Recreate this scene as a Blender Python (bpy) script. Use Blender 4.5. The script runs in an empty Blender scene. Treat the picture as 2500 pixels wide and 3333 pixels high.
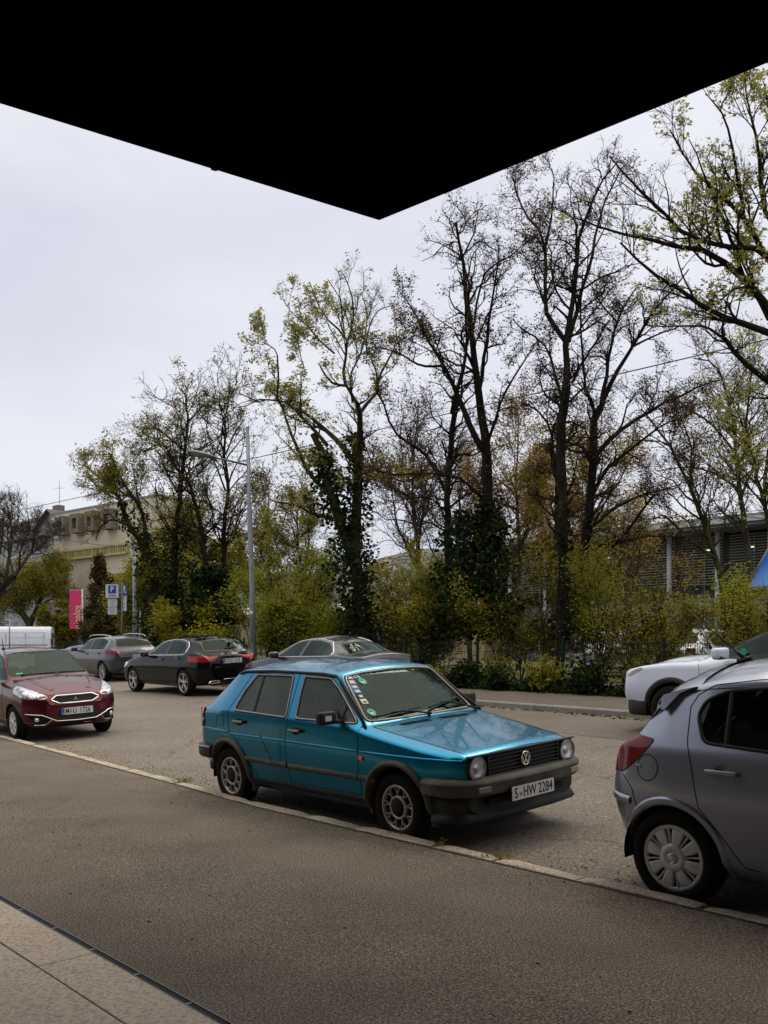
import bpy, bmesh, math, random
import numpy as np
from mathutils import Vector, Matrix
from mathutils.bvhtree import BVHTree
from mathutils.interpolate import poly_3d_calc
R = math.radians
scene = bpy.context.scene
col = scene.collection

# ------------------------------------------------------------------ camera
CAMZ = 1.57                       # camera height over the near pavement
FPX = 3100.0                      # focal length in photo pixels (photo 2500 x 3333)
cam_d = bpy.data.cameras.new('camera')
cam = bpy.data.objects.new('camera', cam_d); col.objects.link(cam)
cam.location = (0, 0, CAMZ); cam.rotation_euler = (R(90), 0, 0)
cam_d.sensor_fit = 'VERTICAL'; cam_d.sensor_height = 36.0
cam_d.lens = FPX/3333*36; cam_d.shift_y = (2085-1666.5)/3333
cam_d.clip_start = .05; cam_d.clip_end = 6000
scene.camera = cam

# ------------------------------------------------------------------ sky (overcast) and soft sun
SUN_EL, SUN_AZ = R(52), R(25)
world = bpy.data.worlds.new('World'); scene.world = world; world.use_nodes = True
wn, wl = world.node_tree.nodes, world.node_tree.links
wn.clear()
w_out = wn.new('ShaderNodeOutputWorld'); w_bg = wn.new('ShaderNodeBackground')
w_sky = wn.new('ShaderNodeTexSky'); w_sky.sky_type = 'NISHITA'; w_sky.sun_disc = False
w_sky.sun_elevation = SUN_EL; w_sky.sun_rotation = SUN_AZ; w_sky.dust_density = 3
w_tc = wn.new('ShaderNodeTexCoord'); w_map = wn.new('ShaderNodeMapping'); w_map.inputs['Scale'].default_value = (1, 1, 2.6)
w_noise = wn.new('ShaderNodeTexNoise'); w_noise.inputs['Scale'].default_value = 2.1; w_noise.inputs['Detail'].default_value = 5
w_ramp = wn.new('ShaderNodeValToRGB')
w_ramp.color_ramp.elements[0].position = .33; w_ramp.color_ramp.elements[0].color = (.70, .725, .835, 1)
w_ramp.color_ramp.elements[1].position = .68; w_ramp.color_ramp.elements[1].color = (.90, .91, .975, 1)
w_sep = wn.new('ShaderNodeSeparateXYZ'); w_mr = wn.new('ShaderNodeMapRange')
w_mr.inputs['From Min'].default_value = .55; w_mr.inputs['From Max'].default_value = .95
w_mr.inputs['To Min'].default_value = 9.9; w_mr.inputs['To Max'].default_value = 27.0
w_scale = wn.new('ShaderNodeVectorMath'); w_scale.operation = 'SCALE'
w_mix = wn.new('ShaderNodeMix'); w_mix.data_type = 'RGBA'; w_mix.inputs[0].default_value = .95
wl.new(w_tc.outputs['Generated'], w_map.inputs[0]); wl.new(w_map.outputs[0], w_noise.inputs['Vector'])
wl.new(w_noise.outputs['Fac'], w_ramp.inputs[0]); wl.new(w_tc.outputs['Generated'], w_sep.inputs[0])
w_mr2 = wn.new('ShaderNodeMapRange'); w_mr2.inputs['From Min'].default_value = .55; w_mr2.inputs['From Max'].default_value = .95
w_warm = wn.new('ShaderNodeMix'); w_warm.data_type = 'RGBA'; w_warm.inputs[7].default_value = (1.0, .91, .78, 1)   # zenith tinted warm, added to warm the light on the ground
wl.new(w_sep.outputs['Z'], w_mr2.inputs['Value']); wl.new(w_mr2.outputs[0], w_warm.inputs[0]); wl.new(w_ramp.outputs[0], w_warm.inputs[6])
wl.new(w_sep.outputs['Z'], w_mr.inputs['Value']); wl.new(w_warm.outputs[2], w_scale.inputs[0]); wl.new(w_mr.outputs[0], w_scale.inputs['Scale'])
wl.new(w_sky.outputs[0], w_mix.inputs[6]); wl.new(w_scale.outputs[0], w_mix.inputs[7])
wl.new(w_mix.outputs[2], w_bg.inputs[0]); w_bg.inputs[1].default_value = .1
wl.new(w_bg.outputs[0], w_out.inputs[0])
sun_d = bpy.data.lights.new('sun', 'SUN'); sun_d.energy = .8; sun_d.angle = R(22); sun_d.color = (1, .90, .76)
sun = bpy.data.objects.new('sun', sun_d); col.objects.link(sun)
sun.rotation_euler = (R(90)-SUN_EL, 0, -SUN_AZ+math.pi)   # light comes from ahead, over the trees
sun.rotation_euler = Vector((math.sin(SUN_AZ)*math.cos(SUN_EL), math.cos(SUN_AZ)*math.cos(SUN_EL), math.sin(SUN_EL))).to_track_quat('Z', 'Y').to_euler()
scene.view_settings.view_transform = 'Standard'; scene.view_settings.look = 'None'
scene.view_settings.exposure = 0; scene.view_settings.gamma = 1
scene.cycles.max_bounces = 6; scene.cycles.transparent_max_bounces = 12
scene.cycles.use_denoising = True

# ------------------------------------------------------------------ helpers
def tag(o, label=None, cat=None, group=None, kind=None):
    if label: o['label'] = label
    if cat: o['category'] = cat
    if group: o['group'] = group
    if kind: o['kind'] = kind
    return o
def empty(name, loc=(0, 0, 0), rz=0, rx=0):
    o = bpy.data.objects.new(name, None); col.objects.link(o)
    o.empty_display_size = .2; o.rotation_mode = 'ZYX' if False else 'XYZ'
    o.location = loc; o.rotation_euler = (rx, 0, rz); return o
def link(name, me, mats=None, parent=None):
    o = bpy.data.objects.new(name, me); col.objects.link(o)
    if mats is not None:
        for m in (mats if isinstance(mats, (list, tuple)) else [mats]): me.materials.append(m)
    if parent is not None: o.parent = parent
    return o
def np_mesh(name, verts, faces, mats=None, parent=None, smooth=False):
    verts = np.asarray(verts, np.float32); faces = np.asarray(faces, np.int32)
    me = bpy.data.meshes.new(name)
    me.vertices.add(len(verts)); me.vertices.foreach_set('co', verts.ravel())
    k = faces.shape[1]
    me.loops.add(faces.size); me.loops.foreach_set('vertex_index', faces.ravel())
    me.polygons.add(len(faces)); me.polygons.foreach_set('loop_start', np.arange(0, faces.size, k, dtype=np.int32))
    try: me.polygons.foreach_set('loop_total', np.full(len(faces), k, np.int32))
    except Exception: pass
    if smooth: me.polygons.foreach_set('use_smooth', np.ones(len(faces), bool))
    me.update(calc_edges=True); me.validate()
    return link(name, me, mats, parent)

def new_mat(name):
    m = bpy.data.materials.new(name); m.use_nodes = True
    return m, m.node_tree.nodes, m.node_tree.links, m.node_tree.nodes['Principled BSDF']
def mat(name, color, rough=.6, metal=0, coat=0, noise=None, bump=None, spec=.5, emit=None, detail=4, sub=None, trans=0, stretch=None):
    """noise=(scale, second colour, contrast 0..1); bump=(scale, strength)"""
    m, n, l, p = new_mat(name)
    p.inputs['Base Color'].default_value = (*color, 1); p.inputs['Roughness'].default_value = rough
    p.inputs['Metallic'].default_value = metal; p.inputs['Coat Weight'].default_value = coat; p.inputs['Coat Roughness'].default_value = .04
    p.inputs['Specular IOR Level'].default_value = spec
    tc = n.new('ShaderNodeTexCoord'); src = tc.outputs['Object']
    if stretch:
        mp = n.new('ShaderNodeMapping'); mp.inputs['Scale'].default_value = stretch; l.new(src, mp.inputs[0]); src = mp.outputs[0]
    if noise:
        t = n.new('ShaderNodeTexNoise'); t.inputs['Scale'].default_value = noise[0]; t.inputs['Detail'].default_value = detail
        l.new(src, t.inputs['Vector'])
        r = n.new('ShaderNodeValToRGB'); c = noise[2] if len(noise) > 2 else .5
        r.color_ramp.elements[0].position = .5-.3*(1-c)-.02; r.color_ramp.elements[1].position = .5+.3*(1-c)+.02
        r.color_ramp.elements[0].color = (*color, 1); r.color_ramp.elements[1].color = (*noise[1], 1)
        l.new(t.outputs['Fac'], r.inputs[0]); l.new(r.outputs[0], p.inputs['Base Color'])
    if bump:
        t = n.new('ShaderNodeTexNoise'); t.inputs['Scale'].default_value = bump[0]; t.inputs['Detail'].default_value = 3
        l.new(src, t.inputs['Vector'])
        b = n.new('ShaderNodeBump'); b.inputs['Strength'].default_value = bump[1]; b.inputs['Distance'].default_value = bump[2] if len(bump) > 2 else .01
        l.new(t.outputs['Fac'], b.inputs['Height']); l.new(b.outputs[0], p.inputs['Normal'])
    if emit:
        p.inputs['Emission Color'].default_value = (*emit[0], 1); p.inputs['Emission Strength'].default_value = emit[1]
    return m
def leaf_mat(name, c1, c2, rough=.6, translucent=.25, scale=3.0):
    m, n, l, p = new_mat(name)
    tc = n.new('ShaderNodeTexCoord'); t = n.new('ShaderNodeTexNoise'); t.inputs['Scale'].default_value = scale; t.inputs['Detail'].default_value = 6
    l.new(tc.outputs['Object'], t.inputs['Vector'])
    r = n.new('ShaderNodeValToRGB'); r.color_ramp.elements[0].position = .38; r.color_ramp.elements[1].position = .62
    r.color_ramp.elements[0].color = (*c1, 1); r.color_ramp.elements[1].color = (*c2, 1)
    l.new(t.outputs['Fac'], r.inputs[0]); l.new(r.outputs[0], p.inputs['Base Color']); p.inputs['Roughness'].default_value = rough
    p.inputs['Specular IOR Level'].default_value = .07
    tr = n.new('ShaderNodeBsdfTranslucent'); l.new(r.outputs[0], tr.inputs[0])
    mx = n.new('ShaderNodeMixShader'); mx.inputs[0].default_value = translucent
    l.new(p.outputs[0], mx.inputs[1]); l.new(tr.outputs[0], mx.inputs[2]); l.new(mx.outputs[0], n['Material Output'].inputs[0])
    return m
def glass_mat(name, tint=(.55, .65, .6), gcol=(.62, .78, .70), rough=.01, dirt=0):
    m, n, l, p = new_mat(name); n.remove(p)
    tr = n.new('ShaderNodeBsdfTransparent'); tr.inputs[0].default_value = (*tint, 1)
    gl = n.new('ShaderNodeBsdfGlossy'); gl.inputs['Roughness'].default_value = rough; gl.inputs[0].default_value = (*gcol, 1)
    fr = n.new('ShaderNodeFresnel'); fr.inputs[0].default_value = 1.40
    mx = n.new('ShaderNodeMixShader'); l.new(fr.outputs[0], mx.inputs[0]); l.new(tr.outputs[0], mx.inputs[1]); l.new(gl.outputs[0], mx.inputs[2])
    out = mx
    if dirt:
        df = n.new('ShaderNodeBsdfDiffuse'); df.inputs[0].default_value = (.35, .36, .33, 1)
        tc = n.new('ShaderNodeTexCoord'); t = n.new('ShaderNodeTexNoise'); t.inputs['Scale'].default_value = 5; t.inputs['Detail'].default_value = 8
        l.new(tc.outputs['Object'], t.inputs['Vector']); ml = n.new('ShaderNodeMath'); ml.operation = 'MULTIPLY'; ml.inputs[1].default_value = dirt*2
        l.new(t.outputs['Fac'], ml.inputs[0])
        m2 = n.new('ShaderNodeMixShader'); l.new(ml.outputs[0], m2.inputs[0]); l.new(mx.outputs[0], m2.inputs[1]); l.new(df.outputs[0], m2.inputs[2]); out = m2
    l.new(out.outputs[0], n['Material Output'].inputs[0])
    return m
TRIM = {}
def trim(P): return TRIM[P.name]
def paint(name, color, metal=.5, rough=.35, dust=.08, spec=.5, coat=1.0, cior=1.31):
    """car paint, coated; inside of the shell is dark lining"""
    m, n, l, p = new_mat(name)
    p.inputs['Metallic'].default_value = metal; p.inputs['Roughness'].default_value = rough
    p.inputs['Coat Weight'].default_value = coat; p.inputs['Coat IOR'].default_value = cior; p.inputs['Coat Roughness'].default_value = .03; p.inputs['Specular IOR Level'].default_value = spec
    tc = n.new('ShaderNodeTexCoord'); t = n.new('ShaderNodeTexNoise'); t.inputs['Scale'].default_value = 3.0; t.inputs['Detail'].default_value = 8
    l.new(tc.outputs['Object'], t.inputs['Vector'])
    r = n.new('ShaderNodeMapRange'); r.inputs['From Min'].default_value = .35; r.inputs['From Max'].default_value = .7
    r.inputs['To Min'].default_value = 0; r.inputs['To Max'].default_value = dust; l.new(t.outputs['Fac'], r.inputs['Value'])
    mx = n.new('ShaderNodeMix'); mx.data_type = 'RGBA'; l.new(r.outputs[0], mx.inputs[0])
    mx.inputs[6].default_value = (*color, 1); mx.inputs[7].default_value = (.3, .29, .25, 1)
    cr = n.new('ShaderNodeMapRange'); cr.inputs['To Min'].default_value = .03; cr.inputs['To Max'].default_value = .03+dust*1.2
    l.new(t.outputs['Fac'], cr.inputs['Value']); l.new(cr.outputs[0], p.inputs['Coat Roughness']); l.new(mx.outputs[2], p.inputs['Base Color'])
    TRIM[m.name] = m.copy(); TRIM[m.name].name = name+'_trim'
    geo = n.new('ShaderNodeNewGeometry'); m3 = n.new('ShaderNodeMix'); m3.data_type = 'RGBA'
    l.new(geo.outputs['Backfacing'], m3.inputs[0]); l.new(mx.outputs[2], m3.inputs[6]); m3.inputs[7].default_value = (.02, .02, .02, 1)
    l.new(m3.outputs[2], p.inputs['Base Color'])
    return m

class MB:
    """collects boxes, tubes, lathes, prisms; build() links them as ONE mesh"""
    def __init__(s): s.bm = bmesh.new(); s.mi = 0
    def face(s, vs):
        try: f = s.bm.faces.new(vs); f.material_index = s.mi; return f
        except ValueError: return None
    def box(s, c, d, rz=0, bevel=0, M=None):
        mt = Matrix.Translation(c) @ Matrix.Rotation(rz, 4, 'Z') @ Matrix.Diagonal((*d, 1))
        if M is not None: mt = M @ mt
        r = bmesh.ops.create_cube(s.bm, size=1, matrix=mt)
        fs = {f for v in r['verts'] for f in v.link_faces}
        for f in fs: f.material_index = s.mi
        if bevel:
            es = list({e for v in r['verts'] for e in v.link_edges})
            b = bmesh.ops.bevel(s.bm, geom=es, offset=bevel, segments=3, profile=.6, affect='EDGES', clamp_overlap=True)
            for f in b['faces']: f.material_index = s.mi; f.smooth = True
        return s
    def tube(s, pts, r, n=8, cap=True):
        pts = [Vector(p) for p in pts]; rr = r if isinstance(r, (list, tuple)) else [r]*len(pts)
        up = Vector((0, 0, 1)); rings = []
        for i, p in enumerate(pts):
            d = (pts[min(i+1, len(pts)-1)]-pts[max(i-1, 0)]).normalized()
            a = d.cross(up if abs(d.z) < .95 else Vector((1, 0, 0))).normalized(); b = d.cross(a)
            rings.append([s.bm.verts.new(p+(a*math.cos(2*math.pi*k/n)+b*math.sin(2*math.pi*k/n))*rr[i]) for k in range(n)])
        for A, B in zip(rings, rings[1:]):
            for k in range(n):
                f = s.face((A[k], A[(k+1) % n], B[(k+1) % n], B[k]))
                if f: f.smooth = True
        if cap: s.face(rings[0][::-1]); s.face(rings[-1])
        return s
    def lathe(s, prof, n=32, M=None, a0=0, a1=2*math.pi, smooth=True):
        """prof: list of (r, h) turned about +Y (wheel axis)"""
        M = M or Matrix(); full = abs(a1-a0) > 6.28; N = n if full else n+1; rings = []
        for r, h in prof:
            rings.append([s.bm.verts.new(M @ Vector((r*math.cos(a0+(a1-a0)*k/n), h, r*math.sin(a0+(a1-a0)*k/n)))) for k in range(N)])
        for A, B in zip(rings, rings[1:]):
            for k in range(n):
                f = s.face((A[k], A[(k+1) % N], B[(k+1) % N], B[k]))
                if f: f.smooth = smooth
        return s
    def prism(s, poly, h0, h1, M=None):
        """poly in local XY extruded along Z from h0 to h1, transformed by M"""
        M = M or Matrix()
        a = [s.bm.verts.new(M @ Vector((x, y, h0))) for x, y in poly]; b = [s.bm.verts.new(M @ Vector((x, y, h1))) for x, y in poly]
        s.face(a[::-1]); s.face(b)
        for k in range(len(poly)): s.face((a[k], a[(k+1) % len(a)], b[(k+1) % len(a)], b[k]))
        return s
    def grid(s, P, smooth=True, close=False):
        V = [[s.bm.verts.new(p) for p in row] for row in P]
        for A, B in zip(V, V[1:]):
            m = len(A)
            for k in range(m if close else m-1):
                f = s.face((A[k], A[(k+1) % m], B[(k+1) % m], B[k]))
                if f: f.smooth = smooth
        return V
    def build(s, name, mats, parent=None, fix=True):
        if fix:
            bmesh.ops.remove_doubles(s.bm, verts=s.bm.verts, dist=1e-5)
            bmesh.ops.recalc_face_normals(s.bm, faces=s.bm.faces)
        me = bpy.data.meshes.new(name); s.bm.to_mesh(me); s.bm.free()
        return link(name, me, mats, parent)

def rpoly(pts, r, n=4):
    """round the corners of a polygon"""
    out = []; N = len(pts); P = [Vector(p) for p in pts]
    for i in range(N):
        a, b, c = P[i-1], P[i], P[(i+1) % N]
        rr = min(r, (a-b).length*.45, (c-b).length*.45)
        p0 = b+(a-b).normalized()*rr; p1 = b+(c-b).normalized()*rr
        for k in range(n+1):
            t = k/n; out.append(tuple(p0*(1-t)**2+b*2*t*(1-t)+p1*t*t))
    return out
def text_obj(name, s, size, M, m, parent, depth=.002, cond=1.0, align='CENTER', bold=0):
    cu = bpy.data.curves.new('t', 'FONT'); cu.body = s; cu.size = size; cu.extrude = depth; cu.align_x = align; cu.align_y = 'CENTER'
    cu.offset = bold; cu.resolution_u = 3
    o = bpy.data.objects.new('t', cu); col.objects.link(o)
    dg = bpy.context.evaluated_depsgraph_get(); dg.update()
    me = bpy.data.meshes.new_from_object(o.evaluated_get(dg)); bpy.data.objects.remove(o)
    me.transform(M @ Matrix.Diagonal((cond, 1, 1, 1))); me.materials.clear(); me.name = name
    return link(name, me, m, parent)
def frame(origin, xa, ya):
    xa, ya = Vector(xa).normalized(), Vector(ya).normalized(); za = xa.cross(ya)
    return Matrix(((xa.x, ya.x, za.x, origin[0]), (xa.y, ya.y, za.y, origin[1]), (xa.z, ya.z, za.z, origin[2]), (0, 0, 0, 1)))

# ------------------------------------------------------------------ street coordinates: s along the street (to the right and nearer), n across it
SX, SY = .6635, -.748
def bend(s): return 0.0 if s > -7 else .06*(-7-s)*(1 if s < -9 else (-7-s)/2)
def SW(s, n, z=0): return Vector((s*SX-n*SY, s*SY+n*SX, z))
def SWb(s, n, z=0): return SW(s, n+bend(s), z)
def road_z(n): return -.087+.0525*(min(n, 13.3)-5.26)
def px(u, v, y): return Vector(((u-1250)/FPX*y, y, CAMZ-(v-2085)/FPX*y))
TH = math.atan2(SY, SX)
# ------------------------------------------------------------------ car materials
M = {}
M['rubber'] = mat('tyre_rubber', (.009, .009, .009), .9, spec=.15, noise=(30, (.018, .017, .015), .3), bump=(60, .3, .003))
M['blackplastic'] = mat('black_plastic', (.018, .018, .017), .6, spec=.3, noise=(6, (.035, .033, .03), .3), bump=(300, .2, .001))
M['oldplastic'] = mat('weathered_plastic', (.062, .057, .047), .65, spec=.3, noise=(7, (.115, .105, .085), .3), bump=(250, .25, .001))
M['gloss'] = mat('gloss_black', (.006, .006, .007), .12, coat=1)
M['dark'] = mat('underside_black', (.006, .006, .006), .9)
M['chrome'] = mat('chrome', (.75, .75, .74), .12, 1)
M['satin'] = mat('satin_metal', (.50, .48, .44), .35, .3, noise=(20, (.36, .34, .30), .2))
M['brake'] = mat('brake_metal', (.05, .045, .04), .6, .3)
M['alloy'] = mat('alloy_silver', (.55, .55, .54), .3, .35, noise=(15, (.36, .35, .33), .2))
M['cover'] = mat('wheel_cover_silver', (.74, .73, .69), .38, .1, noise=(9, (.62, .61, .57), .2))
M['plate'] = mat('plate_white', (.72, .72, .70), .35, noise=(20, (.62, .62, .59), .2))
M['plateink'] = mat('plate_ink', (.012, .012, .012), .5)
M['euroblue'] = mat('plate_blue', (.01, .05, .35), .4)
M['seal'] = mat('plate_seal', (.35, .33, .30), .5, noise=(200, (.15, .14, .12), .6))
M['seat'] = mat('seat_fabric', (.035, .036, .036), .9, noise=(40, (.055, .055, .055), .3))
M['seatgrey'] = mat('seat_fabric_grey', (.09, .095, .09), .9, noise=(30, (.12, .125, .12), .3))
M['dash'] = mat('dashboard', (.02, .021, .02), .7)
M['lens'] = glass_mat('lamp_glass', (.92, .94, .95), (1, 1, 1), .03)
M['reflector'] = mat('lamp_reflector', (.85, .86, .87), .3, .55, bump=(18, .4, .01))
M['redlamp'] = mat('red_lamp', (.34, .006, .010), .2, coat=.4, spec=.2, noise=(7, (.22, .004, .006), .4), stretch=(1, 1, 3))
M['hl'] = mat('clear_headlight', (.16, .17, .18), .12, .5, coat=1, noise=(14, (.75, .78, .82), .7), bump=(20, .5, .01))
M['darkred'] = mat('dark_red_lamp', (.14, .003, .005), .2, coat=.3, spec=.2)
M['amber'] = mat('amber_lamp', (.75, .22, .02), .15, coat=1)
M['clearlamp'] = mat('clear_lamp', (.26, .23, .19), .15, .2, coat=1)
M['white'] = mat('sticker_white', (.72, .73, .72), .5)
M['green'] = mat('sticker_green', (.02, .42, .22), .5)
M['cyan'] = mat('sticker_blue', (.08, .42, .58), .5)
M['orange'] = mat('sticker_orange', (.55, .20, .07), .5)
M['pink'] = mat('sticker_pink', (.50, .32, .45), .5)
M['cream'] = mat('sticker_cream', (.68, .70, .50), .5)
M['glass'] = glass_mat('car_glass', (.38, .48, .43))
M['screen'] = glass_mat('dusty_glass', (.44, .56, .49))
M['dusty'] = glass_mat('dusty_side_glass', (.42, .50, .45), dirt=.16)
M['greenglass'] = glass_mat('green_side_glass', (.46, .58, .48), dirt=.02)
M['tint'] = glass_mat('tinted_glass', (.07, .09, .08))
M['sidetint'] = glass_mat('dark_side_glass', (.40, .48, .44), dirt=.03)

def kf(tab, x, r):
    xs = [a for a, b in tab]; ys = [b for a, b in tab]
    if xs[0] > xs[-1]: xs, ys = xs[::-1], ys[::-1]
    q = np.linspace(-r, r, 9)
    return float(np.mean(np.interp(x+q, xs, ys)))

class Body:
    """lofted car shell with parts cut out of it along exact outlines"""
    def __init__(s, K, x0, x1, rs=.05, fil=(.03, .03, .06, .04, .05), bulge=(.02, .02), endr=.02, crown=1.0, ns=92):
        u = np.linspace(0, 1, ns); xs = x0+(x1-x0)*(.55*u+.45*(.5-.5*np.cos(np.pi*u)))
        rings = []
        for x in xs:
            r = min(rs, max(endr, min(x-x0, x1-x)))
            g = {k: kf(v, min(max(x, x0), x1), r if x0+.01 < x < x1-.01 else .001) for k, v in K.items()}
            rings.append((x, s.section(g, fil, crown)))
        cap0 = [(x0-bulge[0]*(1-t*t), [(y*t, z) for y, z in rings[0][1]]) for t in (0, .3, .55, .75, .88, .96)]
        cap1 = [(x1+bulge[1]*(1-t*t), [(y*t, z) for y, z in rings[-1][1]]) for t in (.96, .88, .75, .55, .3, 0)]
        rings = cap0+rings+cap1
        bm = bmesh.new(); m = len(rings[0][1])
        for sg in (1, -1):
            V = [[bm.verts.new((x, sg*y, z)) for y, z in L] for x, L in rings]
            for A, B in zip(V, V[1:]):
                for k in range(m-1):
                    q = (A[k], A[k+1], B[k+1], B[k]) if sg < 0 else (A[k], B[k], B[k+1], A[k+1])
                    try: bm.faces.new(q)
                    except ValueError: pass
        bmesh.ops.remove_doubles(bm, verts=bm.verts, dist=1e-4)
        bmesh.ops.dissolve_degenerate(bm, edges=bm.edges, dist=1e-5)
        bmesh.ops.recalc_face_normals(bm, faces=bm.faces); bm.normal_update()
        s.bm = bm; s.pid = bm.faces.layers.int.new('pid')
        bm.verts.ensure_lookup_table(); bm.verts.index_update()
        s.co = [v.co.copy() for v in bm.verts]; s.no = [v.normal.copy() for v in bm.verts]
        s.polys = [[v.index for v in f.verts] for f in bm.faces]
        s.bvh = BVHTree.FromPolygons(s.co, s.polys)
    def section(s, g, fil, crown):
        P = [(0, g['zb']), (max(g['ws']-.10, .02), g['zb']), (g['ws'], g['zs']), (g['wm'], g['zm']), (g['wsh'], g['zsh']), (g['wr'], g['zr'])]
        n = 7
        for i in range(1, n+1):
            t = i/n; P.append((g['wr']*(1-t), g['zr']+(g['zt']-g['zr'])*(1-(1-t)**2)**crown))
        P = [Vector(p) for p in P]; sub = [2, 2, 7, 6, 7]; out = [tuple(P[0])]
        cur = P[0]
        for i in range(1, 6):
            a, b, c = P[i-1], P[i], P[i+1] if i < 5 else P[min(8, len(P)-1)]
            l1, l2 = (a-b).length, (c-b).length
            rr = min(fil[i-1], l1*.45, l2*.45)
            p0 = b+(a-b).normalized()*rr if l1 > 1e-6 else b.copy(); p1 = b+(c-b).normalized()*rr if l2 > 1e-6 else b.copy()
            for k in range(1, sub[i-1]+1): out.append(tuple(cur.lerp(p0, k/sub[i-1])))
            for k in range(1, 5):
                t = k/4; out.append(tuple(p0*(1-t)**2+b*2*t*(1-t)+p1*t*t))
            cur = p1
        for i in range(6, len(P)): out.append(tuple(P[i]))
        return out
    def cut(s, poly, axis, pid, side=1, src=(0,), lim=None, nmin=.12):
        ax = {'y': (0, 2, 1), 'x': (1, 2, 0), 'z': (0, 1, 2)}[axis]; a, b, c = ax
        pts = [Vector(p) for p in poly]
        ar = sum(p.x*q.y-q.x*p.y for p, q in zip(pts, pts[1:]+pts[:1]))
        if ar < 0: pts = pts[::-1]
        x0, x1 = min(p.x for p in pts), max(p.x for p in pts); y0, y1 = min(p.y for p in pts), max(p.y for p in pts)
        S = []
        for f in s.bm.faces:
            if f[s.pid] not in src: continue
            f.normal_update() if f.normal.length < .5 else None
            if f.normal[c]*side < nmin: continue
            if lim is not None and not lim(f.calc_center_median()): continue
            if axis == 'y' and f.calc_center_median().y*side < 0: continue
            us = [v.co[a] for v in f.verts]; vs = [v.co[b] for v in f.verts]
            if max(us) < x0 or min(us) > x1 or max(vs) < y0 or min(vs) > y1: continue
            S.append(f)
        for p, q in zip(pts, pts[1:]+pts[:1]):
            if (q-p).length < 1e-6: continue
            d = (q-p).normalized(); no = Vector((0, 0, 0)); no[a] = d.y; no[b] = -d.x
            co = Vector((0, 0, 0)); co[a] = p.x; co[b] = p.y
            geom = set(S)
            for f in S: geom.update(f.verts); geom.update(f.edges)
            r = bmesh.ops.bisect_plane(s.bm, geom=list(geom), dist=1e-6, plane_co=co, plane_no=no)
            S = [f for f in r['geom'] if isinstance(f, bmesh.types.BMFace) and (f.calc_center_median()-co).dot(no) < 0]
            if not S: return 0
        for f in S: f[s.pid] = pid
        return len(S)
    def near(s, p):
        loc, no, i, d = s.bvh.find_nearest(p)
        poly = s.polys[i]; w = poly_3d_calc([s.co[k] for k in poly], loc)
        n = Vector((0, 0, 0))
        for k, ww in zip(poly, w): n += s.no[k]*ww
        return loc, (n.normalized() if n.length > 1e-6 else no)
    def hit(s, a, b, axis, side):
        o = {'y': Vector((a, side*3, b)), 'x': Vector((side*8, a, b)), 'z': Vector((a, b, side*4))}[axis]
        d = {'y': Vector((0, -side, 0)), 'x': Vector((-side, 0, 0)), 'z': Vector((0, 0, -side))}[axis]
        loc, no, i, dd = s.bvh.ray_cast(o, d)
        if loc is None:
            g = {'y': Vector((a, side*.7, b)), 'x': Vector((side*.8 if side > 0 else -3.2, a, b)), 'z': Vector((a, b, 1))}[axis]
            return s.near(g)
        return s.near(loc)
    def ribbon(s, mb, pts, axis, side, w, h, closed=True, step=.03, base=.001):
        Q = []; P = [Vector(p) for p in pts]
        if closed: P = P+[P[0]]
        for p, q in zip(P, P[1:]):
            n = max(1, int((q-p).length/step))
            for k in range(n): Q.append(p.lerp(q, k/n))
        if not closed: Q.append(P[-1])
        H = [s.hit(p.x, p.y, axis, side) for p in Q]; N = len(H); rows = []
        for i, (loc, no) in enumerate(H):
            a = H[(i-1) % N][0] if closed else H[max(i-1, 0)][0]; b = H[(i+1) % N][0] if closed else H[min(i+1, N-1)][0]
            t = (b-a); t = t.normalized() if t.length > 1e-9 else Vector((1, 0, 0)); sd = no.cross(t).normalized()*(w/2)
            rows.append([loc-sd+no*(base-.004), loc-sd*.8+no*(base+h), loc+sd*.8+no*(base+h), loc+sd+no*(base-.004)])
        if closed: rows.append(rows[0])
        mb.grid(rows)
    def piece(s, name, pid, mats, parent, off=0, drop=True):
        fs = [f for f in s.bm.faces if f[s.pid] == pid]
        if not fs: return None
        idx = {}; V = []; F = []
        for f in fs:
            row = []
            for v in f.verts:
                if v.index not in idx or True:
                    k = v
                    if k not in idx: idx[k] = len(V); V.append(v.co.copy())
                row.append(idx[k])
            F.append(row)
        N = [s.near(p)[1] for p in V]
        if off: V = [p+n*off for p, n in zip(V, N)]
        me = bpy.data.meshes.new(name); me.from_pydata([tuple(p) for p in V], [], F); me.update()
        for p in me.polygons: p.use_smooth = True
        me.normals_split_custom_set_from_vertices([tuple(n) for n in N])
        return link(name, me, mats, parent)

def circ(cx, cz, r, n=28, a0=0, a1=2*math.pi): return [(cx+r*math.cos(a0+(a1-a0)*k/n), cz+r*math.sin(a0+(a1-a0)*k/n)) for k in range(n)]

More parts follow.
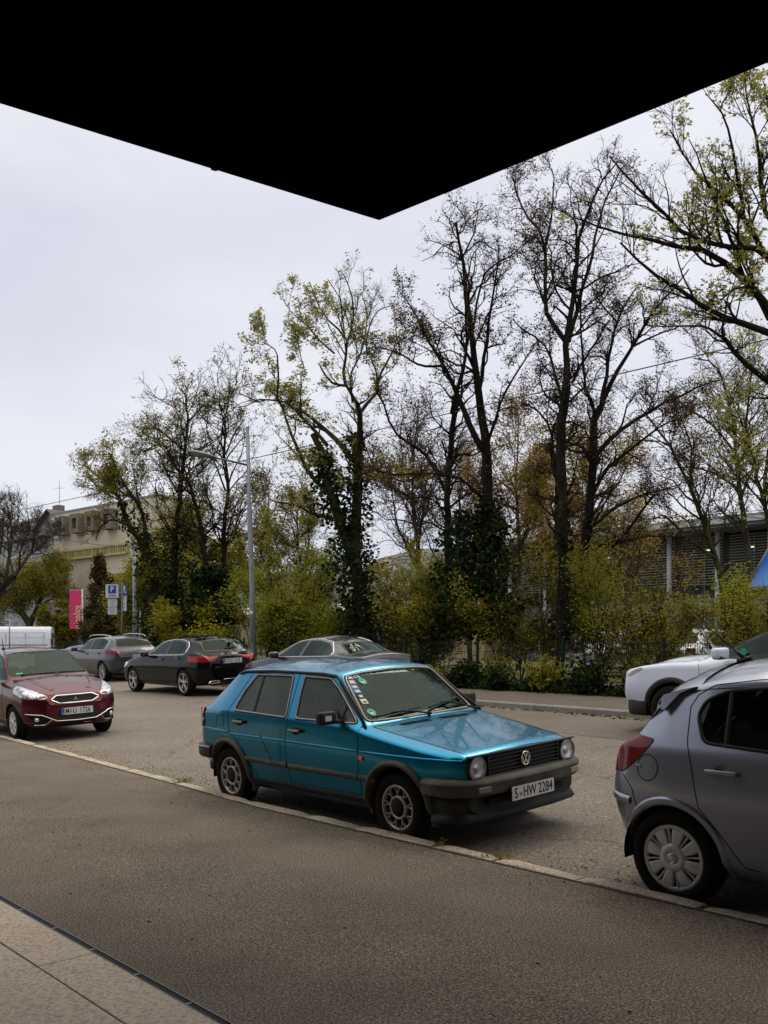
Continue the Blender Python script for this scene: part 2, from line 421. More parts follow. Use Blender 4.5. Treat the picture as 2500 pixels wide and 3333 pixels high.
# ------------------------------------------------------------------ wheels (axis = Y, outer face towards -Y)
def wheel(parent, x, side, track, rt, wt, rr, style, z=None, brake=True, steer=0):
    root = bpy.data.objects.new('wheel', None); col.objects.link(root); root.parent = parent; root.empty_display_size = .1
    root.location = (x, side*track, z if z is not None else rt); root.rotation_euler = (0, 0, (0 if side < 0 else math.pi)+steer)
    h = wt/2; t = MB()
    t.lathe([(rr, h*.8), (rr+.02, h), (rt-.03, h), (rt-.008, h*.82), (rt, h*.5), (rt, -h*.5), (rt-.008, -h*.82), (rt-.03, -h), (rr+.025, -h-.004), (rr+.006, -h+.006), (rr, -h*.8)], 48)
    t.build('tyre', M['rubber'], root)
    b = MB(); b.lathe([(rr, -h*.86), (rr-.012, -h*.82), (rr-.02, -h*.5), (rr-.03, h*.6), (0.0, h*.6)], 40); 
    b.build('rim_barrel', M['brake'], root)
    f = MB(); y0 = -h+.012
    def bar(r0, a0, r1, a1, w0, w1, ya=y0+.0, yb=y0+.0, th=.02):
        p = Vector((r0*math.cos(a0), 0, r0*math.sin(a0))); q = Vector((r1*math.cos(a1), 0, r1*math.sin(a1))); d = (q-p).normalized(); n = Vector((-d.z, 0, d.x))
        v = []
        for (pp, ww, yy) in ((p, w0, ya), (q, w1, yb)):
            for sgn, dy in ((-1, 0.003), (-.6, 0), (.6, 0), (1, .003), (1, th), (-1, th)): v.append(f.bm.verts.new(pp+n*(sgn*ww/2)+Vector((0, yy+dy, 0))))
        for k in range(6): f.face((v[k], v[(k+1) % 6], v[6+(k+1) % 6], v[6+k]))
        f.face(v[:6][::-1]); f.face(v[6:])
    am = M['alloy']
    if style == 'snow':
        f.lathe([(rr+.004, y0+.006), (rr-.002, y0-.006), (rr-.016, y0-.004), (rr-.02, y0+.02), (rr-.02, y0+.05)], 48)
        f.lathe([(.100, y0+.03), (.100, y0+.004), (.095, y0-.002), (.082, y0-.002), (.077, y0+.006), (.075, y0+.05)], 36)
        for k in range(9):
            a = 2*math.pi*k/9+.2
            bar(.096, a, .128, a, .010, .009, y0+.002, y0+.004)
            for dd in (-.17, .17): bar(.122, a+dd*.1, rr-.014, a+dd, .009, .010, y0+.004, y0+.002)
        am = M['satin']
    elif style == 'cover':       # wheel trim with eight slotted windows, each with a thin blade
        n = 8; R1 = rr+.006; ri, ro = .088, rr-.022
        dish = lambda r: y0-.008+.012*abs((r-.12)/.08)**2
        for k in range(n):
            a0 = 2*math.pi*k/n+.14; half = math.pi/n
            for (u0, u1) in ((-half, -.215), (.215, half)): pass
            # solid wedge
            m = 7; wedge = [[Vector((r*math.cos(a0+u), dish(r), r*math.sin(a0+u))) for u in np.linspace(.135+(r-.088)*.3, 2*half-.135-(r-.088)*.3, m)] for r in np.linspace(ri, ro, 7)]
            f.grid(wedge)
            lo = [[Vector((w[j].x, w[j].y+d, w[j].z)) for w in wedge] for j in (0, -1) for d in (0, .022)]
            f.grid(lo[:2]); f.grid(lo[2:])
            bar(ri-.005, a0+.02, ro+.004, a0+.02, .007, .012, y0-.002, y0-.004, .02)
        f.lathe([(R1, y0+.012), (R1-.004, y0-.001), (ro+.008, dish(ro)), (ro-.002, dish(ro)+.001), (ro-.002, dish(ro)+.022)], 56)
        f.lathe([(ri+.004, dish(ri)+.02), (ri+.004, dish(ri)), (.04, y0-.004), (.037, y0+.002)], 48)
        f.lathe([(.037, y0-.001), (.034, y0-.005), (.0, y0-.006)], 32)
        am = M['cover']
    elif style == 'cover7':
        R1 = rr+.004
        f.lathe([(R1, y0+.01), (R1-.004, y0), (rr-.028, y0-.004), (rr-.03, y0+.015)], 48)
        f.lathe([(.06, y0+.01), (.055, y0-.01), (0, y0-.014)], 32)
        for k in range(7):
            a = 2*math.pi*k/7
            for dd in (-.26, -.13, 0.02, .16): bar(.05, a+dd*.8, rr-.02, a+dd, .022, .028 if dd < .1 else .02, y0-.008, y0-.002)
        am = M['cover']
    elif style == 'five':
        f.lathe([(rr+.004, y0+.006), (rr-.002, y0-.004), (rr-.012, y0-.002), (rr-.016, y0+.03)], 48)
        f.lathe([(.05, y0+.03), (.045, y0+.008), (0, y0+.008)], 24)
        for k in range(5):
            a = 2*math.pi*k/5+.3
            for dd in (-.14, .14): bar(.04, a+dd*1.6, rr-.008, a+dd, .03, .022, y0+.012, y0)
    elif style == 'multi':
        f.lathe([(rr+.004, y0+.006), (rr-.002, y0-.004), (rr-.012, y0-.002), (rr-.016, y0+.03)], 48)
        f.lathe([(.05, y0+.03), (.045, y0+.004), (0, y0+.004)], 24)
        for k in range(15):
            a = 2*math.pi*k/15; bar(.04, a, rr-.008, a, .012, .018, y0+.008, y0)
    elif style == 'aero':
        f.lathe([(rr+.004, y0+.006), (rr-.002, y0-.004), (rr-.010, y0-.002), (rr-.012, y0+.03)], 48)
        f.lathe([(.05, y0+.03), (.045, y0+.0), (0, y0+.0)], 24)
        for k in range(5):
            a = 2*math.pi*k/5+.5
            bar(.04, a, rr-.008, a, .02, .11, y0+.004, y0)
            bar(.05, a+.62, rr-.008, a+.62, .012, .012, y0+.008, y0+.004)
    sp = f.build('rim', am, root)
    if style in ('snow',):
        c = MB(); c.lathe([(.077, y0+.02), (.075, y0+.004), (.02, y0-.002), (0, y0-.002)], 32); c.build('hub_cap', M['dark'], root)
    if brake:
        d = MB(); d.lathe([(.135 if rr > .17 else .12, .01), (.135 if rr > .17 else .12, -.005), (.0, -.005)], 32); d.build('brake_disc', M['brake'], root)
    return root
def flare(body, mb, cx, cz, r, w, side, a0=-12, a1=192, lift=.03, n=36):
    rows = []
    for k in range(n+1):
        a = R(a0+(a1-a0)*k/n); c_, s_ = math.cos(a), math.sin(a)
        o = body.hit(cx+(r+w)*c_, max(cz+(r+w)*s_, .24), 'y', side)[0]; y = abs(o.y)
        i_ = body.hit(cx+(r+w*.3)*c_, max(cz+(r+w*.3)*s_, .24), 'y', side)[0]; yi = abs(i_.y)
        P = lambda rad, yy: Vector((cx+rad*c_, side*yy, cz+rad*s_))
        rows.append([P(r+w, y-.006), P(r+w*.96, y+lift*.35), P(r+w*.6, max(y, yi)+lift*.9), P(r+w*.15, yi+lift), P(r, yi+lift*.6), P(r-.004, yi-.06)])
    mb.grid(rows)
def plate(parent, name, origin, front, txt, blue=True, yaw=0, size=(.52, .11), tsize=.098, cond=.72, seal_x=None, bg=None):
    """licence plate; txt is a list of (string, centre offset along the plate)"""
    xa = Vector((0, 1, 0)) if front else Vector((0, -1, 0)); Mx = frame(origin, xa, (0, 0, 1))
    Mx = Mx @ Matrix.Rotation(yaw, 4, 'X')
    b = MB(); W, H = size; b.prism(rpoly([(-W/2-.008, -H/2-.008), (W/2+.008, -H/2-.008), (W/2+.008, H/2+.008), (-W/2-.008, H/2+.008)], .01), -.012, 0, Mx)
    root = b.build(name, M['blackplastic'], parent)
    b = MB(); b.prism(rpoly([(-W/2, -H/2), (W/2, -H/2), (W/2, H/2), (-W/2, H/2)], .008), -.002, .004, Mx); b.build('plate_board', M['plate'], root)
    if blue:
        b = MB(); b.prism(rpoly([(-W/2+.004, -H/2+.004), (-W/2+.046, -H/2+.004), (-W/2+.046, H/2-.004), (-W/2+.004, H/2-.004)], .004), .003, .0055, Mx); b.build('plate_band', M['euroblue'], root)
        text_obj('band_letter', 'D', .03, Mx @ Matrix.Translation((-W/2+.025, -.032, .0065)), M['white'], root, .0005)
        st = MB()
        for k in range(12):
            a = 2*math.pi*k/12; st.prism(circ(-W/2+.025+.013*math.cos(a), .02+.013*math.sin(a), .0022, 5), .005, .0065, Mx)
        st.build('band_stars', M['amber'], root)
    for s_, off in txt: text_obj('plate_text', s_, tsize, Mx @ Matrix.Translation((off, -.003, .005)), M['plateink'], root, .0008, cond, bold=.0012)
    if seal_x is not None:
        b = MB(); b.prism(circ(seal_x, -.012, .017, 20), .003, .006, Mx)
        if blue: b.prism(circ(seal_x, .026, .013, 20), .003, .006, Mx)
        b.build('plate_seal', M['seal'], root)
    return root
def wiper(parent, p0, p1, b0, b1, up=.012):
    w = MB(); w.tube([p0, (Vector(p0)+Vector(p1))/2+Vector((0.01, 0, .012)), p1], [.012, .008, .006], 6); w.tube([b0, b1], .007, 6)
    w.box(p0, (.03, .03, .03), bevel=.008); w.tube([Vector(p1).lerp(Vector(b0), .25), Vector(p1).lerp(Vector(b1), .25)], .01, 6)
    return w.build('wiper', M['blackplastic'], parent)
def seat(parent, x, y, m, w=.5, hr=True, top=.98, rake=.18):
    s = MB(); s.box((x+.18, y, .42), (.5, w, .16), bevel=.05)
    Mt = Matrix.Translation((x-.08, y, .68)) @ Matrix.Rotation(-rake, 4, 'Y'); s.box((0, 0, 0), (.14, w, .56), bevel=.05, M=Mt)
    o = s.build('seat', m, parent)
    if hr:
        h = MB(); h.box((x-.15, y, top+.09), (.09, .26, .16), bevel=.04); h.tube([(x-.14, y-.05, top-.06), (x-.14, y-.05, top+.05)], .006, 6); h.tube([(x-.14, y+.05, top-.06), (x-.14, y+.05, top+.05)], .006, 6)
        h.build('headrest', m, o)
def steering(parent, x, y, z, tilt=.45, r=.185):
    s = MB(); Mt = Matrix.Translation((x, y, z)) @ Matrix.Rotation(R(90)-tilt, 4, 'Y')
    pts = [Mt @ Vector((r*math.cos(2*math.pi*k/28), r*math.sin(2*math.pi*k/28), 0)) for k in range(29)]
    s.tube(pts, .014, 8, cap=False)
    for a in (0, math.pi, math.pi/2): s.tube([Mt @ Vector((0, 0, .02)), Mt @ Vector((r*math.cos(a), r*math.sin(a), 0))], .014, 6)
    s.tube([Mt @ Vector((0, 0, .02)), Mt @ Vector((0, 0, -.2))], .04, 10)
    s.build('steering_wheel', M['dash'], parent)
def sweep2(mb, path, prof, closed=False):
    """path: plan points [(x, y, outward normal angle)] ; prof: [(outward, z)]"""
    rows = []
    for (x, y, nx, ny) in path:
        rows.append([Vector((x+nx*o, y+ny*o, z)) for o, z in prof])
    mb.grid(rows)
    mb.face([mb.bm.verts.new(p) for p in rows[0]]); mb.face([mb.bm.verts.new(p) for p in rows[-1]])
def planpath(pts):
    out = []; P = [Vector(p) for p in pts]
    for i, p in enumerate(P):
        t = (P[min(i+1, len(P)-1)]-P[max(i-1, 0)]).normalized(); n = Vector((-t.y, t.x)) ; n = n if n.dot(p-Vector((-1.25, 0))) > 0 else -n
        out.append((p.x, p.y, n.x, n.y))
    return out
def smooth_path(pts, n=6, r=.12):
    q = [Vector(pts[0])]
    for i in range(1, len(pts)-1):
        a, b, c = Vector(pts[i-1]), Vector(pts[i]), Vector(pts[i+1]); rr = min(r, (a-b).length*.45, (c-b).length*.45)
        p0 = b+(a-b).normalized()*rr; p1 = b+(c-b).normalized()*rr
        for k in range(n+1):
            t = k/n; q.append(p0*(1-t)**2+b*2*t*(1-t)+p1*t*t)
    q.append(Vector(pts[-1])); return q

# ------------------------------------------------------------------ generic assembly
def finish(body, root, paintm, S):
    """S: dict with arches, glass, doors, hood ...; cuts the shell and links its parts"""
    for (cx, cz, r) in S['arch']:
        for sd in (1, -1):
            poly = circ(cx, cz, r, 40); body.cut(poly, 'y', 99, sd, nmin=-2, lim=lambda c, sd=sd: c.y*sd > .42 and c.z < cz+r+.2)
            w = MB(); rows = []
            for k in range(25):
                a = R(-8+196*k/24); rows.append([Vector((cx+(r+.006)*math.cos(a), sd*y, cz+(r+.006)*math.sin(a))) for y in (S.get('wy', .78), .5)])
            w.grid(rows); c0 = w.bm.verts.new((cx, sd*.5, cz))
            w.prism([(cx+(r+.006)*math.cos(R(-8+196*k/24)), cz+(r+.006)*math.sin(R(-8+196*k/24))) for k in range(25)], .48, .5, Matrix(((1, 0, 0, 0), (0, 0, sd, 0), (0, 1, 0, 0), (0, 0, 0, 1))))
            w.bm.verts.remove(c0); w.build('wheel_well', M['dark'], root)
    pid = 1
    parts = []
    for g in S['glass']:      # (name, poly, axis, side or None for both, material, trim width, trim material, lim)
        for sd in ((1, -1) if g['side'] is None else (g['side'],)):
            ok = 0
            for poly in g['polys']: ok += body.cut(poly, g['axis'], pid, sd, lim=g.get('lim'), nmin=g.get('nmin', .12), src=(0,))
            if ok: parts.append((g, sd, pid, root)); pid += 1
    for d in S.get('doors', []):
        for sd in (1, -1):
            for poly in d['polys']: body.cut(poly, 'y', pid, sd, src=(0,), nmin=.0, lim=lambda c: c.z > S.get('doorbot', .3))
            o = body.piece('door', pid, [paintm], root)
            pid += 1
            if o is None: continue
            gm = MB(); body.ribbon(gm, d['line'], 'y', sd, .0065, .0012, closed=False); gm.build('door_seam', M['dark'], o)
            if d.get('handle'):
                hx, hz = d['handle']; loc, no = body.hit(hx, hz, 'y', sd); hm = MB()
                kind = d.get('hkind', 'bar')
                y = loc.y+sd*.022
                if kind == 'old':
                    rc = MB(); rc.prism(rpoly([(hx-.045, hz-.035), (hx+.045, hz-.035), (hx+.05, hz+.03), (hx-.05, hz+.03)], .02), 0, .004, Matrix(((1, 0, 0, 0), (0, 0, sd, loc.y), (0, 1, 0, 0), (0, 0, 0, 1)))); rc.build('handle_recess', M['dark'], o)
                    hm.box((hx, y, hz+.004), (.20, .022, .034), bevel=.008); hm.mi = 1; hm.box((hx, y+sd*.010, hz+.006), (.17, .008, .018), bevel=.003)
                    hm.build('door_handle', [M['blackplastic'], M['satin']], o)
                else:
                    rc = MB(); rc.lathe([(.045, .0), (.045, .003), (0, .004)], 20, Matrix.Translation((hx, loc.y+(0 if sd > 0 else -.004), hz)) @ Matrix.Diagonal((1.2, 1, 1, 1))); rc.build('handle_recess', M['dark'] if kind == 'dark' else trim(paintm), o)
                    hm.box((hx, y+sd*.008, hz), (.20, .024, .030), bevel=.010); hm.box((hx-.09, y-sd*.008, hz), (.02, .04, .022), bevel=.005); hm.box((hx+.09, y-sd*.008, hz), (.02, .04, .022), bevel=.005)
                    hm.build('door_handle', d.get('hmat', trim(paintm)), o)
    if 'hood' in S:
        for poly in S['hood']: body.cut(poly, 'z', pid, 1, src=(0,), nmin=.2, lim=lambda c: c.x > S['hoodx'])
        o = body.piece('bonnet', pid, [paintm], root); pid += 1
        if o:
            gm = MB(); body.ribbon(gm, S['hood'][0], 'z', 1, .006, .001); gm.build('bonnet_seam', M['dark'], o)
    for g, sd, p, rt in parts:
        o = body.piece(g['name'], p, [g['mat']], rt, off=g.get('off', -.004))
        if o is None: continue
        if g.get('trim'):
            tm = MB()
            for poly in (g.get('trimpoly') or g['polys']):
                for (w, h, b_) in ((g['trim'][0], g['trim'][1], .0),): body.ribbon(tm, poly, g['axis'], sd, w, h, base=b_)
            tm.build(g.get('trimname', 'window_trim'), g['trim'][2], o)
            if g.get('rubber'):
                tm = MB()
                for poly in (g.get('trimpoly') or g['polys']): body.ribbon(tm, poly, g['axis'], sd, g['rubber'], .002)
                tm.build('window_seal', M['blackplastic'], o)
        if g.get('div'):
            for dv in g['div']:
                tm = MB(); body.ribbon(tm, dv, g['axis'], sd, .035, .003, closed=False); tm.build('window_bar', M['blackplastic'], o)
    body.piece('body', 0, [paintm], root)
    body.bm.free()
def seams(body, parent, lines, w=.006, h=.001, m=None, name='panel_seam'):
    for pts, axis, side, closed in lines:
        for sd in ((1, -1) if side is None else (side,)):
            mb = MB(); body.ribbon(mb, pts, axis, sd, w, h, closed=closed); mb.build(name, m or M['dark'], parent)
# ------------------------------------------------------------------ the blue hatchback
def golf():
    root = empty('hatchback_car', SW(-5.795, 6.057, road_z(6.057)), TH, .0575)
    tag(root, 'metallic blue 1980s hatchback with black plastic bumpers, in front of the silver hatchback', 'car')
    P = paint('blue_paint', (.000, .198, .345), .88, .27, .004, .4, .6, 1.36)
    K = dict(
        zt=[(.71, .745), (.69, .762), (.62, .785), (0, .878), (-.37, .935), (-.40, .95), (-.895, 1.385), (-1.2, 1.43), (-1.9, 1.438), (-2.40, 1.412), (-2.52, 1.385), (-3.01, .985), (-3.05, .965), (-3.09, .93), (-3.11, .9)],
        zr=[(.71, .725), (.69, .742), (.62, .765), (0, .862), (-.37, .918), (-.44, .935), (-.91, 1.345), (-1.2, 1.365), (-1.9, 1.368), (-2.38, 1.355), (-2.52, 1.335), (-3.01, .958), (-3.06, .945), (-3.11, .87)],
        wr=[(.71, .62), (.5, .64), (0, .665), (-.40, .70), (-.92, .565), (-1.2, .575), (-1.9, .58), (-2.4, .57), (-2.55, .575), (-3.01, .68), (-3.11, .66)],
        wsh=[(.71, .655), (.60, .70), (.3, .755), (0, .775), (-.45, .785), (-1.6, .80), (-2.6, .79), (-3.0, .755), (-3.11, .70)],
        zsh=[(.71, .715), (.6, .735), (0, .825), (-.37, .875), (-.45, .895), (-1.6, .925), (-2.6, .945), (-3.05, .93), (-3.11, .84)],
        wm=[(.71, .665), (.6, .715), (.3, .785), (0, .81), (-1.5, .825), (-2.6, .815), (-3.0, .785), (-3.11, .72)],
        zm=[(.71, .60), (0, .62), (-3.11, .60)],
        ws=[(.71, .64), (.4, .755), (0, .785), (-2.5, .785), (-3.11, .68)],
        zs=[(.71, .33), (.5, .31), (-2.7, .31), (-3.11, .40)],
        zb=[(.71, .28), (.4, .20), (-2.7, .20), (-3.11, .34)])
    b = Body(K, -3.11, .71, .035, (.03, .03, .10, .03, .022), (.005, .003), .008)
    ftw = rpoly([(-.50, .945), (-.86, 1.225), (-1.00, 1.305), (-1.385, 1.318), (-1.365, 1.15), (-1.32, .945)], .03)
    rtw = rpoly([(-1.47, .945), (-1.52, 1.15), (-1.56, 1.318), (-2.17, 1.312), (-2.30, 1.15), (-2.36, .965)], .035)
    arch = [(.03, .29, .345), (-2.475, .29, .345)]
    ws = rpoly([(-.655, .955), (.655, .955), (.540, 1.322), (.35, 1.345), (0, 1.356), (-.35, 1.345), (-.540, 1.322)], .045)
    rw = rpoly([(-.61, 1.0), (.61, 1.0), (.52, 1.30), (-.52, 1.30)], .05)
    chrome = (.013, .006, M['satin'])
    S = dict(arch=arch, wy=.775, doorbot=.335, glass=[
        dict(name='shaded_lower_panel', polys=[[(.37, .15), (.78, .15), (.78, .44), (.37, .44)]], axis='y', side=None, mat=M['blackplastic'], off=0, nmin=-2),  # lower front body paint in shade, put in as black panels
        dict(name='shaded_lower_panel', polys=[[(-.75, .15), (.75, .15), (.75, .44), (-.75, .44)]], axis='x', side=1, mat=M['blackplastic'], off=0, nmin=.0, lim=lambda c: c.x > .5),
        dict(name='windscreen', polys=[ws], axis='x', side=1, mat=M['screen'], lim=lambda c: -1.05 < c.x < -.36 and c.z > .93, nmin=.3, trim=(.013, .006, M['satin']), rubber=.045),
        dict(name='rear_window', polys=[rw], axis='x', side=-1, mat=M['glass'], lim=lambda c: c.x < -2.44, nmin=.3, trim=(.02, .006, M['blackplastic'])),
        dict(name='side_window', polys=[ftw], axis='y', side=None, mat=M['dusty'], trim=chrome, rubber=.036, div=[[(-.70, .95), (-.70, 1.10)]]),
        dict(name='side_window', polys=[rtw], axis='y', side=None, mat=M['dusty'], trim=chrome, rubber=.036, div=[[(-2.01, .955), (-2.055, 1.31)]]),
        ],
        doors=[
        dict(polys=[[(-.44, .34), (-.43, .93), (-.92, 1.345), (-1.46, 1.352), (-1.46, .94), (-1.425, .34)]], line=[(-.905, 1.335), (-.44, .925), (-.42, .70), (-.405, .345), (-1.425, .337), (-1.46, .70), (-1.44, .95), (-1.475, 1.35)], handle=(-1.30, .832), hkind='old'),
        dict(polys=[[(-1.425, .34), (-1.46, .94), (-1.49, 1.352), (-2.26, 1.345), (-2.48, .955), (-2.455, .75), (-2.16, .54), (-1.97, .345)]], line=[(-1.97, .345), (-2.13, .50), (-2.30, .68), (-2.43, .73), (-2.475, .95), (-2.25, 1.345)], handle=(-2.245, .854), hkind='old')],
        hood=[rpoly([(.695, -.60), (.695, .60), (.0, .655), (-.36, .675), (-.36, -.675), (.0, -.655)], .02)], hoodx=-.40)
    finish(b, root, P, S)
    # crease line, sills, gutters, fuel flap
    m = MB()
    for sd in (1, -1):
        for seg in ([(.68, .715), (-.40, .718)], [(-.425, .718), (-1.45, .727)], [(-1.475, .727), (-2.42, .725)], [(-2.46, .74), (-3.05, .755)]): b.ribbon(m, seg, 'y', sd, .022, .006, closed=False, base=0)
    m.build('body_crease', trim(P), root)
    for sd in (1, -1):
        m = MB(); b.ribbon(m, [(-.20, .495), (-.42, .495)], 'y', sd, .055, .014, closed=False); b.ribbon(m, [(-.435, .495), (-1.43, .495)], 'y', sd, .055, .014, closed=False); b.ribbon(m, [(-1.455, .495), (-2.15, .50)], 'y', sd, .055, .014, closed=False)
        m.build('side_moulding', M['oldplastic'], root)
        m = MB(); b.ribbon(m, [(-.34, .30), (-2.10, .30)], 'y', sd, .05, .004, closed=False); m.build('sill', M['blackplastic'], root)
        m = MB()
        gp = [(-.40, .925), (-.60, 1.085), (-.86, 1.295), (-.93, 1.335), (-1.1, 1.352), (-1.9, 1.362), (-2.38, 1.345), (-2.50, 1.325)]
        Q = [b.hit(x, z-.012, 'y', sd) for x, z in gp]; m.tube([q[0]+q[1]*.006 for q in Q], .015, 6)
        m.build('roof_gutter', M['blackplastic'], root)
        m = MB(); b.ribbon(m, [(-.415, .915), (-.66, 1.105), (-.87, 1.28)], 'y', sd, .035, .003, closed=False); m.build('pillar_strip', M['blackplastic'], root)
    seams(b, root, [(rpoly([(-2.685, .895), (-2.545, .905), (-2.54, .79), (-2.69, .79)], .03), 'y', -1, True)], name='fuel_flap')
    for sd in (1, -1):
        m = MB(); flare(b, m, .03, .29, .348, .048, sd, -18, 196, .038); m.build('arch_trim', M['oldplastic'], root)
        m = MB(); flare(b, m, -2.475, .29, .348, .046, sd, -18, 196, .034); m.build('arch_trim', M['oldplastic'], root)
        m = MB(); loc = b.hit(-.375, .665, 'y', sd)[0]; m.box(loc+Vector((0, sd*.006, 0)), (.055, .02, .032), bevel=.005); m.build('side_indicator', M['amber'], root)
        # tail lamp wraps round the corner
        m = MB(); b.ribbon(m, [(-2.975, .905), (-3.10, .905)], 'y', sd, .11, .010, closed=False, step=.012); m.mi = 1; b.ribbon(m, [(-2.965, .80), (-3.10, .80)], 'y', sd, .095, .010, closed=False, step=.012); m.box((-3.105, sd*.60, .85), (.03, .22, .19), bevel=.008)
        m.build('tail_lamp', [M['amber'], M['darkred']], root)
    # front end: panel, slats, lamps, emblem
    g = MB(); F = lambda x: frame((x, 0, 0), (0, 1, 0), (0, 0, 1))
    out = rpoly([(-.66, .572), (.66, .572), (.655, .75), (-.655, .75)], .03)
    g.prism(out, -.02, .004, F(.71)); gp = g.build('grille', M['blackplastic'], root)
    fr = MB()
    for a_, b_ in (((-.655, .748), (.655, .748)), ((-.43, .578), (.43, .578))): fr.box((.728, 0, (a_[1])), (.03, b_[0]-a_[0], .012), bevel=.003)
    for k in range(5): fr.box((.726, 0, .600+.030*k), (.034, .86, .009), bevel=.003)
    for sd in (1, -1):
        fr.box((.726, sd*.435, .662), (.035, .012, .165), bevel=.003)
        ringm = Matrix.Translation((.722, sd*.560, .646)) @ Matrix.Rotation(R(90), 4, 'Z')
        fr.lathe([(.104, .03), (.104, -.018), (.096, -.022), (.092, .01)], 36, ringm)
    fr.build('grille_slats', M['blackplastic'], gp)
    for sd in (1, -1):
        L = MB(); ringm = Matrix.Translation((.718, sd*.560, .646)) @ Matrix.Rotation(R(90), 4, 'Z')
        L.lathe([(.090, -.016), (.075, -.004), (.045, .002), (.020, .003), (.018, -.012), (0, -.014)], 36, ringm); o = L.build('headlight', M['reflector'], root)
        L = MB(); L.lathe([(.094, .0), (.094, -.024), (.088, -.028), (.086, -.014)], 36, ringm); L.build('lamp_ring', M['satin'], o)
        L = MB(); L.lathe([(.088, -.022), (.07, -.032), (.04, -.040), (0, -.043)], 36, ringm); L.build('lens', M['lens'], o)
    e = MB(); c = Vector((.748, 0, .66)); Fe = frame(c, (0, 1, 0), (0, 0, 1))
    def ring(mb, F_, cx, cy, ro, ri, d=.006, n=32):
        A = [[F_ @ Vector((cx+r*math.cos(2*math.pi*k/n), cy+r*math.sin(2*math.pi*k/n), h)) for (r, h) in ((ro, 0), (ro, d), (ri, d), (ri, 0))] for k in range(n+1)]; mb.grid(A)
    def stroke(mb, F_, p, q, w, d=.006):
        p, q = Vector(p), Vector(q); t = (q-p).normalized(); nn = Vector((-t.y, t.x))*w/2
        mb.prism([tuple(p-nn), tuple(q-nn), tuple(q+nn), tuple(p+nn)], 0, d, F_)
    ring(e, Fe, 0, 0, .058, .050)
    for p, q in (((-.022, .046), (0, .004)), ((.022, .046), (0, .004)), ((-.046, .020), (-.022, -.044)), ((-.022, -.044), (0, .0)), ((0, .0), (.022, -.044)), ((.022, -.044), (.046, .020))): stroke(e, Fe, p, q, .011)
    eo = e.build('emblem', M['chrome'], root)
    e = MB(); e.lathe([(.06, .02), (.06, 0), (0, 0)], 32, Matrix.Translation((.748, 0, .66)) @ Matrix.Rotation(R(90), 4, 'Z')); e.build('emblem_back', M['blackplastic'], eo)
    # bumpers
    def bump(name, pts, prof, m_, rr=.12):
        q = smooth_path(pts, 6, rr); mb = MB(); sweep2(mb, planpath(q), prof); return mb.build(name, m_, root)
    fpath = [(.36, -.80), (.58, -.79), (.71, -.72), (.785, -.58), (.81, -.3), (.82, 0), (.81, .3), (.785, .58), (.71, .72), (.58, .79), (.36, .80)]
    fb = bump('front_bumper', fpath, [(-.10, .44), (.0, .44), (.016, .45), (.022, .475), (.024, .525), (.030, .533), (.030, .543), (.020, .550), (.014, .564), (-.02, .574), (-.12, .578)], M['oldplastic'])
    bump('front_valance', [(.42, -.775), (.60, -.765), (.70, -.68), (.74, -.4), (.75, 0), (.74, .4), (.70, .68), (.60, .765), (.42, .775)], [(-.08, .225), (.0, .225), (.015, .24), (-.005, .28), (-.03, .31), (-.012, .35), (-.012, .445), (-.1, .445)], M['blackplastic'])  # black spoiler lip; upper face is body paint in shade, coloured black
    iv = MB(); iv.box((.745, 0, .375), (.03, .95, .05), bevel=.008); iv.build('air_intake', M['dark'], root)
    for sd in (1, -1):
        m = MB(); m.box((.796, sd*.560, .493), (.035, .125, .046), rz=sd*.12, bevel=.006); m.build('front_indicator', M['clearlamp'], fb)
    rp = [(-2.80, -.79), (-3.02, -.785), (-3.14, -.72), (-3.17, -.5), (-3.18, 0), (-3.17, .5), (-3.14, .72), (-3.02, .785), (-2.80, .79)]
    rb = bump('rear_bumper', rp, [(-.12, .44), (.01, .44), (.028, .46), (.03, .555), (.022, .568), (.0, .575), (-.12, .58)], M['oldplastic'])
    m = MB(); sweep2(m, planpath(smooth_path(rp, 6, .12)), [(.028, .548), (.034, .552), (.034, .560), (.028, .564)]); m.build('bumper_strip', M['satin'], rb)
    m = MB(); m.box((-3.05, 0, .36), (.12, 1.3, .18), bevel=.03); m.build('rear_valance', M['blackplastic'], root)
    plate(root, 'licence_plate', (.860, -.05, .425), True, [('S', -.213), ('-', -.155), ('HW', -.048), ('2284', .148)], blue=False, seal_x=-.158, tsize=.118, cond=.78)
    # bonnet vents, washer jets, wipers
    for (y0_, y1_) in ((-.42, -.06), (.06, .42)):
        v = MB()
        for k in range(int((y1_-y0_)/.016)):
            for dx in (0, .022, .044):
                loc, no = b.hit(-.25-dx, y0_+k*.016, 'z', 1); v.box(loc+no*.001, (.016, .009, .004))
        v.build('bonnet_vent', M['dark'], root)
    for y in (-.25, .28): v = MB(); v.box(b.hit(-.28, y, 'z', 1)[0], (.025, .03, .016), bevel=.004); v.build('washer_jet', M['blackplastic'], root)
    def W(yz): loc, no = b.hit(yz[0], yz[1], 'x', 1); return loc+no*.022
    def wp(piv, tip, a, c_):
        wiper(root, b.hit(piv[0], piv[1], 'z', 1)[0]+Vector((0, 0, .02)), W(tip), W(a), W(c_))
    wp((-.37, .02), (-.30, .99), (-.60, .965), (-.02, 1.0)); wp((-.37, .63), (.32, 1.015), (.06, .985), (.52, 1.035))
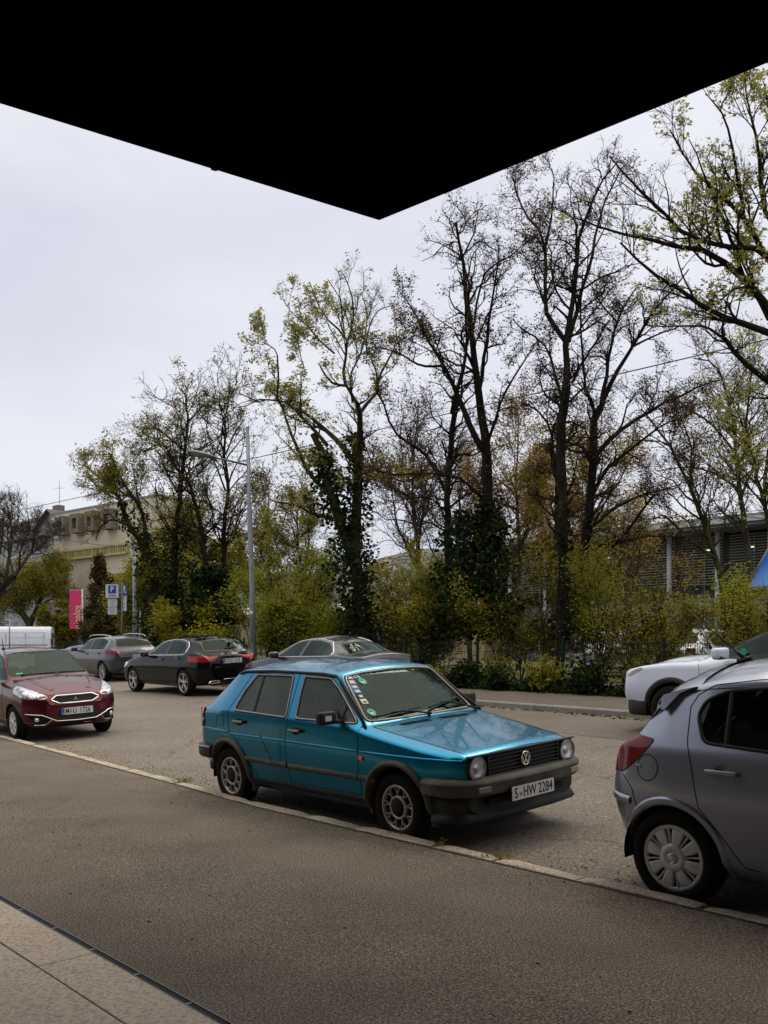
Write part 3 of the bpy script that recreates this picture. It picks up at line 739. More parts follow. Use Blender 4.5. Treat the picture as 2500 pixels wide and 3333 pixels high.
    # stickers inside the windscreen (near upper corner down)
    def stk(y, z, w, h, m_, name='sticker', rot=0, inner=None):
        Pq = [b.hit(y+dy, z+dz, 'x', 1) for dy, dz in ((-w/2, -h/2), (w/2, -h/2), (w/2, h/2), (-w/2, h/2))]
        mb = MB(); mb.face([mb.bm.verts.new(p+n*.0015) for p, n in Pq]); o = mb.build(name, m_, root, fix=False)
        if inner:
            for (iy, iz, iw, ih, im) in inner:
                Pq = [b.hit(y+iy+dy, z+iz+dz, 'x', 1) for dy, dz in ((-iw/2, -ih/2), (iw/2, -ih/2), (iw/2, ih/2), (-iw/2, ih/2))]
                mb = MB(); mb.face([mb.bm.verts.new(p+n*.0028) for p, n in Pq]); mb.build('print', im, o, fix=False)
    def disc(y, z, r, m_, txt=None):
        mb = MB(); Pq = [b.hit(y+r*math.cos(a), z+r*.72*math.sin(a), 'x', 1) for a in np.linspace(0, 2*math.pi, 25)[:-1]]
        mb.face([mb.bm.verts.new(p+n*.0015) for p, n in Pq]); o = mb.build('sticker', m_, root, fix=False)
        loc, no = b.hit(y, z, 'x', 1); ya = Vector((0, 1, 0)); up = no.cross(ya)
        if txt:
            text_obj('sticker_number', txt, r*1.15, frame(loc+no*.003+up*r*.3, ya, up), M['plateink'], o, .0003, .9)
            mb = MB(); mb.prism([(-r*.75, -r*.12), (r*.75, -r*.12), (r*.7, -r*.5), (-r*.7, -r*.5)], .002, .0026, frame(loc, ya, up)); mb.build('print', M['white'], o)
    wt = M['white']
    stk(-.505, 1.315, .075, .036, M['orange'], inner=[(0, -.006, .055, .014, wt)])
    stk(-.425, 1.318, .065, .034, M['cyan'], inner=[(0, .0, .03, .016, M['euroblue'])])
    stk(-.515, 1.272, .075, .034, M['pink'], inner=[(0, 0, .035, .02, wt)])
    disc(-.400, 1.272, .038, M['green'], '4')
    stk(-.520, 1.232, .062, .030, M['cyan'], inner=[(0, 0, .035, .016, wt)])
    stk(-.525, 1.195, .062, .030, M['cyan'], inner=[(0, 0, .035, .016, wt)])
    stk(-.530, 1.153, .06, .034, M['seatgrey'], inner=[(0, 0, .036, .018, M['cream'])])
    stk(-.535, 1.110, .062, .040, M['cream'], inner=[(0, -.006, .035, .012, M['seatgrey'])])
    disc(-.545, 1.02, .040, M['green'], '4')
    # mirrors
    for sd in (1, -1):
        m = MB(); m.box((-.72, sd*.895, .995), (.09, .17, .115), rz=sd*.15, bevel=.03); m.tube([(-.66, sd*.76, .955), (-.68, sd*.86, .965)], .02, 8)
        mo = m.build('mirror', M['blackplastic'], root)
    m = MB(); m.prism(rpoly([(-.04, -.022), (.03, -.022), (.035, .022), (-.035, .025)], .003), 0, .002, frame((-.668, -.905, .995), (math.sin(.15)*.0+.0, 1, 0), (0, 0, 1))); m.build('sticker', M['white'], root)
    m = MB(); m.prism(rpoly([(-.62, .945), (-.72, .945), (-.72, 1.07)], .01), 0, .006, Matrix(((1, 0, 0, 0), (0, 0, -1, -.762), (0, 1, 0, 0), (0, 0, 0, 1)))); m.build('mirror_triangle', M['blackplastic'], root)
    # cabin
    for y in (-.37, .37): seat(root, -1.15, y, M['seatgrey'], top=.92)
    seat(root, -2.15, -.35, M['seatgrey'], .64, True, .90); seat(root, -2.15, .35, M['seatgrey'], .64, True, .90)
    m = MB(); m.box((-.55, 0, .82), (.45, 1.36, .20), bevel=.06); m.box((-.72, .36, .90), (.14, .36, .10), bevel=.04); m.build('dashboard', M['dash'], root)
    steering(root, -.86, .36, .93, .5); m = MB(); m.box((-1.25, 0, .27), (1.9, 1.5, .03)); m.box((-2.65, 0, .60), (.7, 1.4, .55)); m.build('cabin_floor', M['dash'], root)
    m = MB(); m.box((-.90, .02, 1.25), (.03, .22, .055), bevel=.012); m.build('rear_view_mirror', M['blackplastic'], root)
    for x in (.03, -2.475):
        for sd in (1, -1): wheel(root, x, sd, .700, .29, .185, .188, 'snow', steer=0)
    # twigs of rust-brown grime along the sill are left to the material
    return root
# ------------------------------------------------------------------ modern cars from one family of sections
def family(x1, x0, hw, h, zn, zc, xc, xrf, xrr, zrr, xg, zg, belt, tail=None, wroof=.66, crown_ws=.075, zbot=.22, wb=2.55, hoodw=.74, nose=.42, tailw=.60, roofmid=None):
    """x1 front, x0 rear, hw half width, h height, zn bonnet front height, zc/xc cowl, xrf roof front, xrr/zrr roof rear, xg/zg rear glass foot, belt=(front, rear)"""
    rm = roofmid or (xrf+xrr)/2-.1
    zt = [(x1, zn-.24), (x1-.05, zn-.08), (x1-.13, zn), ((x1+xc)/2, (zn+zc)/2+.035), (xc, zc), (xc-.03, zc+.02), (xrf, h-.055), ((xrf+rm)/2, h-.012), (rm, h), ((rm+xrr)/2, (h+zrr)/2+.012), (xrr, zrr), (xg, zg)]
    if tail: zt += [(xg-.03, zg), tail, (x0+.03, tail[1]-.05), (x0, .72)]
    else: zt += [(x0+.10, zg-.06), (x0+.02, zg-.16), (x0, zg-.34)]
    cr = [(x1, .03), (x1-.2, .05), (xc+.1, .055), (xc-.05, crown_ws), (xrf, .07), (xrr, .07), (xg, .07), (x0+.1, .05), (x0, .03)]
    zr = [(x, z-kf(cr, x, .01)) for x, z in zt]
    wr = [(x1, hw*nose*.9), (x1-.12, hw*.66), (x1-.4, hw*hoodw), (xc+.1, hw*(hoodw+.06)), (xc-.05, hw*.80), (xrf, hw*(wroof+.015)), (rm, hw*(wroof+.01)), (xrr, hw*(wroof-.04)), (xg, hw*.70), (x0+.08, hw*.68), (x0, hw*tailw*.9)]
    zsh = [(x1, zn-.28), (x1-.05, zn-.13), (x1-.14, zn-.06), (x1-.45, zn+.01), (xc, belt[0]-.015), (xc-.4, belt[0]), ((xc+xg)/2, (belt[0]+belt[1])/2), (xg+.1, belt[1]), (x0+.1, belt[1]-.03), (x0, belt[1]-.2)]
    wsh = [(x1, hw*nose*.95), (x1-.05, hw*.68), (x1-.14, hw*.79), (x1-.35, hw*.89), (x1-.7, hw*.935), (xc, hw*.945), (-1.3, hw*.945), (x0+.55, hw*.925), (x0+.25, hw*.86), (x0+.1, hw*.78), (x0, hw*tailw*.97)]
    wm = [(x1, hw*nose), (x1-.04, hw*.68), (x1-.12, hw*.85), (x1-.28, hw*.94), (x1-.6, hw*.99), (0, hw), (-2.5, hw), (x0+.5, hw*.985), (x0+.25, hw*.94), (x0+.10, hw*.86), (x0+.03, hw*.74), (x0, hw*tailw)]
    zm = [(x1, zn-.36), (x1-.15, .60), (0, .66), (-2.5, .68), (x0, .62)]
    ws = [(x1, hw*nose*.9), (x1-.1, hw*.78), (x1-.3, hw*.9), (0, hw*.955), (-2.5, hw*.955), (x0+.3, hw*.9), (x0, hw*tailw*.9)]
    zs = [(x1, .34), (x1-.1, zbot+.10), (0, zbot+.09), (-2.5, zbot+.09), (x0+.2, zbot+.12), (x0, .42)]
    zb = [(x1, .30), (x1-.1, zbot), (-2.5, zbot-.01), (x0+.2, zbot+.04), (x0, .38)]
    return dict(zt=zt, zr=zr, wr=wr, zsh=zsh, wsh=wsh, wm=wm, zm=zm, ws=ws, zs=zs, zb=zb)
def ringm(F_, cx, cy, ro, ri, d=.006, n=32):
    mb = MB(); mb.grid([[F_ @ Vector((cx+r*math.cos(2*math.pi*k/n), cy+r*math.sin(2*math.pi*k/n), h)) for (r, h) in ((ro, 0), (ro, d), (ri, d), (ri, 0))] for k in range(n+1)]); return mb
def add_ring(mb, F_, cx, cy, ro, ri, d=.006, n=28):
    mb.grid([[F_ @ Vector((cx+r*math.cos(2*math.pi*k/n), cy+r*math.sin(2*math.pi*k/n), h)) for (r, h) in ((ro, 0), (ro, d), (ri, d), (ri, 0))] for k in range(n+1)])
def side_mirror(root, m_, x, y, z, sd, s=1.0):
    m_ = TRIM.get(m_.name, m_)
    m = MB(); m.box((x, y+sd*.10*s, z), (.13*s, .21*s, .135*s), rz=-sd*.2, bevel=.045*s); m.mi = 1; m.tube([(x+.05, y-sd*.03, z-.05), (x, y+sd*.06, z-.055)], .028, 8); m.box((x, y+sd*.10*s, z-.05*s), (.11*s, .17*s, .05*s), bevel=.02*s)
    return m.build('mirror', [m_, M['blackplastic']], root)
def wheels(root, wb, track, rt, wt, rr, style, x0=0):
    for x in (x0, x0-wb):
        for sd in (1, -1): wheel(root, x, sd, track, rt, wt, rr, style)

def corsa():
    root = empty('hatchback_car', SW(-.785, 6.165, road_z(6.17)-.02), TH, .0525)
    tag(root, 'silver grey hatchback with a red tail lamp and whip aerial, cropped by the right edge', 'car')
    P = paint('silver_grey_paint', (.33, .36, .43), .6, .28, .015)
    K = family(.82, -3.17, .868, 1.488, .78, 1.02, -.22, -1.0, -2.83, 1.375, -3.02, 1.06, (.95, 1.0), hoodw=.72, tailw=.66, wroof=.67)
    K['wr'] = [(x, w) for x, w in K['wr'] if x > -2.7]+[(-2.7, .60), (-2.86, .585), (-3.02, .60), (-3.10, .60), (-3.17, .50)]
    K['zt'] = [(x, z) for x, z in K['zt'] if x > -2.5]+[(-2.5, 1.425), (-2.80, 1.375), (-2.87, 1.34), (-2.885, 1.28), (-3.05, 1.04), (-3.10, .98), (-3.15, .82), (-3.17, .64)]
    K['zsh'] = [(x, z) for x, z in K['zsh'] if x > -2.6]+[(-2.6, 1.0), (-2.9, 1.02), (-3.05, .95), (-3.17, .70)]
    rx = lambda x: x if x > -2.6 else -2.6+(x+2.6)*.82
    K = {k: [(rx(x), z) for x, z in v] for k, v in K.items()}
    K['zt'] = [(x, z) for x, z in K['zt'] if x > -2.2]+[(-2.30, 1.51), (-2.50, 1.465), (-2.61, 1.43), (-2.66, 1.34), (-2.80, 1.12), (-2.90, 1.03), (-3.0, .93), (-3.04, .80), (-3.067, .62)]
    K['zt'] = [(x, z+(.05 if -2.2 < x < -.9 else 0)) for x, z in K['zt']]
    K['zr'] = [(x, z-(.115 if -2.63 < x < -.9 else .065 if x < -.3 else .05)) for x, z in K['zt']]
    K['wr'] = [(x, w) for x, w in K['wr'] if x > -2.2]+[(-2.3, .595), (-2.55, .60), (-2.68, .63), (-2.80, .665), (-2.92, .66), (-3.067, .52)]
    b = Body(K, rx(-3.17), .82, .06, (.04, .06, .22, .07, .05), (.02, .03))
    win = rpoly([(-1.32, 1.0), (-1.32, 1.385), (-1.95, 1.38), (-2.20, 1.352), (-2.33, 1.29), (-2.36, 1.20), (-2.28, 1.045)], .05)
    fwin = rpoly([(-.42, .98), (-.66, 1.14), (-.98, 1.33), (-1.23, 1.385), (-1.23, 1.0)], .04)
    qx = [(-2.60, 1.235), (-2.685, 1.155), (-2.80, 1.05), (-2.81, 1.20)]
    S = dict(arch=[(0, .30, .345), (-2.49, .30, .345)], wy=.83, doorbot=.33, glass=[
        dict(name='windscreen', polys=[rpoly([(-.68, 1.05), (.68, 1.05), (.52, 1.38), (-.52, 1.38)], .06)], axis='x', side=1, mat=M['glass'], lim=lambda c: c.z > .9 and c.x < -.1, trim=(.03, .002, M['blackplastic'])),
        dict(name='rear_window', polys=[rpoly([(-.60, 1.07), (.60, 1.07), (.53, 1.30), (-.53, 1.30)], .05)], axis='x', side=-1, mat=M['tint'], lim=lambda c: c.x < -2.62, trim=(.02, .003, M['blackplastic'])),
        dict(name='side_window', polys=[win], axis='y', side=None, mat=M['greenglass'], trim=(.024, .004, M['blackplastic']), div=[[(-2.13, 1.04), (-2.165, 1.36)]]),
        dict(name='side_window', polys=[fwin], axis='y', side=None, mat=M['greenglass'], trim=(.024, .004, M['blackplastic'])),
        dict(name='quarter_glass', polys=[[(-2.615, 1.29), (-2.605, 1.225), (-2.72, 1.145)]], axis='y', side=None, mat=M['tint'], trim=(.012, .002, M['blackplastic']), nmin=.05),
        dict(name='tail_lamp', polys=[rpoly([(-2.625, 1.04), (-2.65, 1.00), (-2.75, .90), (-2.86, .815), (-3.08, .80), (-3.06, 1.00), (-2.80, 1.055)], .02)], axis='y', side=None, mat=M['redlamp'], off=.004, trim=(.012, .003, M['blackplastic']), nmin=.03),
        dict(name='headlight', polys=[rpoly([(.20, .80), (.55, .64), (.72, .66), (.62, .80), (.35, .92)], .03)], axis='y', side=None, mat=M['reflector'], off=.003, nmin=.03)],
        doors=[dict(polys=[[(-1.27, .33), (-1.27, 1.435), (-2.0, 1.425), (-2.28, 1.392), (-2.405, 1.31), (-2.41, 1.1), (-2.36, .93), (-2.28, .67), (-2.13, .50), (-2.03, .33)]],
                line=[(-1.90, .325), (-2.0, .33), (-2.06, .40), (-2.15, .52), (-2.28, .66), (-2.345, .92), (-2.39, 1.05), (-2.425, 1.25), (-2.39, 1.32), (-2.29, 1.385), (-2.0, 1.425), (-1.27, 1.44)], handle=(-2.13, .885), hkind='paint'),
               dict(polys=[[(-.30, .33), (-.30, .97), (-1.0, 1.40), (-1.25, 1.437), (-1.25, .33)]], line=[(-1.26, 1.437), (-1.25, .33), (-.34, .33), (-.28, .95)], handle=(-1.10, .89), hkind='paint')])
    finish(b, root, P, S)
    seams(b, root, [([(-2.86, .79), (-2.78, .72), (-2.735, .60)], 'y', None, False), ([(-2.44, 1.44), (-2.52, 1.33), (-2.60, 1.21)], 'y', None, False), (circ(-2.655, .862, .082, 28), 'y', -1, True),
        ([(-2.46, .605), (-2.0, .605)], 'z', None, False), ([(-1.0, .615), (-2.45, .61)], 'z', 1, False), ([(-1.0, -.615), (-2.45, -.61)], 'z', 1, False)], w=.007)
    m = MB()
    rows = [[b.hit(x, y, 'z', 1)[0]+Vector((0, 0, .012)) for y in np.linspace(-.615, .615, 13)] for x in (-2.40, -2.45, -2.50, -2.55, -2.59)]
    rows.append([p+Vector((-.035, 0, -.012)) for p in rows[-1]]); rows.append([p+Vector((.0, 0, -.03)) for p in rows[-1]]); rows.append([p+Vector((.06, 0, .0)) for p in rows[-1]]); m.grid(rows)
    for sd in (1, -1):
        tp = [b.hit(x, sd*.59, 'z', 1)[0].z+.012 for x in (-2.42, -2.5, -2.59)]
        fin = [(-2.42, tp[0]-.004), (-2.5, tp[1]-.002), (-2.622, tp[2]-.014), (-2.628, tp[2]-.04), (-2.612, 1.235), (-2.585, 1.225), (-2.51, 1.33)]
        a = [m.bm.verts.new((x, sd*(.605+.66*max(0, 1.40-z)), z)) for x, z in fin]; c_ = [m.bm.verts.new((x, sd*(.545+.66*max(0, 1.40-z)), z)) for x, z in fin]
        m.face(a); m.face(c_[::-1])
        for k in range(len(fin)): m.face((a[k], a[(k+1) % 7], c_[(k+1) % 7], c_[k]))
    m.build('roof_spoiler', trim(P), root)
    m = MB(); l = b.hit(-2.725, .865, 'y', -1); m.box(l[0]+l[1]*.004, (.045, .012, .02), bevel=.005); m.build('fuel_cap_grip', trim(P), root)
    for sd in (1, -1):
        m = MB(); b.ribbon(m, [(-2.79, .635), (-2.90, .64), (-2.97, .645)], 'y', sd, .05, .012, closed=False); m.build('bumper_strip', trim(P), root)
        side_mirror(root, P, -.62, sd*.84, 1.03, sd)
        for cx in (0, -2.49): m = MB(); flare(b, m, cx, .30, .348, .05, sd, -10, 190, .010); m.build('arch_lip', trim(P), root)
    m = MB(); l = b.hit(-2.40, 0, 'z', 1)[0]; l = l+Vector((0, 0, -.005)); m.tube([l+Vector((-.05, 0, 0)), l+Vector((.05, 0, .03))], [.03, .02], 8); m.tube([l+Vector((0, 0, .02)), l+Vector((-.08, 0, .09))], [.016, .008], 8); m.tube([l+Vector((-.08, 0, .09)), l+Vector((-.42, 0, .36))], [.005, .003], 6)
    m.build('aerial', M['blackplastic'], root)
    plate(root, 'licence_plate', (-3.12, 0, .72), False, [('S', -.18)], blue=True)
    for y in (-.38, .38): seat(root, -1.2, y, M['seat'], top=.98)
    seat(root, -2.15, -.34, M['seat'], .62, True, .95); seat(root, -2.15, .34, M['seat'], .62, True, .95)
    m = MB(); m.box((-.55, 0, .86), (.5, 1.4, .2), bevel=.05); m.build('dashboard', M['dash'], root); steering(root, -.88, .38, .95)
    m = MB(); m.box((-1.3, 0, .3), (2.0, 1.5, .03)); m.box((-2.62, 0, .68), (.5, 1.25, .5)); m.build('cabin_floor', M['dash'], root)
    wheels(root, 2.49, .735, .305, .185, .208, 'cover')
    for x in (0, -2.49):   # flash emblem on the wheel trims
        for sd in (-1,):
            F_ = frame((x, sd*.8395, .305), (1, 0, 0), (0, 0, 1)); e = ringm(F_, 0, 0, .030, .025, .004)
            for p, q in (((-.028, .010), (.010, .004)), ((.010, .004), (-.010, -.004)), ((-.010, -.004), (.028, -.010))):
                p, q = Vector(p), Vector(q); t = (q-p).normalized(); nn = Vector((-t.y, t.x))*.003; e.prism([tuple(p-nn), tuple(q-nn), tuple(q+nn), tuple(p+nn)], 0, .004, F_)
            e.build('emblem', M['chrome'], root)
    return root

def mirage():
    th = TH-.05; f = Vector((math.cos(th), math.sin(th), 0)); lt = Vector((-f.y, f.x, 0))
    root = empty('small_car', Vector((-5.595, 16.222, -.045))+f*.12+lt*.06, th, .05)
    tag(root, 'dark red small car with a chrome rimmed grille, facing the viewer at the near kerb', 'car')
    P = paint('dark_red_paint', (.085, .002, .006), .5, .26, .005, .5, .7)
    K = family(.74, -3.06, .832, 1.505, .775, 1.03, -.28, -.98, -2.72, 1.42, -2.96, 1.05, (.93, .98), hoodw=.76, nose=.60, wroof=.70, crown_ws=.085)
    K['wsh'] = [(.74, .40), (.70, .56), (.60, .66), (.45, .73), (.1, .775)]+[(x, w) for x, w in K['wsh'] if x < 0]
    K['zsh'] = [(.74, .56), (.68, .70), (.6, .76), (.3, .86), (0, .90)]+[(x, z) for x, z in K['zsh'] if x < -.2]
    K['zt'] = [(.74, .62), (.71, .72), (.66, .765), (.55, .81), (.25, .92), (-.05, .99)]+[(x, z) for x, z in K['zt'] if x < -.2]
    K['zr'] = [(x, z-kf([(.74, .02), (.3, .045), (-.2, .05), (-.33, .08), (-1, .075), (-3, .06)], x, .01)) for x, z in K['zt']]
    b = Body(K, -3.06, .74, .05, (.04, .06, .18, .07, .05), (.03, .03))
    ws = rpoly([(-.665, 1.045), (.665, 1.045), (.535, 1.425), (-.535, 1.425)], .07)
    hl = rpoly([(-.79, .955), (-.47, .755), (-.43, .715), (-.53, .685), (-.76, .715), (-.80, .80)], .02)
    hr_ = [(-y, z) for y, z in hl]
    S = dict(arch=[(0, .29, .335), (-2.45, .29, .335)], wy=.79, doorbot=.3, glass=[
        dict(name='windscreen', polys=[ws], axis='x', side=1, mat=M['screen'], lim=lambda c: c.z > .9 and c.x < -.15, trim=(.03, .002, M['blackplastic'])),
        dict(name='rear_window', polys=[rpoly([(-.58, 1.06), (.58, 1.06), (.53, 1.36), (-.53, 1.36)], .05)], axis='x', side=-1, mat=M['glass'], lim=lambda c: c.x < -2.6, nmin=.05),
        dict(name='side_window', polys=[rpoly([(-.45, 1.0), (-1.02, 1.36), (-1.30, 1.41), (-1.30, 1.0)], .04)], axis='y', side=None, mat=M['glass'], trim=(.02, .003, M['blackplastic'])),
        dict(name='side_window', polys=[rpoly([(-1.38, 1.0), (-1.38, 1.41), (-2.0, 1.40), (-2.40, 1.30), (-2.5, 1.05)], .04)], axis='y', side=None, mat=M['glass'], trim=(.02, .003, M['blackplastic'])),
        dict(name='headlight', polys=[hl], axis='x', side=1, mat=M['hl'], off=.004, lim=lambda c: c.x > .1, nmin=.02, trim=(.008, .004, M['gloss'])),
        dict(name='headlight', polys=[hr_], axis='x', side=1, mat=M['hl'], off=.004, lim=lambda c: c.x > .1, nmin=.02, trim=(.008, .004, M['gloss'])),
        dict(name='grille', polys=[rpoly([(-.40, .672), (-.30, .735), (.30, .735), (.40, .672), (.27, .612), (-.27, .612)], .02)], axis='x', side=1, mat=M['dark'], lim=lambda c: c.x > .4, trim=(.022, .012, M['chrome']), nmin=.02),
        dict(name='lower_grille', polys=[rpoly([(-.36, .415), (-.30, .335), (.30, .335), (.36, .415), (.33, .50), (-.33, .50)], .02), ], axis='x', side=1, mat=M['blackplastic'], lim=lambda c: c.x > .4, nmin=.02),
        dict(name='intake', polys=[rpoly([(-.34, .27), (.34, .27), (.29, .33), (-.29, .33)], .01)], axis='x', side=1, mat=M['dark'], lim=lambda c: c.x > .4, nmin=.0),
        dict(name='fog_lamp_bezel', polys=[rpoly([(-.745, .46), (-.56, .44), (-.42, .365), (-.50, .285), (-.62, .285)], .01)], axis='x', side=1, mat=M['dark'], lim=lambda c: c.x > .3, nmin=.02),
        dict(name='fog_lamp_bezel', polys=[rpoly([(.745, .46), (.56, .44), (.42, .365), (.50, .285), (.62, .285)], .01)], axis='x', side=1, mat=M['dark'], lim=lambda c: c.x > .3, nmin=.02)],
        doors=[dict(polys=[[(-.42, .3), (-.42, .98), (-1.0, 1.41), (-1.34, 1.44), (-1.34, .3)]], line=[(-1.34, 1.44), (-1.34, .32), (-.46, .32), (-.40, .97)], handle=(-1.18, .9), hkind='paint'),
               dict(polys=[[(-1.34, .3), (-1.34, 1.44), (-2.2, 1.42), (-2.52, 1.2), (-2.5, .95), (-2.0, .3)]], line=[(-2.03, .32), (-2.2, .6), (-2.52, .95), (-2.5, 1.3), (-2.2, 1.42)], handle=(-2.2, .9), hkind='paint')],
        hood=[rpoly([(.66, -.40), (.66, .40), (.45, .60), (-.02, .68), (-.20, .68), (-.20, -.68), (-.02, -.68), (.45, -.60)], .05)], hoodx=-.25)
    finish(b, root, P, S)
    for sd in (1, -1):
        m = MB(); b.ribbon(m, [(sd*.745, .465), (sd*.545, .44), (sd*.40, .368), (sd*.32, .335), (0, .325)], 'x', 1, .016, .010, closed=False); b.ribbon(m, [(sd*.40, .368), (sd*.50, .283), (sd*.64, .285)], 'x', 1, .014, .010, closed=False)
        m.build('chrome_strip', M['chrome'], root)
        m = MB(); l, n_ = b.hit(sd*.62, .37, 'x', 1); m.lathe([(.034, .02), (.034, -.012), (0, -.016)], 24, Matrix.Translation(l) @ Matrix.Rotation(R(90)+math.atan2(n_.y, n_.x), 4, 'Z')); m.build('fog_lamp', M['reflector'], root)
        m = MB(); l, n_ = b.hit(sd*.52, .725, 'x', 1); m.box(l+n_*.006, (.02, .10, .04), rz=math.atan2(n_.y, n_.x), bevel=.01); m.build('front_indicator', M['amber'], root)
        if sd < 0: side_mirror(root, M['gloss'], -.66, sd*.83, 1.0, sd)
        m = MB(); b.ribbon(m, [(.50, sd*.30), (.2, sd*.42), (-.18, sd*.50)], 'z', 1, .09, .005, closed=False); m.build('bonnet_crease', trim(P), root)
    F_ = frame((b.hit(0, .67, 'x', 1)[0].x+.008, 0, .672), (0, 1, 0), (0, 0, 1)); e = MB()
    for a in (90, 210, 330):
        d = Vector((math.cos(R(a)), math.sin(R(a)))); n = Vector((-d.y, d.x)); e.prism([(0, 0), tuple(d*.021+n*.012), tuple(d*.042), tuple(d*.021-n*.012)], 0, .008, F_)
    e.build('emblem', M['chrome'], root)
    plate(root, 'licence_plate', (.785, 0, .482), True, [('M', -.165), ('U', -.045), ('1726', .125)], seal_x=-.105, tsize=.122, cond=.76)
    for y in (-.28, .18): m = MB(); m.box(b.hit(-.1, y, 'z', 1)[0], (.025, .03, .014), bevel=.004); m.build('washer_jet', M['blackplastic'], root)
    m = MB(); Q = [b.hit(y, z, 'x', 1) for y, z in ((.62, 1.045), (.1, 1.06), (-.5, 1.045))]; m.tube([l+n_*.012 for l, n_ in Q], .010, 6); m.build('wiper', M['blackplastic'], root)
    m = MB(); Q = [b.hit(y, z, 'x', 1) for y, z in ((-.56, 1.07), (-.46, 1.07), (-.46, 1.09), (-.56, 1.09))]; m.face([m.bm.verts.new(l+n_*.002) for l, n_ in Q]); m.build('sticker', M['green'], root, fix=False)
    m = MB(); m.box((-.42, -.28, 1.0), (.06, .24, .03)); m.build('paper_ticket', M['white'], root)
    for y in (-.36, .36): seat(root, -1.2, y, M['seat'], top=1.0)
    for y in (-.33, .33): seat(root, -2.1, y, M['seat'], .6, True, .96)
    m = MB(); m.box((-.45, 0, .92), (.5, 1.35, .14), bevel=.05); m.build('dashboard', M['dash'], root); steering(root, -.80, .36, 1.0)
    m = MB(); m.box((-1.3, 0, .3), (2.0, 1.45, .03)); m.box((-2.6, 0, .65), (.5, 1.2, .45)); m.build('cabin_floor', M['dash'], root)
    m = MB(); m.box((-.86, .0, 1.33), (.03, .2, .06), bevel=.012); m.build('rear_view_mirror', M['blackplastic'], root)
    m = MB(); l = b.hit(-1.75, -.35, 'z', 1)[0]; m.tube([l-Vector((0, 0, .01)), l+Vector((0, 0, .03))], .025, 8); m.tube([l+Vector((0, 0, .02)), l+Vector((-.07, 0, .20))], [.008, .005], 6); m.build('aerial', M['blackplastic'], root)
    wheels(root, 2.45, .715, .29, .175, .192, 'cover7')
    return root

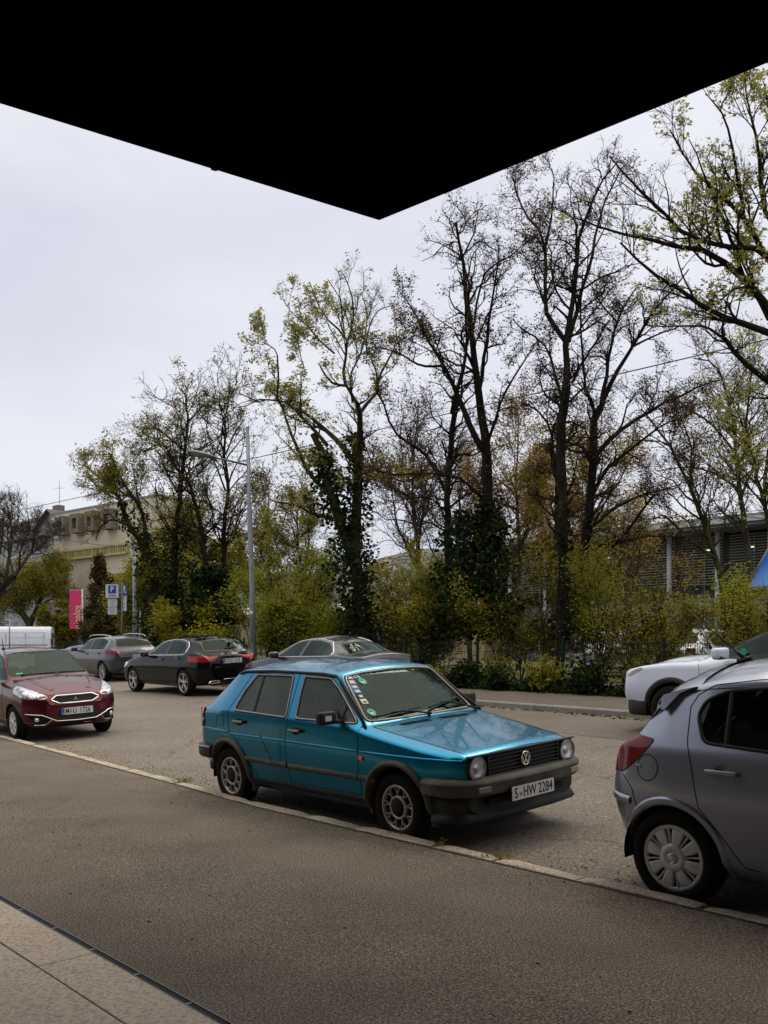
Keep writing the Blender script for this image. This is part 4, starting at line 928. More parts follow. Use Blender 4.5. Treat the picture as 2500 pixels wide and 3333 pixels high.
def away_heading(th): return th
def aclass():
    th = R(130.7); f = Vector((math.cos(th), math.sin(th), 0)); lt = Vector((-f.y, f.x, 0))
    root = empty('compact_car', Vector((-6.003, 25.99, .262))-f*.15+lt*.10, th, -.05)
    tag(root, 'glossy black compact car with a star emblem and five spoke wheels, across the road', 'car')
    P = paint('black_paint', (.004, .004, .0045), 0, .3, .01, 0)
    K = family(.86, -3.56, .90, 1.44, .80, 1.0, -.30, -1.28, -3.02, 1.36, -3.36, 1.02, (.94, 1.02), tailw=.66, wroof=.66)
    b = Body(K, -3.56, .86, .06, (.04, .06, .2, .05, .05), (.03, .03))
    tl = rpoly([(.86, .98), (.60, .96), (.30, .945), (.36, .90), (.60, .82), (.86, .83)], .02); tr = [(-y, z) for y, z in tl]
    S = dict(arch=[(0, .33, .365), (-2.73, .33, .365)], wy=.86, doorbot=.3, glass=[
        dict(name='rear_window', polys=[rpoly([(-.56, 1.08), (.56, 1.08), (.52, 1.325), (-.52, 1.325)], .04)], axis='x', side=-1, mat=M['tint'], lim=lambda c: c.x < -2.9, nmin=.05, trim=(.02, .003, M['gloss'])),
        dict(name='windscreen', polys=[rpoly([(-.68, 1.03), (.68, 1.03), (.54, 1.36), (-.54, 1.36)], .06)], axis='x', side=1, mat=M['glass'], lim=lambda c: c.z > .9 and c.x < -.1),
        dict(name='side_window', polys=[rpoly([(-.92, .985), (-1.25, 1.20), (-1.50, 1.31), (-1.80, 1.345), (-1.76, 1.0)], .03)], axis='y', side=None, mat=M['tint'], trim=(.02, .003, M['gloss'])),
        dict(name='side_window', polys=[rpoly([(-1.84, 1.0), (-1.88, 1.348), (-2.25, 1.345), (-2.55, 1.28), (-2.68, 1.18), (-2.72, 1.05), (-2.70, 1.02)], .03)], axis='y', side=None, mat=M['tint'], trim=(.02, .003, M['gloss']), div=[[(-2.40, 1.02), (-2.50, 1.30)]]),
        dict(name='tail_lamp', polys=[tl], axis='x', side=-1, mat=M['redlamp'], off=.004, lim=lambda c: c.x < -2.9, nmin=.02),
        dict(name='tail_lamp', polys=[tr], axis='x', side=-1, mat=M['redlamp'], off=.004, lim=lambda c: c.x < -2.9, nmin=.02),
        dict(name='headlight', polys=[rpoly([(.25, .78), (.50, .64), (.70, .66), (.55, .78)], .03)], axis='y', side=None, mat=M['reflector'], off=.003, nmin=.03)],
        doors=[dict(polys=[[(-.62, .3), (-.66, .96), (-1.4, 1.36), (-1.78, 1.385), (-1.78, .3)]], line=[(-1.80, .97), (-1.76, .30), (-.62, .30), (-.62, .64), (-.70, .95)], handle=(-1.62, .885), hkind='dark', hmat=M['gloss']),
               dict(polys=[[(-1.78, .3), (-1.78, 1.385), (-2.3, 1.38), (-2.72, 1.2), (-2.72, .98), (-2.45, .62), (-2.3, .3)]], line=[(-2.32, .31), (-2.42, .55), (-2.70, .95)], handle=(-2.44, .925), hkind='dark', hmat=M['gloss'])])
    finish(b, root, P, S)
    for sd in (1, -1):
        m = MB(); b.ribbon(m, [(-.90, .972), (-1.8, .985), (-2.66, 1.0), (-2.755, 1.03), (-2.74, 1.20), (-2.62, 1.30), (-2.3, 1.365), (-1.9, 1.372), (-1.50, 1.335), (-1.20, 1.20), (-.90, .985)], 'y', sd, .018, .006, closed=False); m.build('window_chrome', M['chrome'], root)
        m = MB(); b.ribbon(m, [(-.40, .255), (-2.35, .27)], 'y', sd, .05, .02, closed=False); m.build('sill', M['blackplastic'], root)
        side_mirror(root, M['gloss'], -.92, sd*.88, 1.02, sd)
        m = MB(); F_ = frame((-3.52, sd*.50, .34), (0, -1, 0), (0, 0, 1)); pl = rpoly([(-.15, -.02), (-.11, .03), (.15, .035), (.13, -.03), (-.11, -.035)], .015)
        rows = [[F_ @ Vector((x*k, y*k2, h)) for (k, k2, h) in ((1, 1, 0), (1, 1, .05), (.88, .7, .05), (.86, .66, .01))] for x, y in pl+[pl[0]]]; m.grid(rows); m.build('exhaust_trim', M['chrome'], root)
    m = MB(); m.tube([(-3.50, -.42, .36), (-3.59, -.2, .40), (-3.60, .2, .40), (-3.50, .42, .36)], .008, 6); m.build('chrome_strip', M['chrome'], root)
    m = MB(); m.box((-3.45, 0, .33), (.2, 1.15, .16), bevel=.05); m.build('rear_valance', M['blackplastic'], root)
    F_ = frame((b.hit(0, .965, 'x', -1)[0].x-.006, 0, .965), (0, -1, 0), (0, 0, 1)); e = ringm(F_, 0, 0, .048, .041, .006)
    for a in (90, 210, 330): e.prism([(.006*math.cos(R(a+90)), .006*math.sin(R(a+90))), (.044*math.cos(R(a)), .044*math.sin(R(a))), (.006*math.cos(R(a-90)), .006*math.sin(R(a-90)))], 0, .006, F_)
    e.build('emblem', M['chrome'], root)
    plate(root, 'licence_plate', (-3.605, 0, .83), False, [('S', -.18), ('GO', -.055), ('1515', .125)], seal_x=-.135, tsize=.118, cond=.74)
    text_obj('badge_text', 'A250e', .05, frame((b.hit(.42, .69, 'x', -1)[0].x-.004, .42, .69), (0, -1, 0), (0, 0, 1)), M['chrome'], root, .002, 1.1)
    m = MB(); l = b.hit(0, 1.12, 'x', -1)[0]; m.tube([l+Vector((-.01, 0, 0)), b.hit(-.30, 1.13, 'x', -1)[0]+Vector((-.015, 0, 0))], .01, 6); m.build('wiper', M['blackplastic'], root)
    for y in (-.38, .38): seat(root, -1.3, y, M['seat']); seat(root, -2.2, y, M['seat'], .6, True, .96)
    wheels(root, 2.70, .775, .325, .21, .235, 'five', x0=-.0)
    return root

def wagon():   # grey hatch with roof rails and four rings
    th = R(130.2); f = Vector((math.cos(th), math.sin(th), 0)); lt = Vector((-f.y, f.x, 0))
    rear = SWb(-28.2, 12.6-.0, 0); o = SW(-31.05, 14.25, .31)
    root = empty('estate_car', o, th, -.04)
    tag(root, 'grey hatchback with silver roof rails and a four ring badge, behind the black compact car', 'car')
    P = paint('grey_paint', (.055, .058, .070), .5, .3, .01, .3)
    K = family(.84, -3.45, .892, 1.43, .80, 1.0, -.30, -1.15, -2.98, 1.36, -3.26, 1.03, (.95, 1.0), tailw=.70, wroof=.68)
    b = Body(K, -3.45, .84, .06, (.04, .06, .16, .05, .05), (.03, .03))
    tl = rpoly([(.84, .975), (.46, .955), (.40, .93), (.60, .85), (.84, .845)], .015); tr = [(-y, z) for y, z in tl]
    S = dict(arch=[(0, .32, .355), (-2.63, .32, .355)], wy=.85, doorbot=.3, glass=[
        dict(name='rear_window', polys=[rpoly([(-.60, 1.08), (.60, 1.08), (.53, 1.325), (-.53, 1.325)], .05)], axis='x', side=-1, mat=M['tint'], lim=lambda c: c.x < -2.9, nmin=.05, trim=(.03, .003, M['gloss'])),
        dict(name='windscreen', polys=[rpoly([(-.68, 1.03), (.68, 1.03), (.56, 1.35), (-.56, 1.35)], .06)], axis='x', side=1, mat=M['glass'], lim=lambda c: c.z > .9 and c.x < -.1),
        dict(name='side_window', polys=[rpoly([(-.70, .985), (-1.05, 1.20), (-1.35, 1.32), (-1.62, 1.35), (-1.58, .995)], .03)], axis='y', side=None, mat=M['tint']),
        dict(name='side_window', polys=[rpoly([(-1.66, .995), (-1.70, 1.35), (-2.3, 1.34), (-2.72, 1.27), (-2.70, 1.01)], .03)], axis='y', side=None, mat=M['tint'], div=[[(-2.36, 1.0), (-2.40, 1.33)]]),
        dict(name='tail_lamp', polys=[tl], axis='x', side=-1, mat=M['darkred'], off=.004, lim=lambda c: c.x < -2.8, nmin=.02),
        dict(name='tail_lamp', polys=[tr], axis='x', side=-1, mat=M['darkred'], off=.004, lim=lambda c: c.x < -2.8, nmin=.02)],
        doors=[dict(polys=[[(-.5, .3), (-.55, .96), (-1.3, 1.36), (-1.62, 1.375), (-1.62, .3)]], line=[(-1.62, 1.36), (-1.60, .31), (-.5, .31), (-.52, .9)], handle=(-1.45, .87), hkind='paint'),
               dict(polys=[[(-1.62, .3), (-1.62, 1.375), (-2.3, 1.365), (-2.6, 1.3), (-2.5, .8), (-2.2, .3)]], line=[(-2.2, .31), (-2.35, .6), (-2.55, .95)], handle=(-2.36, .90), hkind='paint')])
    finish(b, root, P, S)
    for sd in (1, -1):
        m = MB(); b.ribbon(m, [(-.66, .975), (-1.6, .985), (-2.72, 1.0), (-2.745, 1.1), (-2.75, 1.27), (-2.4, 1.355), (-1.8, 1.375), (-1.3, 1.335), (-.95, 1.17), (-.66, .985)], 'y', sd, .016, .006, closed=False); m.build('window_chrome', M['chrome'], root)
        m = MB(); pts = [(-1.05, 1.385), (-1.2, 1.44), (-1.5, 1.465), (-2.2, 1.465), (-2.7, 1.43), (-2.85, 1.375)]; m.tube([(x, sd*.575, z) for x, z in pts], [.012, .018, .018, .018, .018, .012], 8); m.build('roof_rail', M['alloy'], root)
        side_mirror(root, P, -.75, sd*.87, 1.02, sd)
    F_ = frame((b.hit(0, .97, 'x', -1)[0].x-.006, 0, .965), (0, -1, 0), (0, 0, 1)); e = MB()
    for k in range(4): add_ring(e, F_, -.069+k*.046, 0, .030, .024, .006)
    e.build('emblem', M['chrome'], root)
    seams(b, root, [([(.62, .84), (.52, .68), (.3, .62), (-.3, .62), (-.52, .68), (-.62, .84)], 'x', -1, False)])
    plate(root, 'licence_plate', (-3.50, -.0, .78), False, [('S', -.185), ('FA', -.065), ('252', .105)], seal_x=-.135, tsize=.118, cond=.74)
    m = MB(); m.box((-3.36, 0, .30), (.2, 1.2, .12), bevel=.04); m.build('rear_valance', M['blackplastic'], root)
    wheels(root, 2.63, .77, .315, .20, .225, 'multi')
    return root

def sedan():
    root = empty('saloon_car', SW(-18.45, 13.3, .29), R(131.0), -.04)
    tag(root, 'black saloon with chrome window surround, parked beyond the roof of the blue hatchback', 'car')
    P = paint('dark_grey_paint', (.045, .047, .058), .6, .3, .01, .3, 1, 1.4)
    K = family(.84, -3.75, .90, 1.40, .78, .99, -.35, -1.25, -2.62, 1.30, -3.12, 1.05, (.93, 1.0), tail=(-3.62, 1.03), wroof=.62)
    b = Body(K, -3.75, .84, .07, (.04, .06, .2, .06, .05), (.03, .03))
    S = dict(arch=[(0, .33, .365), (-2.80, .33, .365)], wy=.86, doorbot=.3, glass=[
        dict(name='rear_window', polys=[rpoly([(-2.70, -.50), (-2.70, .50), (-3.10, .56), (-3.10, -.56)], .05)], axis='z', side=1, mat=M['tint'], lim=lambda c: c.x < -2.5 and c.z > .95, nmin=.05, trim=(.02, .003, M['gloss'])),
        dict(name='windscreen', polys=[rpoly([(-.66, 1.03), (.66, 1.03), (.52, 1.31), (-.52, 1.31)], .06)], axis='x', side=1, mat=M['glass'], lim=lambda c: c.z > .9 and c.x < -.1),
        dict(name='side_window', polys=[rpoly([(-.85, .96), (-1.20, 1.18), (-1.45, 1.28), (-1.70, 1.31), (-1.66, .98)], .03)], axis='y', side=None, mat=M['tint']),
        dict(name='side_window', polys=[rpoly([(-1.76, .98), (-1.80, 1.31), (-2.15, 1.305), (-2.45, 1.24), (-2.72, 1.06), (-2.72, 1.0)], .03)], axis='y', side=None, mat=M['tint'], div=[[(-2.36, .985), (-2.40, 1.25)]])],
        doors=[dict(polys=[[(-.5, .3), (-.65, .94), (-1.3, 1.32), (-1.72, 1.34), (-1.72, .3)]], line=[(-1.72, 1.34), (-1.70, .31), (-.5, .31), (-.6, .9)], handle=(-1.55, .85), hkind='paint'),
               dict(polys=[[(-1.72, .3), (-1.72, 1.34), (-2.2, 1.33), (-2.75, 1.05), (-2.6, .8), (-2.35, .3)]], line=[(-2.35, .31), (-2.5, .6), (-2.76, .95)], handle=(-2.5, .88), hkind='paint')])
    finish(b, root, P, S)
    for sd in (1, -1):
        m = MB(); b.ribbon(m, [(-.80, .95), (-1.7, .965), (-2.76, .985), (-2.77, 1.05), (-2.48, 1.27), (-2.15, 1.335), (-1.8, 1.342), (-1.42, 1.30), (-1.12, 1.16), (-.80, .96)], 'y', sd, .016, .006, closed=False); m.build('window_chrome', M['chrome'], root)
        side_mirror(root, M['gloss'], -.90, sd*.87, 1.0, sd)
        m = MB(); m.box((-3.70, sd*.62, .70), (.08, .34, .12), rz=sd*.25, bevel=.03); m.build('tail_lamp', M['redlamp'], root)
    for y in (-.38, .38): seat(root, -1.3, y, M['seat'], top=.92)
    plate(root, 'licence_plate', (-3.79, 0, .74), False, [('S', -.18)])
    wheels(root, 2.80, .775, .325, .21, .23, 'multi')
    return root

def electric():
    root = empty('crossover_car', SW(-7.20, 12.60, road_z(12.55)), R(131.5), -.05)
    tag(root, 'white crossover with black wheel arches, behind the roof of the silver hatchback', 'car')
    P = paint('white_paint', (.70, .76, .92), .0, .35, .005)
    K = family(.88, -3.85, .90, 1.60, .93, 1.11, -.38, -1.38, -3.0, 1.50, -3.55, 1.14, (1.02, 1.12), tailw=.7, wroof=.66, zbot=.26, nose=.78)
    K['wsh'] = [(.88, .60), (.84, .74), (.75, .81), (.5, .85)]+[(x, w) for x, w in K['wsh'] if x < .2]
    K['wm'] = [(.88, .68), (.85, .78), (.78, .85), (.5, .89), (0, .90)]+[(x, w) for x, w in K['wm'] if x < -.2]
    K['zsh'] = [(.88, .82), (.8, .89), (.5, .96), (0, 1.0)]+[(x, z) for x, z in K['zsh'] if x < -.3]
    b = Body(K, -3.85, .88, .06, (.04, .06, .16, .06, .05), (.02, .03))
    S = dict(arch=[(0, .35, .40), (-2.73, .35, .40)], wy=.86, doorbot=.35, glass=[
        dict(name='windscreen', polys=[rpoly([(-.70, 1.14), (.70, 1.14), (.56, 1.47), (-.56, 1.47)], .06)], axis='x', side=1, mat=M['glass'], lim=lambda c: c.z > 1.0 and c.x < -.1),
        dict(name='side_window', polys=[rpoly([(-.58, 1.09), (-.70, 1.17), (-1.12, 1.41), (-1.42, 1.50), (-1.90, 1.525), (-1.90, 1.08)], .03)], axis='y', side=None, mat=M['glass'], trim=(.03, .004, M['blackplastic'])),
        dict(name='side_window', polys=[rpoly([(-1.98, 1.08), (-1.98, 1.52), (-2.4, 1.50), (-2.9, 1.35), (-2.95, 1.13)], .03)], axis='y', side=None, mat=M['tint'], trim=(.03, .004, M['blackplastic'])),
        dict(name='headlight', polys=[rpoly([(.46, .915), (.70, .80), (.74, .815), (.62, .90), (.50, .935)], .01)], axis='y', side=None, mat=M['clearlamp'], off=.003, nmin=.02)],
        doors=[dict(polys=[[(-.42, .35), (-.46, 1.08), (-1.3, 1.50), (-1.70, 1.52), (-1.70, .35)]], line=[(-1.70, 1.52), (-1.70, .36), (-.42, .36), (-.42, .9), (-.38, 1.06)], handle=(-1.55, .95), hkind='paint')],
        hood=[rpoly([(.74, -.55), (.74, .55), (.3, .68), (-.22, .72), (-.22, -.72), (.3, -.68)], .05)], hoodx=-.25)
    finish(b, root, P, S)
    for sd in (1, -1):
        for cx in (0, -2.73): m = MB(); flare(b, m, cx, .35, .402, .065, sd, -22, 200, .018); m.build('arch_trim', M['blackplastic'], root)
        m = MB(); b.ribbon(m, [(-.42, .34), (-2.3, .34)], 'y', sd, .12, .01, closed=False); m.build('sill', M['blackplastic'], root)
        mo = side_mirror(root, P, -.80, sd*.88, 1.16, sd, 1.1)
    q = smooth_path([(.42, -.84), (.72, -.80), (.86, -.62), (.90, 0), (.86, .62), (.72, .80), (.42, .84)], 6, .1)
    m = MB(); sweep2(m, planpath(q), [(-.1, .25), (0, .25), (.02, .28), (.025, .45), (.0, .47), (-.1, .47)]); m.build('front_bumper', M['blackplastic'], root)
    m = MB(); m.box((.885, 0, .66), (.05, 1.2, .28), bevel=.03); m.build('grille', M['gloss'], root)
    for y in (-.4, .4): seat(root, -1.3, y, M['seat'], top=1.02)
    m = MB(); m.box((-.5, 0, .98), (.5, 1.4, .14), bevel=.05); m.build('dashboard', M['dash'], root); steering(root, -.9, .4, 1.05)
    m = MB(); l = b.hit(.0, 0, 'z', 1)[0]; m.prism(circ(0, 0, .05, 20), 0, .002, frame((-1.02, .80, 1.17), (1, 0, 0), (0, 0, 1))); m.build('sticker', M['green'], root)
    wheels(root, 2.73, .785, .35, .22, .235, 'aero')
    return root

def far_car(name, loc, th, label, color, group, h=1.45, sed=False, dk=False):
    root = empty(name, loc, th); tag(root, label, 'car', group)
    P = paint('far_paint', color, .1, .3, .01, .2, .6)
    K = family(.84, -3.6, .89, h, .80, 1.0, -.3, -1.15, -2.95, h-.08, -3.3, 1.03, (.94, 1.0), tailw=.7) if not sed else family(.84, -3.75, .90, h, .78, .99, -.35, -1.25, -2.62, h-.10, -3.12, 1.05, (.93, 1.0), tail=(-3.62, 1.03), wroof=.62)
    b = Body(K, -3.6 if not sed else -3.75, .84, .08, (.04, .06, .16, .05, .05), (.03, .03), ns=50)
    S = dict(arch=[(0, .33, .36), (-2.68, .33, .36)], wy=.85, glass=[
        dict(name='windscreen', polys=[rpoly([(-.66, 1.03), (.66, 1.03), (.54, h-.09), (-.54, h-.09)], .06)], axis='x', side=1, mat=M['tint'], lim=lambda c: c.z > .9 and c.x < -.1),
        dict(name='rear_window', polys=[rpoly([(-.58, 1.08), (.58, 1.08), (.5, h-.12), (-.5, h-.12)], .05)], axis='x', side=-1, mat=M['tint'], lim=lambda c: c.x < -2.4, nmin=.05),
        dict(name='side_window', polys=[rpoly([(-.70, .985), (-1.05, 1.20), (-1.62, h-.09), (-1.60, .99)], .03)], axis='y', side=None, mat=M['tint']),
        dict(name='side_window', polys=[rpoly([(-1.68, .99), (-1.70, h-.09), (-2.3, h-.11), (-2.65, h-.25), (-2.70, 1.01)], .03)], axis='y', side=None, mat=M['tint'])])
    finish(b, root, P, S)
    for sd in (1, -1):
        m = MB(); m.box((-3.52 if not sed else -3.66, sd*.60, .88), (.1, .3, .14), rz=sd*.25, bevel=.03); m.build('tail_lamp', M['darkred'], root)
        m = MB(); m.box((.70, sd*.62, .68), (.12, .3, .12), rz=-sd*.4, bevel=.03); m.build('headlight', M['reflector'], root)
        side_mirror(root, P, -.75, sd*.87, 1.02, sd)
    wheels(root, 2.68, .77, .32, .20, .22, 'multi')
    return root
def copy_tree(o, parent=None):
    c = o.copy(); col.objects.link(c); c.parent = parent
    for ch in [x for x in bpy.data.objects if x.parent == o]: copy_tree(ch, c)
    return c

def van():
    root = empty('delivery_van', Vector((-32.2, 79.2, .22)), R(190), 0); tag(root, 'white high roof delivery van with a ribbed side, beyond the dark red small car', 'van')
    W_ = mat('van_white', (.66, .68, .74), .35, coat=.5, noise=(1.2, (.60, .62, .68), .2))
    prof = [(.0, .35), (.98, .35), (1.0, .6), (.99, 1.3), (.95, 1.75), (.88, 2.22), (.72, 2.44), (.35, 2.52), (0, 2.53)]
    m = MB(); xs = [(-4.45, .93, .97), (-4.40, .985, .99), (-4.2, 1, 1), (-2, 1, 1), (0, 1, 1), (.55, .99, .99), (.75, .97, .97)]
    for sd in (1, -1): m.grid([[Vector((x, sd*y*k, z*kz if z > 1 else z)) for y, z in prof] for x, k, kz in xs])
    m.grid([[Vector((x, sd*y*.97*k, .35+(z-.35)*k2)) for sd, y, z in [(1, *p) for p in prof]+[(-1, *p) for p in prof[::-1]]] for x, k, k2 in ((.75, 1, .94), (1.3, .99, .60), (1.75, .95, .42), (1.9, .9, .36))])
    m.prism([(sd*y*.93, z*.97 if z > 1 else z) for sd, y, z in [(1, *p) for p in prof]+[(-1, *p) for p in prof[::-1]]], -4.451, -4.40, Matrix(((0, 0, 1, 0), (1, 0, 0, 0), (0, 1, 0, 0), (0, 0, 0, 1))))
    m.build('body', W_, root)
    for z, y in ((1.62, .972), (2.02, .925)):
        m = MB()
        for sd in (1, -1): m.box((-1.95, sd*y, z), (4.3, .012, .025))
        m.build('side_rib', M['blackplastic'] if z < 1 else W_, root)
    sm = MB()
    for sd in (1, -1):
        for x in (-3.9, -2.45, -.9): sm.box((x, sd*.975, 1.3), (.012, .05, 1.3))
        sm.box((-2.2, sd*.985, .98), (4.0, .03, .07))
    sm.build('door_seam', M['blackplastic'], root)
    for sd in (1, -1):
        t = MB(); t.box((-4.44, sd*.88, 1.25), (.06, .12, .5), bevel=.02); t.build('tail_lamp', M['darkred'], root)
        t = MB(); t.box((-4.46, sd*.4, 1.75), (.012, .5, .45), bevel=.004); t.build('rear_window', M['gloss'], root)
        t = MB(); t.prism([(.0, 1.25), (.55, 1.25), (.35, 1.85), (0, 1.85)], sd*.955, sd*.985, Matrix(((1, 0, 0, 0), (0, 0, 1, 0), (0, 1, 0, 0), (0, 0, 0, 1)))); t.build('side_window', M['gloss'], root)
    wheels(root, 3.4, .86, .35, .22, .2, 'cover7', x0=.9)
    return root
# ------------------------------------------------------------------ ground, road, pavements
def surf(name, base, spots, scale, fine=.5, rough=.9, big=(.25, .15), bump=.35, warm=None, crack=False):
    """aggregate surface: fine stones, coarse mottling, optional dark joints"""
    m, n, l, p = new_mat(name); p.inputs['Roughness'].default_value = rough; p.inputs['Specular IOR Level'].default_value = .3
    tc = n.new('ShaderNodeTexCoord')
    def noise(sc, det=3, rg=.6):
        t = n.new('ShaderNodeTexNoise'); t.inputs['Scale'].default_value = sc; t.inputs['Detail'].default_value = det; t.inputs['Roughness'].default_value = rg
        l.new(tc.outputs['Object'], t.inputs['Vector']); return t
    f = noise(scale, 4, .8); r = n.new('ShaderNodeValToRGB')
    r.color_ramp.elements[0].position = .41; r.color_ramp.elements[0].color = (*[c*(1-fine) for c in base], 1)
    r.color_ramp.elements[1].position = .585; r.color_ramp.elements[1].color = (*[c*(1+fine*.65) for c in base], 1)
    e = r.color_ramp.elements.new(.68); e.color = (*spots, 1)
    l.new(f.outputs['Fac'], r.inputs[0])
    g = noise(big[0]*4, 6); mr = n.new('ShaderNodeMapRange'); mr.inputs['From Min'].default_value = .3; mr.inputs['From Max'].default_value = .7
    mr.inputs['To Min'].default_value = 1-big[1]; mr.inputs['To Max'].default_value = 1+big[1]; l.new(g.outputs['Fac'], mr.inputs['Value'])
    mx = n.new('ShaderNodeVectorMath'); mx.operation = 'SCALE'; l.new(r.outputs[0], mx.inputs[0]); l.new(mr.outputs[0], mx.inputs['Scale'])
    out = mx.outputs[0]
    if warm:
        w = noise(.9, 5); wr = n.new('ShaderNodeMapRange'); wr.inputs['From Min'].default_value = .55; wr.inputs['From Max'].default_value = .75; wr.inputs['To Max'].default_value = .55; l.new(w.outputs['Fac'], wr.inputs['Value'])
        m2 = n.new('ShaderNodeMix'); m2.data_type = 'RGBA'; l.new(wr.outputs[0], m2.inputs[0]); l.new(out, m2.inputs[6]); m2.inputs[7].default_value = (*warm, 1); out = m2.outputs[2]
    if crack:
        v = n.new('ShaderNodeTexVoronoi'); v.feature = 'DISTANCE_TO_EDGE'; v.inputs['Scale'].default_value = .35
        dn = noise(2.0, 4); ad = n.new('ShaderNodeVectorMath'); ad.operation = 'MULTIPLY_ADD'; ad.inputs[1].default_value = (.35, .35, .35)
        l.new(dn.outputs['Color'], ad.inputs[0]); l.new(tc.outputs['Object'], ad.inputs[2]); l.new(ad.outputs[0], v.inputs['Vector'])
        cm = n.new('ShaderNodeMapRange'); cm.inputs['From Min'].default_value = 0; cm.inputs['From Max'].default_value = .006; cm.inputs['To Min'].default_value = .55; l.new(v.outputs['Distance'], cm.inputs['Value'])
        m4 = n.new('ShaderNodeVectorMath'); m4.operation = 'SCALE'; l.new(out, m4.inputs[0]); l.new(cm.outputs[0], m4.inputs['Scale']); out = m4.outputs[0]
    l.new(out, p.inputs['Base Color'])
    b = n.new('ShaderNodeBump'); b.inputs['Strength'].default_value = bump; b.inputs['Distance'].default_value = .004; l.new(f.outputs['Fac'], b.inputs['Height']); l.new(b.outputs[0], p.inputs['Normal'])
    return m
G = {}
G['pave'] = surf('pavement_asphalt', (.142, .117, .087), (.48, .41, .32), 85, .82, big=(.25, .2), bump=.6, warm=(.085, .073, .056))
G['road'] = surf('road_asphalt', (.190, .164, .133), (.50, .45, .38), 45, .50, big=(.15, .14), bump=.4, crack=True)
G['patch'] = surf('patch_asphalt', (.135, .116, .096), (.36, .32, .28), 60, .35, big=(.2, .12), bump=.4)
G['gutter'] = surf('gutter_asphalt', (.13, .125, .11), (.40, .37, .33), 30, .6, big=(.5, .3), bump=.6, warm=(.085, .085, .06))
G['farpave'] = surf('far_pavement_asphalt', (.115, .095, .075), (.3, .26, .21), 45, .45)
G['kerb'] = surf('kerb_granite', (.42, .355, .27), (.6, .53, .44), 60, .5, big=(.6, .3), bump=.6, warm=(.30, .22, .15))
G['farkerb'] = surf('kerb_concrete', (.24, .235, .215), (.36, .35, .33), 50, .25)
G['tile'] = surf('tile_stone', (.50, .42, .33), (.27, .21, .15), 42, .34, big=(.4, .1), bump=.1, warm=(.42, .35, .27))
G['soil'] = surf('soil', (.07, .058, .035), (.16, .13, .08), 20, .5)
G['ground'] = surf('ground_mix', (.10, .11, .05), (.2, .19, .12), 8, .4, big=(.02, .3))
S_LINE = list(np.arange(-36, 14.1, 1.0))
S_ALL = [-900, -500, -260, -150, -100, -75, -60, -50, -43]+S_LINE+[20, 40, 90, 300]
def strip(name, rows, m, ss=S_ALL, useb=True):
    """rows: [(n, z)] swept along the street"""
    P = [[(SWb if useb else SW)(s, n, z) for n, z in rows] for s in ss]
    mb = MB(); mb.grid(P, smooth=False); o = mb.build(name, m); o['kind'] = 'structure'
    for p in o.data.polygons: pass
    return o
strip('ground', [(-900, -.02), (-60, -.02), (1.0, -.05), (5.0, -.25), (5.3, -.3), (14, .1), (17, .40), (60, .36), (300, .30), (1000, .3), (2500, .3)], G['ground'], [-2600, -900, -400, -150, -100, -60, -43]+S_LINE[::3]+[14, 30, 90, 400, 2600])
strip('pavement', [(2.125, 0), (3.2, .003), (4.2, .0), (5.075, -.004), (5.075, -.12)], G['pave'])
strip('road', [(5.0, road_z(5.2)), (6.5, road_z(6.5)), (9, road_z(9)+.008), (11, road_z(11)), (13.16, road_z(13.16))], G['road'])
strip('road_patch', [(11.05, road_z(11.05)+.004), (13.1, road_z(13.1)+.004)], G['patch'], list(np.arange(-19, 14.1, 1.0)))
strip('road_gutter', [(5.16, road_z(5.2)+.004), (5.62, road_z(5.62)+.004)], G['gutter'], S_LINE)
strip('far_pavement', [(13.26, .425), (15.9, .455)], G['farpave'])
strip('verge', [(15.75, .44), (16.2, .50), (17.5, .52), (19.5, .46), (24, .42)], G['soil'], [-150, -100, -70, -55, -43]+S_LINE+[20, 40, 90])
# near kerb: granite stones of uneven length
rng = random.Random(5)
kb = MB(); s = -36.0; cuts = {-5.20, -4.57, -3.85, -2.96}
edges = [-5.20, -4.57, -3.85, -2.96]
while edges[-1] < 14: edges.append(edges[-1]+rng.uniform(.7, 1.05))
while edges[0] > -60: edges.insert(0, edges[0]-rng.uniform(.65, 1.05))
for a, b_ in zip(edges, edges[1:]):
    dz = rng.uniform(-.004, .006); dn = rng.uniform(-.006, .006); g = rng.uniform(.007, .018)
    prof = [(5.072+dn*0, -.10), (5.072, .0+dz), (5.085, .006+dz), (5.205+dn, .004+dz), (5.228+dn, -.012+dz), (5.235+dn, -.14)]
    N = max(2, int((b_-a)/.12)); rows = []
    for k in range(N+1):
        s_ = a+g+(b_-a-2*g)*k/N; j = lambda: rng.uniform(-.003, .003); e = .012 if k in (0, N) else 0
        rows.append([SWb(s_, n_+j()*1.2, z_+j()-(e if i in (1, 2, 3, 4) else 0)) for i, (n_, z_) in enumerate(prof)])
    V = kb.grid(rows, smooth=False); kb.face(V[0][::-1]); kb.face(V[-1])
o = kb.build('kerb', G['kerb']); o['kind'] = 'structure'
kb = MB()
for k in range(70):
    a = -52+k*1.0
    rows = [[SWb(a+t, n_, z_) for n_, z_ in [(13.13, .22), (13.13, .405), (13.15, .425), (13.25, .428), (13.27, .42), (13.27, .25)]] for t in (.005, .5, .995)]
    V = kb.grid(rows, smooth=False); kb.face(V[0][::-1]); kb.face(V[-1])
o = kb.build('far_kerb', G['farkerb']); o['kind'] = 'structure'
strip('pavement_joint', [(5.052, .0015), (5.078, .0015)], mat('joint_dirt', (.035, .030, .022), .95, noise=(9, (.09, .08, .06), .3)))
strip('kerb_bed', [(5.06, -.035), (5.232, -.035)], mat('joint_dirt_dark', (.02, .018, .013), .95))
